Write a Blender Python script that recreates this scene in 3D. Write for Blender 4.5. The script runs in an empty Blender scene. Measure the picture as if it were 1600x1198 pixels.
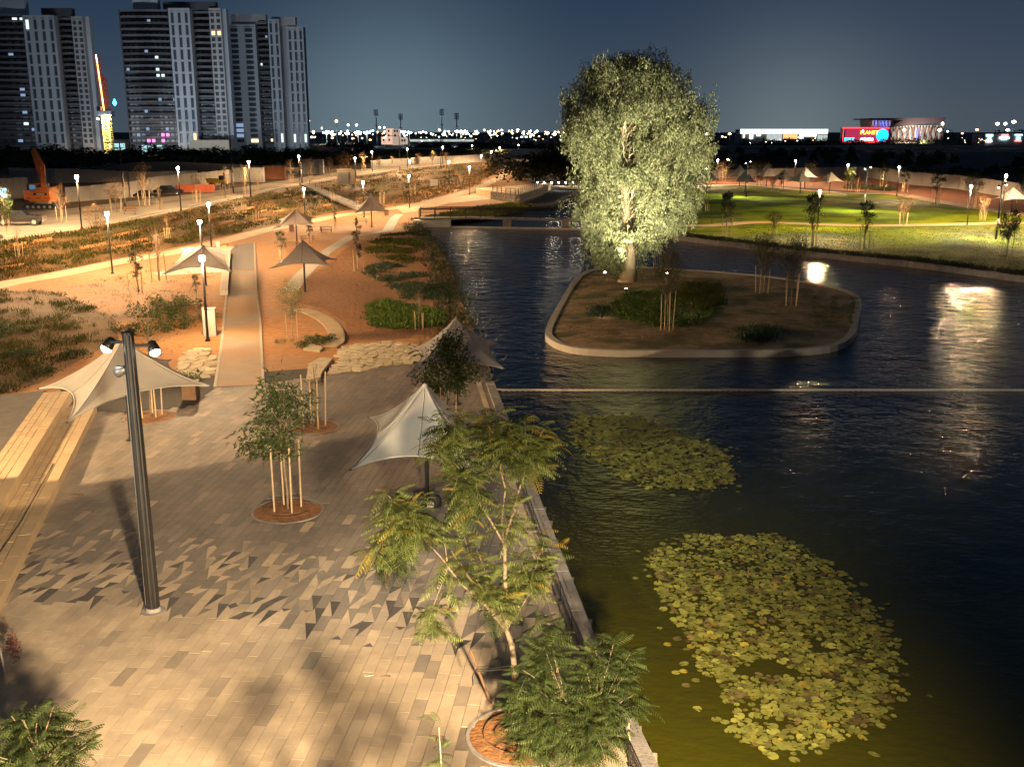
import bpy, bmesh, math, random
import numpy as np
from mathutils import Vector, Matrix
from mathutils.geometry import tessellate_polygon

random.seed(7)
rng = np.random.default_rng(7)
R = math.radians
C = bpy.context.scene.collection
scene = bpy.context.scene

# ------------------------------------------------------------------ camera
FOC, HZ, CAMH = 1588.0, 205.0, 14.0
PITCH = math.atan((599 - HZ) / FOC)
cam = bpy.data.cameras.new('camera')
cam.sensor_fit = 'HORIZONTAL'
cam.sensor_width = 36.0
cam.lens = 36.0 * FOC / 1600.0
cam.clip_start = 0.1
cam.clip_end = 20000
camo = bpy.data.objects.new('camera', cam)
C.objects.link(camo)
camo.location = (0, 0, CAMH)
camo.rotation_euler = (math.pi / 2 - PITCH, 0, 0)
scene.camera = camo

# ------------------------------------------------------------------ night sky
SKY = 0.44
world = bpy.data.worlds.new('World')
scene.world = world
world.use_nodes = True
wn, wl = world.node_tree.nodes, world.node_tree.links
wn.clear()
w_out = wn.new('ShaderNodeOutputWorld')
w_bg = wn.new('ShaderNodeBackground')
w_bg.inputs['Strength'].default_value = SKY
w_tc = wn.new('ShaderNodeTexCoord')
w_sep = wn.new('ShaderNodeSeparateXYZ')
wl.new(w_tc.outputs['Generated'], w_sep.inputs[0])
w_ramp = wn.new('ShaderNodeValToRGB')
w_ramp.color_ramp.interpolation = 'B_SPLINE'
els = w_ramp.color_ramp.elements
els[0].position, els[0].color = 0.0, (0.050, 0.070, 0.092, 1)
els[1].position, els[1].color = 1.0, (0.0105, 0.0215, 0.042, 1)
for p_, c_ in ((0.035, (0.042, 0.062, 0.090, 1)), (0.09, (0.023, 0.043, 0.077, 1)), (0.16, (0.013, 0.028, 0.058, 1))):
    e_ = els.new(p_)
    e_.color = c_
wl.new(w_sep.outputs['Z'], w_ramp.inputs[0])
# town glow, round the floodlit pitches on the horizon
def glow(az_deg, power, col):
    d = wn.new('ShaderNodeVectorMath'); d.operation = 'DOT_PRODUCT'
    d.inputs[1].default_value = (math.sin(R(az_deg)), math.cos(R(az_deg)), 0.0)
    wl.new(w_tc.outputs['Generated'], d.inputs[0])
    m0 = wn.new('ShaderNodeMath'); m0.operation = 'MAXIMUM'; m0.inputs[1].default_value = 0.0
    wl.new(d.outputs['Value'], m0.inputs[0])
    m1 = wn.new('ShaderNodeMath'); m1.operation = 'POWER'; m1.inputs[1].default_value = power
    wl.new(m0.outputs[0], m1.inputs[0])
    mx = wn.new('ShaderNodeMixRGB'); mx.blend_type = 'MIX'
    mx.inputs[1].default_value = (0, 0, 0, 1); mx.inputs[2].default_value = (*col, 1)
    wl.new(m1.outputs[0], mx.inputs[0])
    return mx.outputs[0]
def addc(a, b):
    mx = wn.new('ShaderNodeMixRGB'); mx.blend_type = 'ADD'; mx.inputs[0].default_value = 1.0
    wl.new(a, mx.inputs[1]); wl.new(b, mx.inputs[2])
    return mx.outputs[0]
sky_c = addc(w_ramp.outputs[0], glow(-6.5, 150, (0.075, 0.110, 0.118)))
sky_c = addc(sky_c, glow(15, 300, (0.06, 0.075, 0.07)))
sky_c = addc(sky_c, glow(19, 40, (0.012, 0.010, 0.008)))
wl.new(sky_c, w_bg.inputs['Color'])
wl.new(w_bg.outputs[0], w_out.inputs[0])

# ------------------------------------------------------------------ exposure, sampling
vs = scene.view_settings
vs.view_transform = 'Standard'
vs.look = 'None'
vs.exposure = 1.35
vs.gamma = 1.0
vs.use_curve_mapping = False
cy = scene.cycles
cy.use_denoising = True
cy.max_bounces = 6
cy.diffuse_bounces = 2
cy.glossy_bounces = 3
cy.transmission_bounces = 3
cy.transparent_max_bounces = 6
cy.sample_clamp_indirect = 10.0
cy.sample_clamp_direct = 0.0
cy.caustics_reflective = False
cy.caustics_refractive = False
cy.use_light_tree = True

# ------------------------------------------------------------------ lamps
WARM = (1.0, 0.64, 0.33)
SOFT = (1.0, 0.80, 0.56)
WHITE = (1.0, 0.92, 0.80)
def batwing(l, lim):
    """street-lamp optics: more light thrown out sideways than straight down"""
    l.use_nodes = True
    n, k = l.node_tree.nodes, l.node_tree.links
    em = n['Emission']
    g = n.new('ShaderNodeNewGeometry'); sp = n.new('ShaderNodeSeparateXYZ')
    k.new(g.outputs['Incoming'], sp.inputs[0])
    sq = n.new('ShaderNodeMath'); sq.operation = 'MULTIPLY'
    k.new(sp.outputs['Z'], sq.inputs[0]); k.new(sp.outputs['Z'], sq.inputs[1])
    mxx = n.new('ShaderNodeMath'); mxx.operation = 'MAXIMUM'; mxx.inputs[1].default_value = lim
    k.new(sq.outputs[0], mxx.inputs[0])
    dv_ = n.new('ShaderNodeMath'); dv_.operation = 'DIVIDE'; dv_.inputs[0].default_value = 1.0
    k.new(mxx.outputs[0], dv_.inputs[1])
    # full cut-off optics: nearly nothing leaves at the horizontal
    ab = n.new('ShaderNodeMath'); ab.operation = 'ABSOLUTE'; k.new(sp.outputs['Z'], ab.inputs[0])
    co = n.new('ShaderNodeMapRange'); co.inputs['From Min'].default_value = 0.04; co.inputs['From Max'].default_value = 0.26
    k.new(ab.outputs[0], co.inputs['Value'])
    fm = n.new('ShaderNodeMath'); fm.operation = 'MULTIPLY'
    k.new(dv_.outputs[0], fm.inputs[0]); k.new(co.outputs[0], fm.inputs[1]); k.new(fm.outputs[0], em.inputs['Strength'])
def spot(name, loc, aim, watts, col=WARM, size=150, blend=0.5, radius=0.12, parent=None, bat=0.0):
    l = bpy.data.lights.new(name, 'SPOT')
    if bat: batwing(l, bat)
    l.energy = watts
    l.color = col
    l.spot_size = R(size)
    l.spot_blend = blend
    l.shadow_soft_size = radius
    o = bpy.data.objects.new(name, l)
    C.objects.link(o)
    d = Vector(aim) - Vector(loc)
    o.rotation_euler = d.to_track_quat('-Z', 'Y').to_euler()
    o.location = loc
    if parent is not None:
        o.parent = parent
        o.matrix_parent_inverse = Matrix.Translation(parent.location).inverted()
    return o

# ------------------------------------------------------------------ points of the place
def T(px, py, z=0.0):
    """the point at height z that the photograph shows at (px, py)"""
    x, y = (px - 800) / FOC, -(py - 599) / FOC
    dx, dy, dz = x, math.cos(PITCH) + y * math.sin(PITCH), -math.sin(PITCH) + y * math.cos(PITCH)
    t = (z - CAMH) / dz
    return Vector((dx * t, dy * t, z))
def top(p, py):
    """the height above the ground z=0 that a mast at p reaches when its tip shows at row py"""
    k = (599 - py) / FOC
    c, s = math.cos(PITCH), math.sin(PITCH)
    return CAMH + p[1] * (k * c - s) / (c + k * s)
def TL(pts, z=0.0):
    return [T(a, b, z) for a, b in pts]

# ------------------------------------------------------------------ materials
def _sock(n, name): return n.inputs[name]
MATS = {}
def mat(name, col, rough=0.8, var=None, scale=4.0, detail=6.0, bump=0.0, bscale=None, metal=0.0, spec=0.3, rnd=0.0, var2=None, scale2=0.3, trans=0.0, stretch=None, thr=(0.35, 0.65), coat=0.0):
    """principled material whose base colour wanders between col and var by noise"""
    m = bpy.data.materials.new(name)
    m.use_nodes = True
    n, l = m.node_tree.nodes, m.node_tree.links
    b = n['Principled BSDF']
    b.inputs['Roughness'].default_value = rough
    b.inputs['Metallic'].default_value = metal
    b.inputs['Specular IOR Level'].default_value = spec
    b.inputs['Base Color'].default_value = (*col, 1)
    if coat: b.inputs['Coat Weight'].default_value = coat
    tc = n.new('ShaderNodeTexCoord')
    geo = n.new('ShaderNodeNewGeometry')
    src = geo.outputs['Position']
    if stretch:
        mp = n.new('ShaderNodeMapping'); mp.inputs['Scale'].default_value = stretch
        l.new(src, mp.inputs[0]); src = mp.outputs[0]
    out = None
    if var is not None:
        nz = n.new('ShaderNodeTexNoise'); nz.inputs['Scale'].default_value = scale; nz.inputs['Detail'].default_value = detail
        nz.inputs['Roughness'].default_value = 0.65
        l.new(src, nz.inputs['Vector'])
        rp = n.new('ShaderNodeValToRGB')
        rp.color_ramp.elements[0].position = thr[0]; rp.color_ramp.elements[1].position = thr[1]
        rp.color_ramp.elements[0].color = (*col, 1); rp.color_ramp.elements[1].color = (*var, 1)
        l.new(nz.outputs[0], rp.inputs[0])
        out = rp.outputs[0]
        if var2 is not None:
            n2 = n.new('ShaderNodeTexNoise'); n2.inputs['Scale'].default_value = scale2; n2.inputs['Detail'].default_value = 5
            l.new(geo.outputs['Position'], n2.inputs['Vector'])
            r2 = n.new('ShaderNodeValToRGB')
            r2.color_ramp.elements[0].position = 0.45; r2.color_ramp.elements[1].position = 0.62
            l.new(n2.outputs[0], r2.inputs[0])
            mx = n.new('ShaderNodeMixRGB'); mx.inputs[2].default_value = (*var2, 1)
            l.new(r2.outputs[0], mx.inputs[0]); l.new(out, mx.inputs[1])
            out = mx.outputs[0]
    if rnd:
        oi = n.new('ShaderNodeObjectInfo')
        hs = n.new('ShaderNodeHueSaturation')
        ma = n.new('ShaderNodeMapRange'); ma.inputs['To Min'].default_value = 1 - rnd; ma.inputs['To Max'].default_value = 1 + rnd
        add = n.new('ShaderNodeMath'); add.operation = 'ADD'
        fr = n.new('ShaderNodeMath'); fr.operation = 'FRACT'
        l.new(oi.outputs['Random'], add.inputs[0]); l.new(geo.outputs['Random Per Island'], add.inputs[1])
        l.new(add.outputs[0], fr.inputs[0]); l.new(fr.outputs[0], ma.inputs['Value']); l.new(ma.outputs[0], hs.inputs['Value'])
        if out is None: hs.inputs['Color'].default_value = (*col, 1)
        else: l.new(out, hs.inputs['Color'])
        out = hs.outputs[0]
    if out is not None: l.new(out, b.inputs['Base Color'])
    if bump:
        nb = n.new('ShaderNodeTexNoise'); nb.inputs['Scale'].default_value = bscale or scale * 3; nb.inputs['Detail'].default_value = 6
        l.new(src, nb.inputs['Vector'])
        bp = n.new('ShaderNodeBump'); bp.inputs['Strength'].default_value = bump; bp.inputs['Distance'].default_value = 0.05
        l.new(nb.outputs[0], bp.inputs['Height']); l.new(bp.outputs[0], b.inputs['Normal'])
    if trans:
        b.inputs['Subsurface Weight'].default_value = 0.0
        tr = n.new('ShaderNodeBsdfTranslucent')
        ms = n.new('ShaderNodeMixShader'); ms.inputs[0].default_value = trans
        if out is not None: l.new(out, tr.inputs['Color'])
        else: tr.inputs['Color'].default_value = (*col, 1)
        l.new(b.outputs[0], ms.inputs[1]); l.new(tr.outputs[0], ms.inputs[2])
        l.new(ms.outputs[0], n['Material Output'].inputs[0])
    MATS[name] = m
    return m
def emit(name, col, strength, sample=False):
    m = bpy.data.materials.new(name)
    m.use_nodes = True
    b = m.node_tree.nodes['Principled BSDF']
    b.inputs['Base Color'].default_value = (0.02, 0.02, 0.02, 1)
    b.inputs['Emission Color'].default_value = (*col, 1)
    b.inputs['Emission Strength'].default_value = strength
    if not sample: m.cycles.emission_sampling = 'NONE'
    MATS[name] = m
    return m

M_SOIL = mat('orange_soil', (0.42, 0.20, 0.068), 0.95, (0.26, 0.118, 0.044), 1.6, 9, 0.9, 7, var2=(0.30, 0.165, 0.075), scale2=0.22)
M_DRY = mat('dry_grass_soil', (0.185, 0.100, 0.040), 0.95, (0.085, 0.064, 0.024), 0.9, 9, 1.0, 5, var2=(0.19, 0.115, 0.055), scale2=0.10)
M_MULCH = mat('bark_mulch', (0.33, 0.15, 0.055), 0.95, (0.17, 0.08, 0.034), 4.0, 9, 1.0, 14)
M_ISLE = mat('island_soil', (0.38, 0.245, 0.130), 0.95, (0.19, 0.135, 0.062), 1.4, 9, 1.0, 8, var2=(0.09, 0.085, 0.03), scale2=0.3)
M_RED = mat('red_soil', (0.27, 0.105, 0.055), 0.95, (0.20, 0.075, 0.04), 0.8, 6, 0.5, 4)
M_PATH = mat('sandy_path', (0.52, 0.40, 0.26), 0.9, (0.42, 0.31, 0.19), 0.5, 8, 0.3, 6)
M_WALK = mat('dusty_walkway', (0.32, 0.25, 0.175), 0.9, (0.24, 0.19, 0.14), 0.6, 8, 0.3, 6, var2=(0.34, 0.20, 0.10), scale2=0.16)
M_ROAD = mat('dusty_road', (0.40, 0.34, 0.25), 0.9, (0.30, 0.26, 0.20), 0.25, 8, 0.3, 3)
M_ASPH = mat('dark_asphalt', (0.13, 0.115, 0.105), 0.9, (0.10, 0.09, 0.08), 2.0, 8, 0.4, 30)
M_LAWN = mat('lawn', (0.080, 0.130, 0.003), 0.9, (0.150, 0.165, 0.004), 0.5, 9, 1.0, 3.5, var2=(0.034, 0.066, 0.006), scale2=0.13, spec=0.05)
M_FAR = mat('far_ground', (0.035, 0.030, 0.022), 0.95, (0.02, 0.02, 0.016), 0.03, 9, 0.3, 0.3)
M_BANK = mat('earth_bank', (0.05, 0.04, 0.028), 0.95, (0.03, 0.028, 0.02), 0.8, 8, 1.0, 3)
M_GROUT = mat('paving_joint', (0.19, 0.15, 0.11), 0.95, (0.13, 0.10, 0.075), 3, 6)
M_PAV_A = mat('beige_paver', (0.44, 0.35, 0.245), 0.8, (0.37, 0.293, 0.205), 1.8, 9, 0.25, 26, rnd=0.10, var2=(0.31, 0.25, 0.185), scale2=0.45, spec=0.25)
M_PAV_B = mat('grey_beige_paver', (0.31, 0.25, 0.185), 0.8, (0.25, 0.205, 0.155), 1.8, 9, 0.25, 26, rnd=0.12, spec=0.25)
M_PAV_C = mat('grey_paver', (0.205, 0.176, 0.146), 0.8, (0.158, 0.137, 0.115), 1.5, 9, 0.25, 26, rnd=0.14, var2=(0.225, 0.188, 0.150), scale2=0.3, spec=0.25)
M_PAV_D = mat('charcoal_paver', (0.092, 0.082, 0.074), 0.8, (0.066, 0.06, 0.055), 2, 9, 0.25, 26, rnd=0.12, spec=0.25)
M_STONE = mat('cut_limestone', (0.44, 0.325, 0.19), 0.85, (0.38, 0.28, 0.165), 1.2, 8, 0.3, 14, rnd=0.07)
M_FLAG = mat('flagstone', (0.47, 0.40, 0.27), 0.9, (0.36, 0.30, 0.19), 1.5, 8, 0.3, 14, rnd=0.14)
M_CONC = mat('concrete', (0.27, 0.245, 0.22), 0.85, (0.17, 0.155, 0.145), 1.6, 9, 0.4, 12)
M_CONCL = mat('pale_concrete', (0.42, 0.37, 0.29), 0.85, (0.34, 0.30, 0.24), 0.8, 8, 0.3, 8)
M_GABION = mat('gabion_stone', (0.25, 0.21, 0.17), 0.95, (0.07, 0.06, 0.05), 2.2, 4, 1.0, 3)
M_WHITEP = mat('white_panel', (0.50, 0.46, 0.40), 0.7, (0.42, 0.39, 0.34), 0.25, 6)
M_POLE = mat('dark_metal', (0.028, 0.027, 0.028), 0.38, (0.04, 0.037, 0.035), 3, 5, metal=0.5, spec=0.5)
M_STEEL = mat('grey_steel', (0.25, 0.25, 0.25), 0.45, metal=0.6)
M_CLOTH = mat('sail_cloth', (0.64, 0.615, 0.565), 0.85, (0.57, 0.545, 0.50), 0.7, 7, 0.35, 2.2, trans=0.5)
M_SEAM = mat('sail_hem', (0.34, 0.32, 0.29), 0.8)
M_WOODS = mat('pale_stake', (0.50, 0.385, 0.24), 0.85, (0.40, 0.30, 0.18), 5, 5, rnd=0.12)
M_WOODD = mat('brown_timber', (0.17, 0.10, 0.055), 0.85, (0.12, 0.07, 0.04), 4, 5, rnd=0.1)
M_PLANK = mat('weathered_plank', (0.42, 0.315, 0.185), 0.85, (0.33, 0.24, 0.14), 3, 6, 0.3, 20, rnd=0.10)
M_BARK = mat('grey_bark', (0.26, 0.20, 0.135), 0.9, (0.17, 0.13, 0.09), 9, 6, 0.6, 40)
M_BARKE = mat('pale_bark', (0.47, 0.37, 0.24), 0.9, (0.30, 0.23, 0.15), 3, 7, 0.8, 12, stretch=(1, 1, 0.25))
M_LEAF = mat('green_leaf', (0.048, 0.072, 0.020), 0.6, trans=0.3, rnd=0.45)
M_LEAFD = mat('dark_leaf', (0.026, 0.048, 0.018), 0.55, trans=0.25, rnd=0.45)
M_LEAFO = mat('olive_leaf', (0.095, 0.095, 0.035), 0.65, trans=0.3, rnd=0.4)
M_LEAFB = mat('brown_leaf', (0.20, 0.12, 0.055), 0.7, trans=0.3, rnd=0.4)
M_EUC = mat('gum_leaf', (0.160, 0.172, 0.086), 0.55, trans=0.30, rnd=0.6)
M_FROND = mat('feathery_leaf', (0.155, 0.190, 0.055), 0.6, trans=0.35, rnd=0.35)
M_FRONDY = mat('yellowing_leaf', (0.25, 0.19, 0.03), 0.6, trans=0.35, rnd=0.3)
M_FRONDD = mat('shaded_feathery_leaf', (0.050, 0.072, 0.020), 0.6, trans=0.3, rnd=0.35)  # darker copy of the feathery leaf, shade put into its colour
M_BUSH = mat('bush_leaf', (0.035, 0.040, 0.016), 0.8, trans=0.2, rnd=0.5)
M_COVER = mat('ground_cover_leaf', (0.060, 0.100, 0.012), 0.7, trans=0.25, rnd=0.5)
M_DRYB = mat('dry_blade', (0.120, 0.080, 0.030), 0.9, spec=0.05, trans=0.2, rnd=0.4)
M_OLIVEB = mat('olive_blade', (0.055, 0.060, 0.015), 0.9, spec=0.05, trans=0.2, rnd=0.4)
M_PAD = mat('lily_pad_green', (0.250, 0.245, 0.050), 0.5, (0.185, 0.195, 0.042), 5, 4, rnd=0.30, spec=0.4)
M_PADY = mat('lily_pad_yellow', (0.33, 0.26, 0.040), 0.5, (0.29, 0.24, 0.035), 5, 4, rnd=0.25, spec=0.4)
M_PADB = mat('lily_pad_brown', (0.125, 0.098, 0.035), 0.5, (0.15, 0.12, 0.035), 5, 4, rnd=0.3, spec=0.4)
M_HOARD = mat('hoarding_sheet', (0.30, 0.265, 0.225), 0.75, (0.24, 0.215, 0.185), 0.3, 6)
M_ROPE = mat('float_line', (0.42, 0.37, 0.30), 0.8)
M_ORANGE = mat('orange_paint', (0.60, 0.16, 0.02), 0.45, (0.50, 0.13, 0.02), 1.0, 5, coat=0.3)
M_BLACK = mat('black_paint', (0.012, 0.012, 0.013), 0.25, coat=0.6)
M_RUBBER = mat('rubber', (0.02, 0.02, 0.02), 0.8)
M_CHROME = mat('bright_metal', (0.55, 0.54, 0.52), 0.25, metal=0.9)
M_TGLASS = mat('tower_window', (0.07, 0.08, 0.095), 0.25, spec=0.6)
M_GLASS = mat('dark_glass', (0.012, 0.015, 0.020), 0.08, spec=0.8)
M_TOWER = mat('tower_plaster', (0.52, 0.52, 0.53), 0.85, (0.45, 0.45, 0.47), 0.05, 6)
M_TOWERB = mat('tower_beige', (0.50, 0.45, 0.42), 0.85, (0.44, 0.40, 0.37), 0.05, 6)
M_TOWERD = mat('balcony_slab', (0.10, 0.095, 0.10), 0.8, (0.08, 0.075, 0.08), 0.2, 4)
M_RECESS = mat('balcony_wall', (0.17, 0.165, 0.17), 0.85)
M_RUST = mat('rust_red_paint', (0.36, 0.085, 0.03), 0.7, (0.28, 0.06, 0.03), 1.2, 6)
M_BROWNC = mat('brown_container_paint', (0.27, 0.11, 0.045), 0.7, (0.2, 0.08, 0.04), 1.0, 6)
M_GREYC = mat('grey_container_paint', (0.30, 0.29, 0.26), 0.7, (0.22, 0.22, 0.20), 1.0, 6)
M_YEL = mat('yellow_paint', (0.55, 0.36, 0.03), 0.5)
M_BEIGE = mat('beige_render', (0.45, 0.36, 0.26), 0.85, (0.38, 0.30, 0.22), 0.5, 6)
M_LENS = emit('lamp_lens', (1.0, 0.86, 0.68), 32.0, True)
M_LENSF = emit('flood_lens', (1.0, 0.92, 0.78), 25.0, True)
M_FARW = emit('far_white_light', (0.82, 0.96, 1.0), 9.0)
M_FARB = emit('stadium_light', (0.72, 0.95, 1.0), 40.0)
M_FARO = emit('far_amber_light', (1.0, 0.50, 0.20), 4.5)
M_FARY = emit('far_warm_light', (1.0, 0.84, 0.52), 5.5)

# ------------------------------------------------------------------ mesh helpers
class MB:
    """collects shapes, then links them as ONE mesh object"""
    def __init__(s): s.v, s.f = [], []
    def add(s, vs_, fs):
        o = len(s.v)
        s.v += [tuple(p) for p in vs_]
        s.f += [tuple(i + o for i in f) for f in fs]
        return s
    def box(s, c, d, rz=0.0, rx=0.0, taper=1.0):
        hx, hy, hz = d[0] / 2, d[1] / 2, d[2] / 2
        m = Matrix.Rotation(rz, 3, 'Z') @ Matrix.Rotation(rx, 3, 'X')
        pts = []
        for z in (-hz, hz):
            t = taper if z > 0 else 1.0
            for x, y in ((-hx, -hy), (hx, -hy), (hx, hy), (-hx, hy)):
                pts.append(Vector(c) + m @ Vector((x * t, y * t, z)))
        return s.add(pts, [(3, 2, 1, 0), (4, 5, 6, 7), (0, 1, 5, 4), (1, 2, 6, 5), (2, 3, 7, 6), (3, 0, 4, 7)])
    def bar(s, a, b, w, h=None, up=(0, 0, 1)):
        """square bar from a to b"""
        a, b = Vector(a), Vector(b); h = h or w
        d = (b - a).normalized()
        u = Vector(up)
        if abs(d.dot(u)) > 0.98: u = Vector((1, 0, 0))
        x = d.cross(u).normalized(); y = x.cross(d)
        pts = []
        for p in (a, b):
            for i, j in ((-1, -1), (1, -1), (1, 1), (-1, 1)):
                pts.append(p + x * (i * w / 2) + y * (j * h / 2))
        return s.add(pts, [(3, 2, 1, 0), (4, 5, 6, 7), (0, 1, 5, 4), (1, 2, 6, 5), (2, 3, 7, 6), (3, 0, 4, 7)])
    def tube(s, path, rad, n=8, cap=True):
        path = [Vector(p) for p in path]
        if not hasattr(rad, '__len__'): rad = [rad] * len(path)
        vs_, fs = [], []
        prev = None
        for i, p in enumerate(path):
            d = (path[min(i + 1, len(path) - 1)] - path[max(i - 1, 0)])
            if d.length < 1e-9: d = Vector((0, 0, 1))
            d.normalize()
            u = Vector((0, 0, 1)) if abs(d.z) < 0.9 else Vector((1, 0, 0))
            x = d.cross(u).normalized() if prev is None else (prev - d * prev.dot(d)).normalized()
            prev = x
            y = d.cross(x)
            for k in range(n):
                a = 2 * math.pi * k / n
                vs_.append(p + (x * math.cos(a) + y * math.sin(a)) * rad[i])
        for i in range(len(path) - 1):
            for k in range(n):
                k2 = (k + 1) % n
                fs.append((i * n + k, i * n + k2, (i + 1) * n + k2, (i + 1) * n + k))
        if cap:
            fs.append(tuple(range(n - 1, -1, -1)))
            fs.append(tuple((len(path) - 1) * n + k for k in range(n)))
        return s.add(vs_, fs)
    def lathe(s, c, prof, n=12):
        """profile of (radius, height) turned about the vertical through c"""
        return s.tube([Vector(c) + Vector((0, 0, h)) for r, h in prof], [max(r, 1e-4) for r, h in prof], n)
    def prism(s, poly, z0, z1):
        """polygon (xy) pulled from z0 to z1"""
        n = len(poly)
        area = sum(poly[i][0] * poly[(i + 1) % n][1] - poly[(i + 1) % n][0] * poly[i][1] for i in range(n))
        if area < 0: poly = list(reversed(poly))
        tri = tessellate_polygon([[Vector((p[0], p[1], 0)) for p in poly]])
        vs_ = [(p[0], p[1], z1) for p in poly] + [(p[0], p[1], z0) for p in poly]
        fs = []
        for t in tri:
            a, b, c = (Vector((poly[i][0], poly[i][1], 0)) for i in t)
            fs.append(tuple(t) if (b - a).cross(c - a).z > 0 else tuple(reversed(t)))
        for i in range(n):
            j = (i + 1) % n
            fs.append((i, n + i, n + j, j))
        return s.add(vs_, fs)
    def mesh(s, name, m, smooth=False):
        me = bpy.data.meshes.new(name)
        me.from_pydata([tuple(v) for v in s.v], [], s.f)
        if m: me.materials.append(m)
        if smooth: me.polygons.foreach_set('use_smooth', [True] * len(me.polygons))
        me.update()
        return me
    def build(s, name, m, parent=None, smooth=False):
        return link(name, s.mesh(name, m, smooth), parent)
def link(name, me, parent=None):
    o = bpy.data.objects.new(name, me)
    C.objects.link(o)
    if parent is not None: o.parent = parent
    return o
def tag(o, label=None, cat=None, group=None, kind=None):
    if label: o['label'] = label
    if cat: o['category'] = cat
    if group: o['group'] = group
    if kind: o['kind'] = kind
    return o
def thing(name, label, cat, loc=(0, 0, 0), rz=0.0, group=None):
    o = bpy.data.objects.new(name, None)
    C.objects.link(o)
    o.empty_display_size = 0.3
    o.location = loc; o.rotation_euler = (0, 0, rz)
    return tag(o, label, cat, group)
def copy_tree(o, parent=None):
    c = o.copy(); C.objects.link(c)
    if parent is not None: c.parent = parent
    for ch in KIDS.get(o.name, ()): copy_tree(ch, c)
    return c
KIDS = {}
def remember(o):
    """notes the children of a prototype, for copy_tree"""
    KIDS[o.name] = list(o.children)
    for ch in o.children: remember(ch)
    return o
def place(proto, loc, rz, label, cat=None, group=None, scale=None, first=set()):
    if proto.name not in first:
        first.add(proto.name); o = proto
    else:
        o = copy_tree(proto)
    o.location = loc; o.rotation_euler = (0, 0, rz)
    if scale is not None: o.scale = scale if hasattr(scale, '__len__') else (scale,) * 3
    return tag(o, label, cat, group)
def arr_mesh(name, v, f, m):
    """mesh from numpy arrays: v (n,3), f (k, 3 or 4)"""
    me = bpy.data.meshes.new(name)
    k, w = f.shape
    me.vertices.add(len(v)); me.vertices.foreach_set('co', np.ascontiguousarray(v, dtype=np.float32).ravel())
    me.loops.add(k * w); me.loops.foreach_set('vertex_index', np.ascontiguousarray(f, dtype=np.int32).ravel())
    me.polygons.add(k)
    me.polygons.foreach_set('loop_start', np.arange(0, k * w, w, dtype=np.int32))
    if m:
        for q in (m if isinstance(m, (list, tuple)) else [m]): me.materials.append(q)
    me.update(calc_edges=True)
    return me
def norm(a):
    return a / np.maximum(np.linalg.norm(a, axis=-1, keepdims=True), 1e-9)
def leaves(pos, dirs, length, width, twist=None):
    """diamond leaves: one quad each, standing out from pos along dirs"""
    n = len(pos)
    dirs = norm(np.asarray(dirs, float))
    r = norm(rng.normal(size=(n, 3)))
    side = norm(np.cross(dirs, r))
    nrm = np.cross(dirs, side)
    L = np.broadcast_to(np.asarray(length, float), (n,))[:, None]
    W = np.broadcast_to(np.asarray(width, float), (n,))[:, None]
    a = pos
    b = pos + dirs * L * 0.45 + side * W * 0.5 + nrm * L * 0.05
    c = pos + dirs * L - nrm * L * 0.12
    d = pos + dirs * L * 0.45 - side * W * 0.5 + nrm * L * 0.05
    v = np.stack([a, b, c, d], 1).reshape(-1, 3)
    f = np.arange(4 * n).reshape(n, 4)
    return v, f
def cat_vf(parts):
    vs_, fs, o = [], [], 0
    for v, f in parts:
        vs_.append(v); fs.append(f + o); o += len(v)
    return np.concatenate(vs_), np.concatenate(fs)
def in_poly(P, poly):
    P = np.asarray(P, float); x, y = P[:, 0], P[:, 1]
    r = np.zeros(len(P), bool)
    n = len(poly)
    for i in range(n):
        x0, y0 = poly[i][0], poly[i][1]; x1, y1 = poly[(i + 1) % n][0], poly[(i + 1) % n][1]
        if y0 == y1: continue
        c = ((y0 > y) != (y1 > y)) & (x < (x1 - x0) * (y - y0) / (y1 - y0) + x0)
        r ^= c
    return r
def scatter(poly, n):
    xs = [p[0] for p in poly]; ys = [p[1] for p in poly]
    out = np.zeros((0, 2))
    while len(out) < n:
        q = np.column_stack([rng.uniform(min(xs), max(xs), n * 2), rng.uniform(min(ys), max(ys), n * 2)])
        out = np.concatenate([out, q[in_poly(q, poly)]])
    return out[:n]
def smooth_loop(pts, k=6, closed=True):
    """Catmull-Rom through the points"""
    n = len(pts); out = []
    rngi = range(n) if closed else range(n - 1)
    for i in rngi:
        g = (lambda j: pts[j % n]) if closed else (lambda j: pts[max(0, min(n - 1, j))])
        p0, p1, p2, p3 = (Vector(g(i + q)) for q in (-1, 0, 1, 2))
        for j in range(k):
            t = j / k
            out.append(0.5 * ((2 * p1) + (p2 - p0) * t + (2 * p0 - 5 * p1 + 4 * p2 - p3) * t * t + (3 * p1 - p0 - 3 * p2 + p3) * t ** 3))
    if not closed: out.append(Vector(pts[-1]))
    return out
def sheet(name, pts, z, m, skirt=0.0, kind='structure', parent=None):
    mb = MB()
    mb.prism([(p[0], p[1]) for p in pts], z - max(skirt, 0.01), z)
    o = mb.build(name, m, parent)
    if kind and parent is None: o['kind'] = kind
    return o
def ribbon(pts, w):
    """outline of a band of width w along pts"""
    pts = [Vector((p[0], p[1], 0)) for p in pts]
    L, Rr = [], []
    for i, p in enumerate(pts):
        d = (pts[min(i + 1, len(pts) - 1)] - pts[max(i - 1, 0)]).normalized()
        q = Vector((-d.y, d.x, 0)) * (w / 2)
        L.append(p + q); Rr.append(p - q)
    return L + Rr[::-1]
def dist_pt(p, q): return math.hypot(p[0] - q[0], p[1] - q[1])

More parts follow.
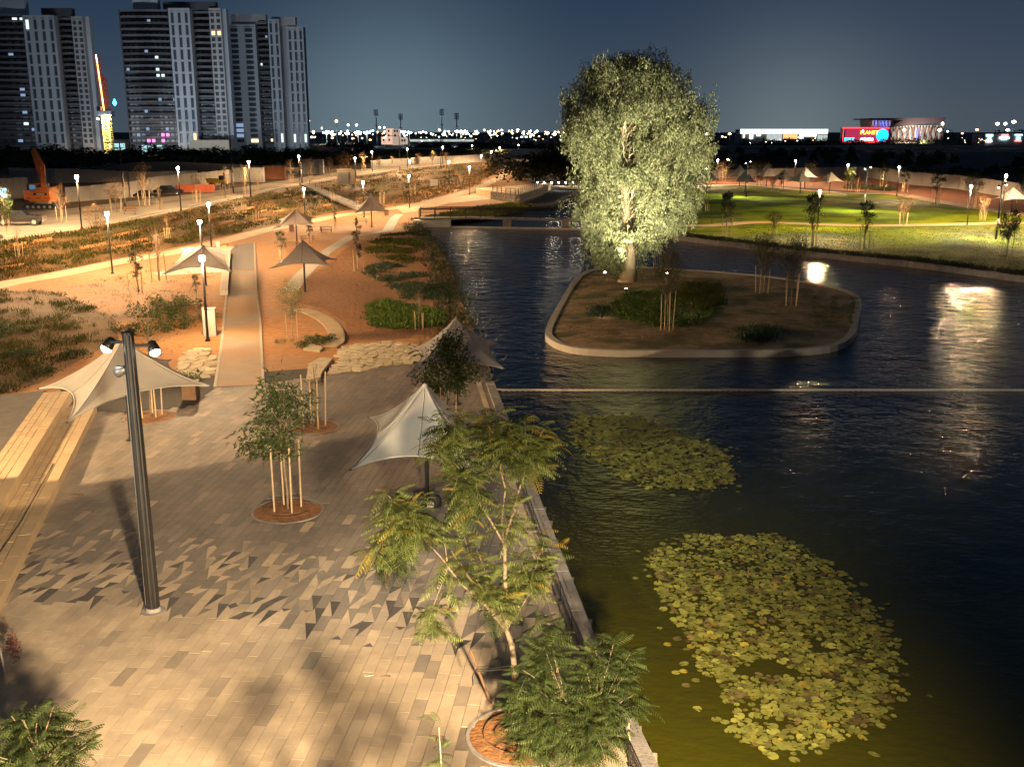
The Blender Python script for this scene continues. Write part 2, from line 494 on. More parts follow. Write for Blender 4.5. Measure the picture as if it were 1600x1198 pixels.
def proj(p):
    z = p[2] - CAMH
    fw = p[1] * math.cos(PITCH) - z * math.sin(PITCH); up = p[1] * math.sin(PITCH) + z * math.cos(PITCH)
    return (800 + FOC * p[0] / fw, 599 - FOC * up / fw, fw)
def in_view(p, m=20):
    x, y, w = proj(p)
    return w > 0 and -m < x < 1600 + m and -m < y < 1198 + m

# ================================================================== LARGE STRUCTURE
WATER = -0.55
# far ground to the horizon, and the land with the lake cut into it
sheet('ground', [(-14000, -200), (14000, -200), (14000, 14000), (-14000, 14000)], -2.6, M_FAR, 0.5)
bank_l = TL([(770, 600), (762, 570), (745, 530), (728, 490), (715, 450), (700, 410), (680, 378), (662, 362), (652, 350)])
stream_l = TL([(690, 338), (740, 334), (800, 327), (860, 321), (905, 302), (925, 292), (930, 276)])
stream_r = TL([(1020, 276), (1010, 293), (1005, 320), (1020, 345), (1042, 366), (1100, 374), (1175, 383), (1250, 392), (1330, 400), (1440, 411), (1600, 432), (1760, 455)])
wall_line = [Vector((5.6, 5, 0)), Vector((3.2, 20.29, 0)), Vector((2.27, 26.21, 0)), Vector((-1.1, 56.27, 0))]
land = wall_line[:-1] + bank_l + stream_l + stream_r + [Vector((150, 92, 0)), Vector((2500, 92, 0)), Vector((2500, 4500, 0)), Vector((-2500, 4500, 0)), Vector((-2500, 5, 0))]
mb = MB(); mb.prism([(p.x, p.y) for p in land], -2.7, 0.0)
ground_land = mb.build('land', M_FAR); ground_land['kind'] = 'structure'

# the lake: murky olive body under a rippled surface
def water_mat():
    m = bpy.data.materials.new('lake_water')
    m.use_nodes = True
    n, l = m.node_tree.nodes, m.node_tree.links
    b = n['Principled BSDF']
    b.inputs['Base Color'].default_value = (0.034, 0.033, 0.002, 1)
    b.inputs['Roughness'].default_value = 0.10
    b.inputs['IOR'].default_value = 1.333
    geo = n.new('ShaderNodeNewGeometry')
    # olive by the plaza, blue-black further out
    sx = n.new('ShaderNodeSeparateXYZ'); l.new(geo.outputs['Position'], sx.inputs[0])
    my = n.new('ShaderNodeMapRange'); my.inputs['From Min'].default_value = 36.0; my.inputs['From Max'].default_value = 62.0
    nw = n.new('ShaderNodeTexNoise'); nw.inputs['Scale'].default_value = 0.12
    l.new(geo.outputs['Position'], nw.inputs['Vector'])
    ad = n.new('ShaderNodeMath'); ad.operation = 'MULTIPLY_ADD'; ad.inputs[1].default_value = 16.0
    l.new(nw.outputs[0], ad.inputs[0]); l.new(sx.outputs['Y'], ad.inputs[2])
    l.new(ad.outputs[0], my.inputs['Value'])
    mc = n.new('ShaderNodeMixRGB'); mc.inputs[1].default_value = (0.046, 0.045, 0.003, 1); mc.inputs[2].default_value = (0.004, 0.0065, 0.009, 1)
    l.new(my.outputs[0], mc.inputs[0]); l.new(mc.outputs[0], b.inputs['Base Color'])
    n1 = n.new('ShaderNodeTexNoise'); n1.inputs['Scale'].default_value = 3.2; n1.inputs['Detail'].default_value = 3.0
    n2 = n.new('ShaderNodeTexNoise'); n2.inputs['Scale'].default_value = 0.7; n2.inputs['Detail'].default_value = 3.0
    mp = n.new('ShaderNodeMapping'); mp.inputs['Rotation'].default_value = (0, 0, 0.5); mp.inputs['Scale'].default_value = (0.8, 1.5, 1)
    l.new(geo.outputs['Position'], mp.inputs[0]); l.new(mp.outputs[0], n1.inputs['Vector']); l.new(geo.outputs['Position'], n2.inputs['Vector'])
    # wind patches: the surface is calm by the wall and livelier out on the open water
    n3 = n.new('ShaderNodeTexNoise'); n3.inputs['Scale'].default_value = 0.045; n3.inputs['Detail'].default_value = 2
    l.new(geo.outputs['Position'], n3.inputs['Vector'])
    mr = n.new('ShaderNodeMapRange'); mr.inputs['From Min'].default_value = 0.40; mr.inputs['From Max'].default_value = 0.62
    mr.inputs['To Min'].default_value = 0.55; mr.inputs['To Max'].default_value = 1.0
    l.new(n3.outputs[0], mr.inputs['Value'])
    mu = n.new('ShaderNodeMath'); mu.operation = 'MULTIPLY'
    l.new(n1.outputs[0], mu.inputs[0]); l.new(mr.outputs[0], mu.inputs[1])
    ca = n.new('ShaderNodeMapRange'); ca.inputs['To Min'].default_value = 0.30; ca.inputs['To Max'].default_value = 1.0
    l.new(my.outputs[0], ca.inputs['Value'])
    mu2 = n.new('ShaderNodeMath'); mu2.operation = 'MULTIPLY'; l.new(mu.outputs[0], mu2.inputs[0]); l.new(ca.outputs[0], mu2.inputs[1])
    mu3 = n.new('ShaderNodeMath'); mu3.operation = 'MULTIPLY'; l.new(n2.outputs[0], mu3.inputs[0]); l.new(ca.outputs[0], mu3.inputs[1])
    b1 = n.new('ShaderNodeBump'); b1.inputs['Strength'].default_value = 1.0; b1.inputs['Distance'].default_value = 0.075
    b2 = n.new('ShaderNodeBump'); b2.inputs['Strength'].default_value = 1.0; b2.inputs['Distance'].default_value = 0.20
    l.new(mu2.outputs[0], b1.inputs['Height']); l.new(mu3.outputs[0], b2.inputs['Height'])
    l.new(b2.outputs[0], b1.inputs['Normal']); l.new(b1.outputs[0], b.inputs['Normal'])
    return m
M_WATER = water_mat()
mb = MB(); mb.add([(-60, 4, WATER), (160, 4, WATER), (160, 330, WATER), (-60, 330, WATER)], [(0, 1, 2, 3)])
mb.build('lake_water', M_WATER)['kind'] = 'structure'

# ---- left park: soil, paths, slope, street level
PLAZA = [Vector((-10.2, 9, 0)), Vector((5.0, 9, 0)), Vector((3.2, 20.29, 0)), Vector((2.27, 26.21, 0)), Vector((-1.1, 56.27, 0))] + TL([(762, 565), (700, 560), (645, 567), (560, 577), (515, 587), (411, 600), (340, 605), (300, 637), (205, 648), (152, 644), (83, 799), (0, 960)])
foot_px = [(-150, 478), (0, 440), (90, 424), (180, 405), (270, 388), (340, 372), (400, 358), (470, 343), (540, 329), (600, 318), (650, 300), (700, 285), (760, 268)]
tops_px = [(-150, 398), (0, 378), (125, 360), (200, 347), (280, 331), (390, 309), (430, 297), (480, 289), (540, 279), (600, 270), (660, 263), (720, 257), (780, 252)]
foot, tops = TL(foot_px), TL(tops_px, 3.0)
park = foot + TL([(800, 262), (830, 285), (850, 305)]) + stream_l[2:0:-1] + [stream_l[0]] + bank_l[::-1] + PLAZA[5:-1][0:9] + TL([(120, 640), (90, 605), (0, 640), (-250, 720)])
sheet('soil_ground', park, 0.02, M_SOIL)
# slope between park and street, in low planted terraces
NS, NA = 8, 10
mb = MB(); V_, F_ = [], []
ft, tp = [], []
for i in range(len(foot) - 1):
    for k in range(NA):
        t = k / NA
        ft.append(foot[i].lerp(foot[i + 1], t)); tp.append(tops[i].lerp(tops[i + 1], t))
ft.append(foot[-1]); tp.append(tops[-1])
for i, (a, b) in enumerate(zip(ft, tp)):
    for j in range(NS + 1):
        t = j / NS
        p = a.lerp(b, t)
        p.z = 0.03 + 2.97 * t + (0.13 * math.sin(t * 6 * math.pi + i * 0.09) + 0.10 * math.sin(i * 1.3 + j * 2.1)) * (0 < j < NS)
        V_.append(p)
for i in range(len(ft) - 1):
    for j in range(NS):
        q = i * (NS + 1) + j
        F_.append((q, q + NS + 1, q + NS + 2, q + 1))
mb.add(V_, F_)
slope = mb.build('grass_slope', M_DRY, smooth=True); slope['kind'] = 'structure'
def slope_pt(s, t):
    i = s * (len(ft) - 1); k = min(int(i), len(ft) - 2); u = i - k
    a, b = ft[k].lerp(ft[k + 1], u), tp[k].lerp(tp[k + 1], u)
    p = a.lerp(b, t); p.z = 0.03 + 2.97 * t
    return p
plateau = tops + [Vector((-70, 460, 3)), Vector((-150, 1000, 3)), Vector((-1200, 1000, 3)), Vector((-1200, 84, 3))]
sheet('street_level_ground', plateau, 3.0, M_DRY, 3.0)
road_px_low = [(x, y - 2) for x, y in tops_px]
road_px_up = [(780, 247), (720, 250), (640, 256), (560, 265), (480, 276), (400, 289), (300, 303), (200, 315), (100, 327), (0, 336), (-150, 350)]
sheet('street', TL(road_px_low, 3.03) + TL(road_px_up, 3.03), 3.03, M_ROAD)
kerb_pts = [p + Vector((0.0, 0.0, 0.0)) for p in TL([(x, y - 5) for x, y in tops_px], 3.04)]
sheet('street_kerb', ribbon(kerb_pts, 0.35), 3.14, M_CONCL, 0.1)
lane = TL([(-150, 362), (0, 346), (100, 336), (200, 323), (300, 311), (400, 297), (480, 282), (560, 271), (640, 260.5), (720, 253)], 3.05)
sheet('parking_lane', ribbon(lane, 2.6), 3.045, M_WALK)
# lower path and the narrow concrete strip
low_path = smooth_loop(TL([(-150, 484), (0, 446), (90, 430), (180, 411), (270, 395), (340, 380), (400, 364), (470, 349), (545, 335), (620, 325), (690, 310), (740, 296), (780, 278), (797, 265), (790, 258)]), 5, closed=False)
sheet('sandy_path', ribbon(low_path, 3.0), 0.06, M_PATH)
sheet('dusty_walkway', TL([(335, 606), (411, 602), (406, 500), (400, 455), (397, 424), (358, 424), (352, 470), (345, 540)]), 0.05, M_WALK)
sheet('asphalt_walkway', TL([(397, 422), (396, 380), (364, 384), (358, 422)]), 0.055, M_ASPH)
for nm, pl in (('walkway_kerb', [(336, 606), (346, 540), (353, 470), (358, 424)]), ('walkway_kerb', [(411.5, 602), (406.5, 500), (400.5, 455), (397.5, 380)])):
    sheet(nm, ribbon(TL(pl), 0.16), 0.10, M_CONCL, 0.1)
strip = TL([(624, 335), (617, 341), (606, 360), (582, 365), (548, 370), (507, 396), (470, 432), (452, 456)])
sheet('concrete_strip', ribbon(strip, 1.5), 0.05, M_CONCL)
sheet('sandy_path_branch', TL([(620, 326), (700, 309), (760, 301), (815, 303), (760, 312), (700, 318), (650, 331), (630, 333)]), 0.045, M_PATH)
sheet('mulch_bed', TL([(450, 470), (480, 435), (520, 405), (560, 375), (640, 378), (665, 400), (690, 440), (690, 480), (640, 530), (545, 535), (540, 505), (510, 485)]), 0.035, M_MULCH)
sheet('grass_patch', TL([(640, 345), (700, 333), (760, 322), (800, 318), (835, 322), (790, 335), (740, 342), (690, 346)]), 0.03, M_DRY)
sheet('grassy_bed', TL([(-150, 500), (0, 455), (80, 455), (120, 470), (180, 500), (185, 530), (130, 560), (60, 600), (-150, 640)]), 0.03, M_DRY)

# ---- right park
r_bank = TL([(1040, 362), (1100, 370), (1175, 379), (1250, 388), (1330, 396), (1440, 406), (1600, 427), (1760, 450)])
sheet('lawn', r_bank + TL([(1760, 358), (1600, 352), (1440, 352), (1300, 352), (1200, 348), (1120, 352)]), 0.03, M_LAWN)
sheet('lawn_far', TL([(1060, 352), (1200, 347.5), (1300, 351), (1600, 351.5), (1760, 357), (1760, 330), (1600, 337), (1480, 322), (1380, 303), (1280, 300), (1200, 291), (1100, 290), (1070, 310)]), 0.035, M_LAWN)
sheet('right_path', ribbon(smooth_loop(TL([(1030, 352), (1110, 353), (1180, 348), (1260, 350.5), (1350, 353), (1450, 352), (1600, 349), (1760, 350)]), 5, closed=False), 3.4), 0.07, M_WALK)
sheet('upper_right_path', ribbon(smooth_loop(TL([(1050, 300), (1110, 290), (1180, 290), (1250, 297), (1330, 302), (1400, 304), (1480, 318), (1600, 336), (1760, 360)]), 5, closed=False), 4.0), 0.06, M_WALK)
sheet('red_soil_bank', TL([(1100, 286), (1180, 288), (1260, 294), (1340, 299), (1420, 304), (1500, 318), (1620, 336), (1760, 356), (1760, 325), (1600, 302), (1500, 283), (1410, 270), (1340, 262), (1240, 262), (1120, 266)]), 0.025, M_RED)
shore = [p + Vector((0, -0.2, 0)) for p in TL([(1042, 366), (1100, 374), (1175, 383), (1250, 392), (1330, 400), (1440, 411), (1600, 432), (1760, 455)])]
sheet('shore_bed', r_bank[::-1] + shore, 0.025, M_BANK)
sheet('shore_kerb', ribbon(shore, 0.4), 0.10, M_CONC, 0.9)

# ---- island
isl_px = [(853, 512), (860, 530), (892, 542), (950, 547), (1020, 548), (1100, 548), (1180, 547.5), (1250, 546), (1310, 538), (1336, 520), (1342, 495), (1346, 470), (1332, 456), (1285, 444), (1200, 431), (1120, 424), (1050, 419), (985, 416), (935, 419), (908, 427), (893, 442), (875, 470)]
isl = smooth_loop(TL(isl_px, -0.1), 4)
ctr = sum(isl, Vector()) / len(isl)
inner = []
for i, p in enumerate(isl):
    d = (isl[(i + 1) % len(isl)] - isl[i - 1]).normalized()
    nrm_ = Vector((-d.y, d.x, 0))
    if nrm_.dot(ctr - p) < 0: nrm_ = -nrm_
    inner.append(p + nrm_ * 0.5)
mb = MB(); n_ = len(isl); V_, F_ = [], []
for i in range(n_):
    a, b = isl[i], inner[i]
    V_ += [(a.x, a.y, -2.4), (a.x, a.y, -0.10), (b.x, b.y, -0.10), (b.x, b.y, -0.5)]
for i in range(n_):
    j = (i + 1) % n_
    for k in range(3): F_.append((i * 4 + k, j * 4 + k, j * 4 + k + 1, i * 4 + k + 1))
mb.add(V_, F_); 
o = mb.build('island_kerb', M_CONCL); o['kind'] = 'structure'
# soil, gently mounded
mb = MB(); V_, F_ = [], []; RN = 7
for r_ in range(RN + 1):
    t = r_ / RN
    for i in range(n_):
        p = inner[i].lerp(ctr, t)
        V_.append((p.x, p.y, -0.18 + 0.35 * (1 - (1 - t) ** 2) + (rng.uniform(-0.03, 0.03) if 0 < r_ < RN else 0)))
for r_ in range(RN):
    for i in range(n_):
        j = (i + 1) % n_
        F_.append((r_ * n_ + i, r_ * n_ + j, (r_ + 1) * n_ + j, (r_ + 1) * n_ + i))
mb.add(V_, F_)
isle = mb.build('island_soil', M_ISLE, smooth=True); isle['kind'] = 'structure'

# ================================================================== PLAZA
plaza = sheet('plaza', PLAZA, 0.006, M_GROUT)
PITS = [(T(450, 798), 1.28), (T(492, 668), 1.15), (T(236, 652), 1.25), (T(812, 1150), 1.2), (T(700, 672), 0.8)]
ROW = R(84); U = Vector((math.cos(ROW), math.sin(ROW), 0)); Vv = Vector((-U.y, U.x, 0))
PW, PL_ = 0.335, 0.97
def in_zone(p):
    lo = 26.0 + (p.x + 3.3) * -0.235
    return (p.y - lo) / 5.6
cells = []
_sd = Vector((-0.947, -0.32, 0)) * 0.75
pl2 = [(p.x, p.y) for p in PLAZA[:-3]] + [(p.x + _sd.x, p.y + _sd.y) for p in PLAZA[-3:]]
pl2[0] = (pl2[0][0] - 1, pl2[0][1])
for r_ in range(-80, 110):
    off = rng.uniform(0, PL_)
    for c_ in range(4, 68):
        cen = U * (c_ * PL_ + off) + Vv * (r_ * PW)
        cells.append((cen, r_, c_))
keep = in_poly([(c.x, c.y) for c, _, _ in cells], pl2)
cells = [c for c, k in zip(cells, keep) if k and all(dist_pt(c[0], q) > rr + 0.15 for q, rr in PITS)]
def poly_piece(pts, h):
    """a flat paving piece: top, and sides down to the bed"""
    mb = MB(); n = len(pts)
    mb.add([(p[0], p[1], h) for p in pts] + [(p[0], p[1], 0.0) for p in pts], [tuple(range(n))] + [(i, n + i, n + (i + 1) % n, (i + 1) % n) for i in range(n)])
    return mb
J = 0.006
def rect_pts(w, l): return [(-l / 2 + J, -w / 2 + J), (l / 2 - J, -w / 2 + J), (l / 2 - J, w / 2 - J), (-l / 2 + J, w / 2 - J)]
def rotp(pts, cen): return [(cen.x + U.x * a + Vv.x * b, cen.y + U.y * a + Vv.y * b) for a, b in pts]
pav_mats = [M_PAV_A, M_PAV_B, M_PAV_C, M_PAV_D]
pav_mesh = [poly_piece(rect_pts(PW, PL_), 0.03).mesh('paver', m) for m in pav_mats]
tri_mesh = {}
def tri_variant(kind, side):
    """corner cuts of a paver, as local polygons: [(polygon, role)], role 0 = the slab's own tone, 1 = the other tone"""
    l, w = PL_ / 2 - J, PW / 2 - J
    g = J * 0.7
    if kind == 'long':
        if side: return [([(-l, -w), (l - 2 * g, -w), (-l, w - g)], 0), ([(l, -w + g), (l, w), (-l + 2 * g, w)], 1)]
        return [([(-l, -w + g), (l - 2 * g, w), (-l, w)], 0), ([(-l + 2 * g, -w), (l, -w), (l, w - g)], 1)]
    if kind == 'end':
        k = -l + PW * 0.62
        if side: return [([(-l, -w), (k, 0), (-l, w)], 1), ([(-l + 2 * g, -w), (l, -w), (l, w), (-l + 2 * g, w), (k + 2 * g, 0)], 0)]
        k = l - PW * 0.62
        return [([(l, -w), (l, w), (k, 0)], 1), ([(-l, -w), (l - 2 * g, -w), (k - 2 * g, 0), (l - 2 * g, w), (-l, w)], 0)]
    k = -l + PL_ * 0.55
    if side: return [([(-l, -w), (k, -w), (-l, w - g)], 1), ([(k + 2 * g, -w), (l, -w), (l, w), (-l + g, w)], 0)]
    k = l - PL_ * 0.55
    return [([(l, -w + g), (l, w), (k, w)], 1), ([(-l, -w), (l - g, -w), (k - 2 * g, w), (-l, w)], 0)]
pieces, fieldp = [], {0: MB(), 1: MB(), 2: MB(), 3: MB()}
for cen, r_, c_ in cells:
    z = in_zone(cen)
    if 0 <= z <= 1 and cen.x < 2.0 and rng.random() < 0.9:
        far = rng.random() < -0.05 + 1.15 * z
        own = 2 if far else (0 if rng.random() < 0.75 else 1)
        other = (0 if rng.random() < 0.8 else 1) if far else (3 if rng.random() < 0.62 else 2)
        q = rng.random()
        if q < 0.16: pieces.append((cen, None, own))
        elif q < 0.20: pieces.append((cen, None, 3 if rng.random() < 0.4 else other))
        else:
            kind = ('long', 'end', 'half')[int(rng.choice(3, p=(0.44, 0.18, 0.38)))]
            for pg, role in tri_variant(kind, int(rng.integers(2))):
                pieces.append((cen, pg, other if role else own))
    else:
        if z < 0: own = int(rng.choice([0, 0, 0, 0, 1, 1, 2], p=[.24, .24, .24, .2, .035, .03, .015]))
        else: own = int(rng.choice([2, 2, 1, 0], p=[.5, .46, .035, .005]))
        pieces.append((cen, None, own))
def vis_size(pc):
    c = pc[0]
    return proj((c.x, c.y, 0))[2] if in_view((c.x, c.y, 0), 5) else 1e9
tri_p = sorted([p for p in pieces if p[1] is not None], key=vis_size)
rect_p = sorted([p for p in pieces if p[1] is None], key=vis_size)
for i, (cen, pg, m) in enumerate(rect_p):
    if i < 300:
        o = link('paver', pav_mesh[m], plaza)
        o.location = (cen.x, cen.y, rng.uniform(-0.003, 0.002)); o.rotation_euler = (rng.normal() * 0.0015, rng.normal() * 0.0015, ROW)
    else:
        pm = poly_piece(rotp(rect_pts(PW, PL_), cen), 0.03 + rng.uniform(-0.003, 0.002)); fieldp[m].add(pm.v, pm.f)
for i, (cen, pg, m) in enumerate(tri_p):
    if i < 300:
        key = (tuple(pg), m)
        if key not in tri_mesh: tri_mesh[key] = poly_piece(pg, 0.03).mesh('triangle_tile', pav_mats[m])
        o = link('triangle_tile', tri_mesh[key], plaza)
        o.location = (cen.x, cen.y, rng.uniform(-0.003, 0.002)); o.rotation_euler = (0, 0, ROW)
    else:
        pm = poly_piece(rotp(pg, cen), 0.03); fieldp[m].add(pm.v, pm.f)
me = bpy.data.meshes.new('paver_field')
allmb = MB(); mi = []
for k, b in fieldp.items():
    allmb.add(b.v, b.f); mi += [k] * len(b.f)
me.from_pydata(allmb.v, [], allmb.f)
for m in pav_mats: me.materials.append(m)
me.polygons.foreach_set('material_index', mi); me.update()
link('paver_field', me, plaza)['kind'] = 'stuff'

# coping of the lake wall, slab by slab, and the yellow edge course beside it
wall = thing('lake_wall', 'low concrete wall with coping slabs between plaza paving and dark water', 'wall')
def along(line, s):
    for a, b in zip(line, line[1:]):
        d = (b - a).length
        if s <= d: return a.lerp(b, s / d), (b - a).normalized()
        s -= d
    return line[-1], (line[-1] - line[-2]).normalized()
wl_len = sum((b - a).length for a, b in zip(wall_line, wall_line[1:]))
mbw = MB()
for a, b in zip(wall_line, wall_line[1:]):
    d = (b - a).normalized(); q = Vector((-d.y, d.x, 0))
    mbw.prism([((a + q * s).x, (a + q * s).y) for s in (-0.02, 0.34)] + [((b + q * s).x, (b + q * s).y) for s in (0.34, -0.02)], -2.5, 0.05)
mbw.build('wall_body', M_CONC, wall)
s = 0.6
ci = 0
while s < wl_len - 0.3:
    L = min(2.78, wl_len - s)
    p, d = along(wall_line, s + L / 2)
    q = Vector((-d.y, d.x, 0))
    mbc = MB(); mbc.box((0, 0, 0), (L - 0.03, 0.46, 0.13))
    o = mbc.build('coping_slab', M_CONC, wall)
    c = p + q * 0.17
    o.location = (c.x, c.y, 0.115); o.rotation_euler = (0, 0, math.atan2(d.y, d.x))
    s += 2.80
s = 0.6
while s < wl_len - 0.3:
    L = 0.9
    p, d = along(wall_line, s + L / 2); q = Vector((-d.y, d.x, 0)); c = p + q * 0.78
    mbc = MB(); mbc.box((0, 0, 0), (L - 0.012, 0.26, 0.05))
    o = mbc.build('edge_stone', M_PAV_A, wall); o.location = (c.x, c.y, 0.03); o.rotation_euler = (0, 0, math.atan2(d.y, d.x))
    s += 0.905
# cable railing between paving and coping
rail = thing('cable_railing', 'low dark cable railing along the lake wall coping', 'railing')
s = 0.9; posts = []
while s < wl_len - 14:
    p, d = along(wall_line, s); q = Vector((-d.y, d.x, 0)); c = p + q * 0.52
    mbp = MB(); mbp.box((0, 0, 0.29), (0.05, 0.035, 0.58)); mbp.box((0, 0, 0.012), (0.14, 0.1, 0.024))
    o = mbp.build('railing_post', M_POLE, rail); o.location = (c.x, c.y, 0.03); o.rotation_euler = (0, 0, math.atan2(d.y, d.x))
    posts.append(c); s += 2.1
for h in (0.14, 0.25, 0.36, 0.47, 0.585):
    mbp = MB(); mbp.tube([(c.x, c.y, 0.03 + h) for c in posts], 0.010 if h < 0.5 else 0.018, 5)
    mbp.build('cable', M_POLE, rail)

# stone seat steps at the left
def step(name, label, fa, fb, depth, h, z0):
    """fa, fb: the front foot line; blocks laid in three courses behind a front row"""
    d = (fb - fa); L = d.length; d.normalize(); q = Vector((-d.y, d.x, 0))
    if q.x > 0: q = -q
    t = thing(name, label, 'stone steps', (fa.x, fa.y, 0), math.atan2(d.y, d.x))
    sg = 1 if Vector((-d.y, d.x, 0)).dot(q) > 0 else -1
    mb = MB(); mb.box((L / 2, sg * depth / 2, (h - 0.06 + z0 - 0.1) / 2), (L - 0.02, depth - 0.03, h - 0.06 - z0 + 0.1)); mb.build('core', M_GROUT, t)
    rows = [(0.0, 0.46, 1.9)] + [(0.46 + k * 0.30, 0.30, 0.62) for k in range(int((depth - 0.46) / 0.30 + 0.01))]
    for y0, w, bl in rows:
        x = -rng.uniform(0, bl * 0.6) if y0 else 0.0
        while x < L:
            a, b = max(x, 0), min(x + bl, L)
            if b - a > 0.08:
                mb = MB()
                hh = (h + rng.uniform(-0.012, 0.008))
                zz0 = z0 if y0 == 0 else h - 0.12
                mb.box(((a + b) / 2, sg * (y0 + w / 2), (hh + zz0) / 2), (b - a - 0.026, w - 0.026, hh - zz0))
                mb.build('step_block', M_STONE, t)
            x += bl
    return t
s1a, s1b = T(152, 644), T(0, 960); s1a2 = s1b + (s1b - s1a).normalized() * 6
step('stone_seat_step', 'lower pale limestone seat step along the plaza paving', s1a2, s1a, 1.36, 0.42, 0.0)
u1 = (s1a - s1b).normalized(); q1 = Vector((-u1.y, u1.x, 0))
if q1.x > 0: q1 = -q1
s2a, s2b = s1a2 + q1 * 1.37 + u1 * 1.0, s1a + q1 * 1.37 + u1 * 1.6
step('stone_seat_step', 'upper pale limestone seat step beside the grey asphalt patch', s2a, s2b, 1.36, 0.84, 0.30)
e0, e1 = s2a + q1 * 1.37, s2b + q1 * 1.37
sheet('raised_asphalt', [e0, e0 + u1 * 30.5, e0 + u1 * 29.5 + q1 * 4, e0 + u1 * 27.8 + q1 * 16, e0 + q1 * 16], 0.80, M_ASPH, 0.8)
mbr = MB(); ra, rb = s1b + q1 * 0.75 + u1 * 3.5, s1b + q1 * 0.55 + u1 * 13.5
mbr.tube([(ra.x, ra.y, 0.44), ((ra.x * 2 + rb.x) / 3 + 0.1, (ra.y * 2 + rb.y) / 3, 0.44), (rb.x, rb.y, 0.44)], 0.02, 6)
tag(mbr.build('hose', M_POLE), 'thin dark hose lying along the lower seat step', 'hose')

# tree pits let into the paving
def pit(p, r, name_soil='tree_pit_soil'):
    mb = MB(); n = 32
    mb.add([(p.x + math.cos(2 * math.pi * k / n) * rr, p.y + math.sin(2 * math.pi * k / n) * rr, z) for rr, z in ((r + 0.09, 0.0), (r + 0.09, 0.045), (r, 0.045), (r, -0.02)) for k in range(n)],
           [(a * n + k, a * n + (k + 1) % n, (a + 1) * n + (k + 1) % n, (a + 1) * n + k) for a in range(3) for k in range(n)])
    mb.build('tree_pit_ring', M_CONC, plaza)
    mb = MB(); V_ = [(p.x, p.y, 0.10)]; F_ = []
    for a, (rr, z) in enumerate(((r * 0.33, 0.085), (r * 0.66, 0.055), (r, 0.02))):
        for k in range(24):
            an = 2 * math.pi * k / 24
            V_.append((p.x + math.cos(an) * rr, p.y + math.sin(an) * rr, z + rng.uniform(-0.012, 0.012)))
    for k in range(24):
        F_.append((0, 1 + k, 1 + (k + 1) % 24))
        for a in range(2): F_.append((1 + a * 24 + k, 1 + (a + 1) * 24 + k, 1 + (a + 1) * 24 + (k + 1) % 24, 1 + a * 24 + (k + 1) % 24))
    mb.add(V_, F_); mb.build(name_soil, M_MULCH, plaza, True)
    mb = MB()
    for rr, ph in ((r * 0.72, 0.3), (r * 0.50, 1.4)):
        mb.tube([(p.x + math.cos(ph + a * 0.26) * rr, p.y + math.sin(ph + a * 0.26) * rr, 0.115 + 0.01 * math.sin(a)) for a in range(23)], 0.016, 5)
    mb.build('drip_hose', M_WOODD, plaza)
for p, r in PITS: pit(p, r)

# voronoi flagstone areas: each stone its own piece
def flags(name, poly, n, kind_sheet):
    bed = sheet(name, poly, 0.03, M_SOIL)
    pp = [(p.x, p.y) for p in poly]
    pts = scatter(pp, n)
    for _ in range(6):   # spread the seeds
        for i in range(n):
            d = pts - pts[i]; r2 = (d ** 2).sum(1); r2[i] = 1e9
            j = np.argsort(r2)[:4]
            pts[i] -= (d[j] / np.sqrt(r2[j])[:, None] * np.clip(0.5 - np.sqrt(r2[j])[:, None] * 0.4, 0, 0.3)).sum(0) * 0.3
    for i in range(n):
        c = pts[i]
        if not in_poly([c], pp)[0]: continue
        cell = [(c[0] + 0.85 * math.cos(a * math.pi / 6), c[1] + 0.85 * math.sin(a * math.pi / 6)) for a in range(12)]
        r2 = ((pts - c) ** 2).sum(1)
        for j in np.argsort(r2)[1:14]:
            m_ = (pts[j] + c) / 2; nr = (pts[j] - c); out = []
            for k in range(len(cell)):
                a, b = np.array(cell[k]), np.array(cell[(k + 1) % len(cell)])
                da, db = (a - m_) @ nr, (b - m_) @ nr
                if da <= 0: out.append(tuple(a))
                if (da < 0) != (db < 0) and abs(da - db) > 1e-9: out.append(tuple(a + (b - a) * da / (da - db)))
            cell = out
            if len(cell) < 3: break
        if len(cell) < 3: continue
        sh = [(c[0] + (x - c[0]) * 0.91, c[1] + (y - c[1]) * 0.91) for x, y in cell]
        pm = MB(); h = rng.uniform(0.07, 0.13); k_ = len(sh)
        top_ = [(c[0] + (x - c[0]) * 0.93, c[1] + (y - c[1]) * 0.93, h) for x, y in sh]
        pm.add(top_ + [(x, y, h - 0.025) for x, y in sh] + [(x, y, 0.0) for x, y in sh],
               [tuple(range(k_))] + [(a * k_ + i_, (a + 1) * k_ + i_, (a + 1) * k_ + (i_ + 1) % k_, a * k_ + (i_ + 1) % k_) for a in range(2) for i_ in range(k_)])
        pm.build('flagstone', M_FLAG, bed)
flags('flagstone_bed', TL([(508, 586), (527, 562), (540, 542), (580, 536), (650, 537), (660, 566), (600, 574)]), 185, 'bed')
flags('flagstone_bed', TL([(268, 590), (285, 556), (300, 545), (338, 545), (334, 583), (310, 592)]), 75, 'bed')
for pg in ([(478, 600), (482, 572), (500, 562), (520, 563), (503, 585), (500, 596)], [(474, 548), (486, 540), (505, 546), (500, 551)]):
    mb = MB(); mb.prism([(p.x, p.y) for p in TL(pg)], 0.0, 0.16); tag(mb.build('stone_slab', M_FLAG), 'pale flat rock slab by the ' + ('paving edge near the bare sapling' if pg[0][1] == 600 else 'green shrub at the plank path end'), 'rock')

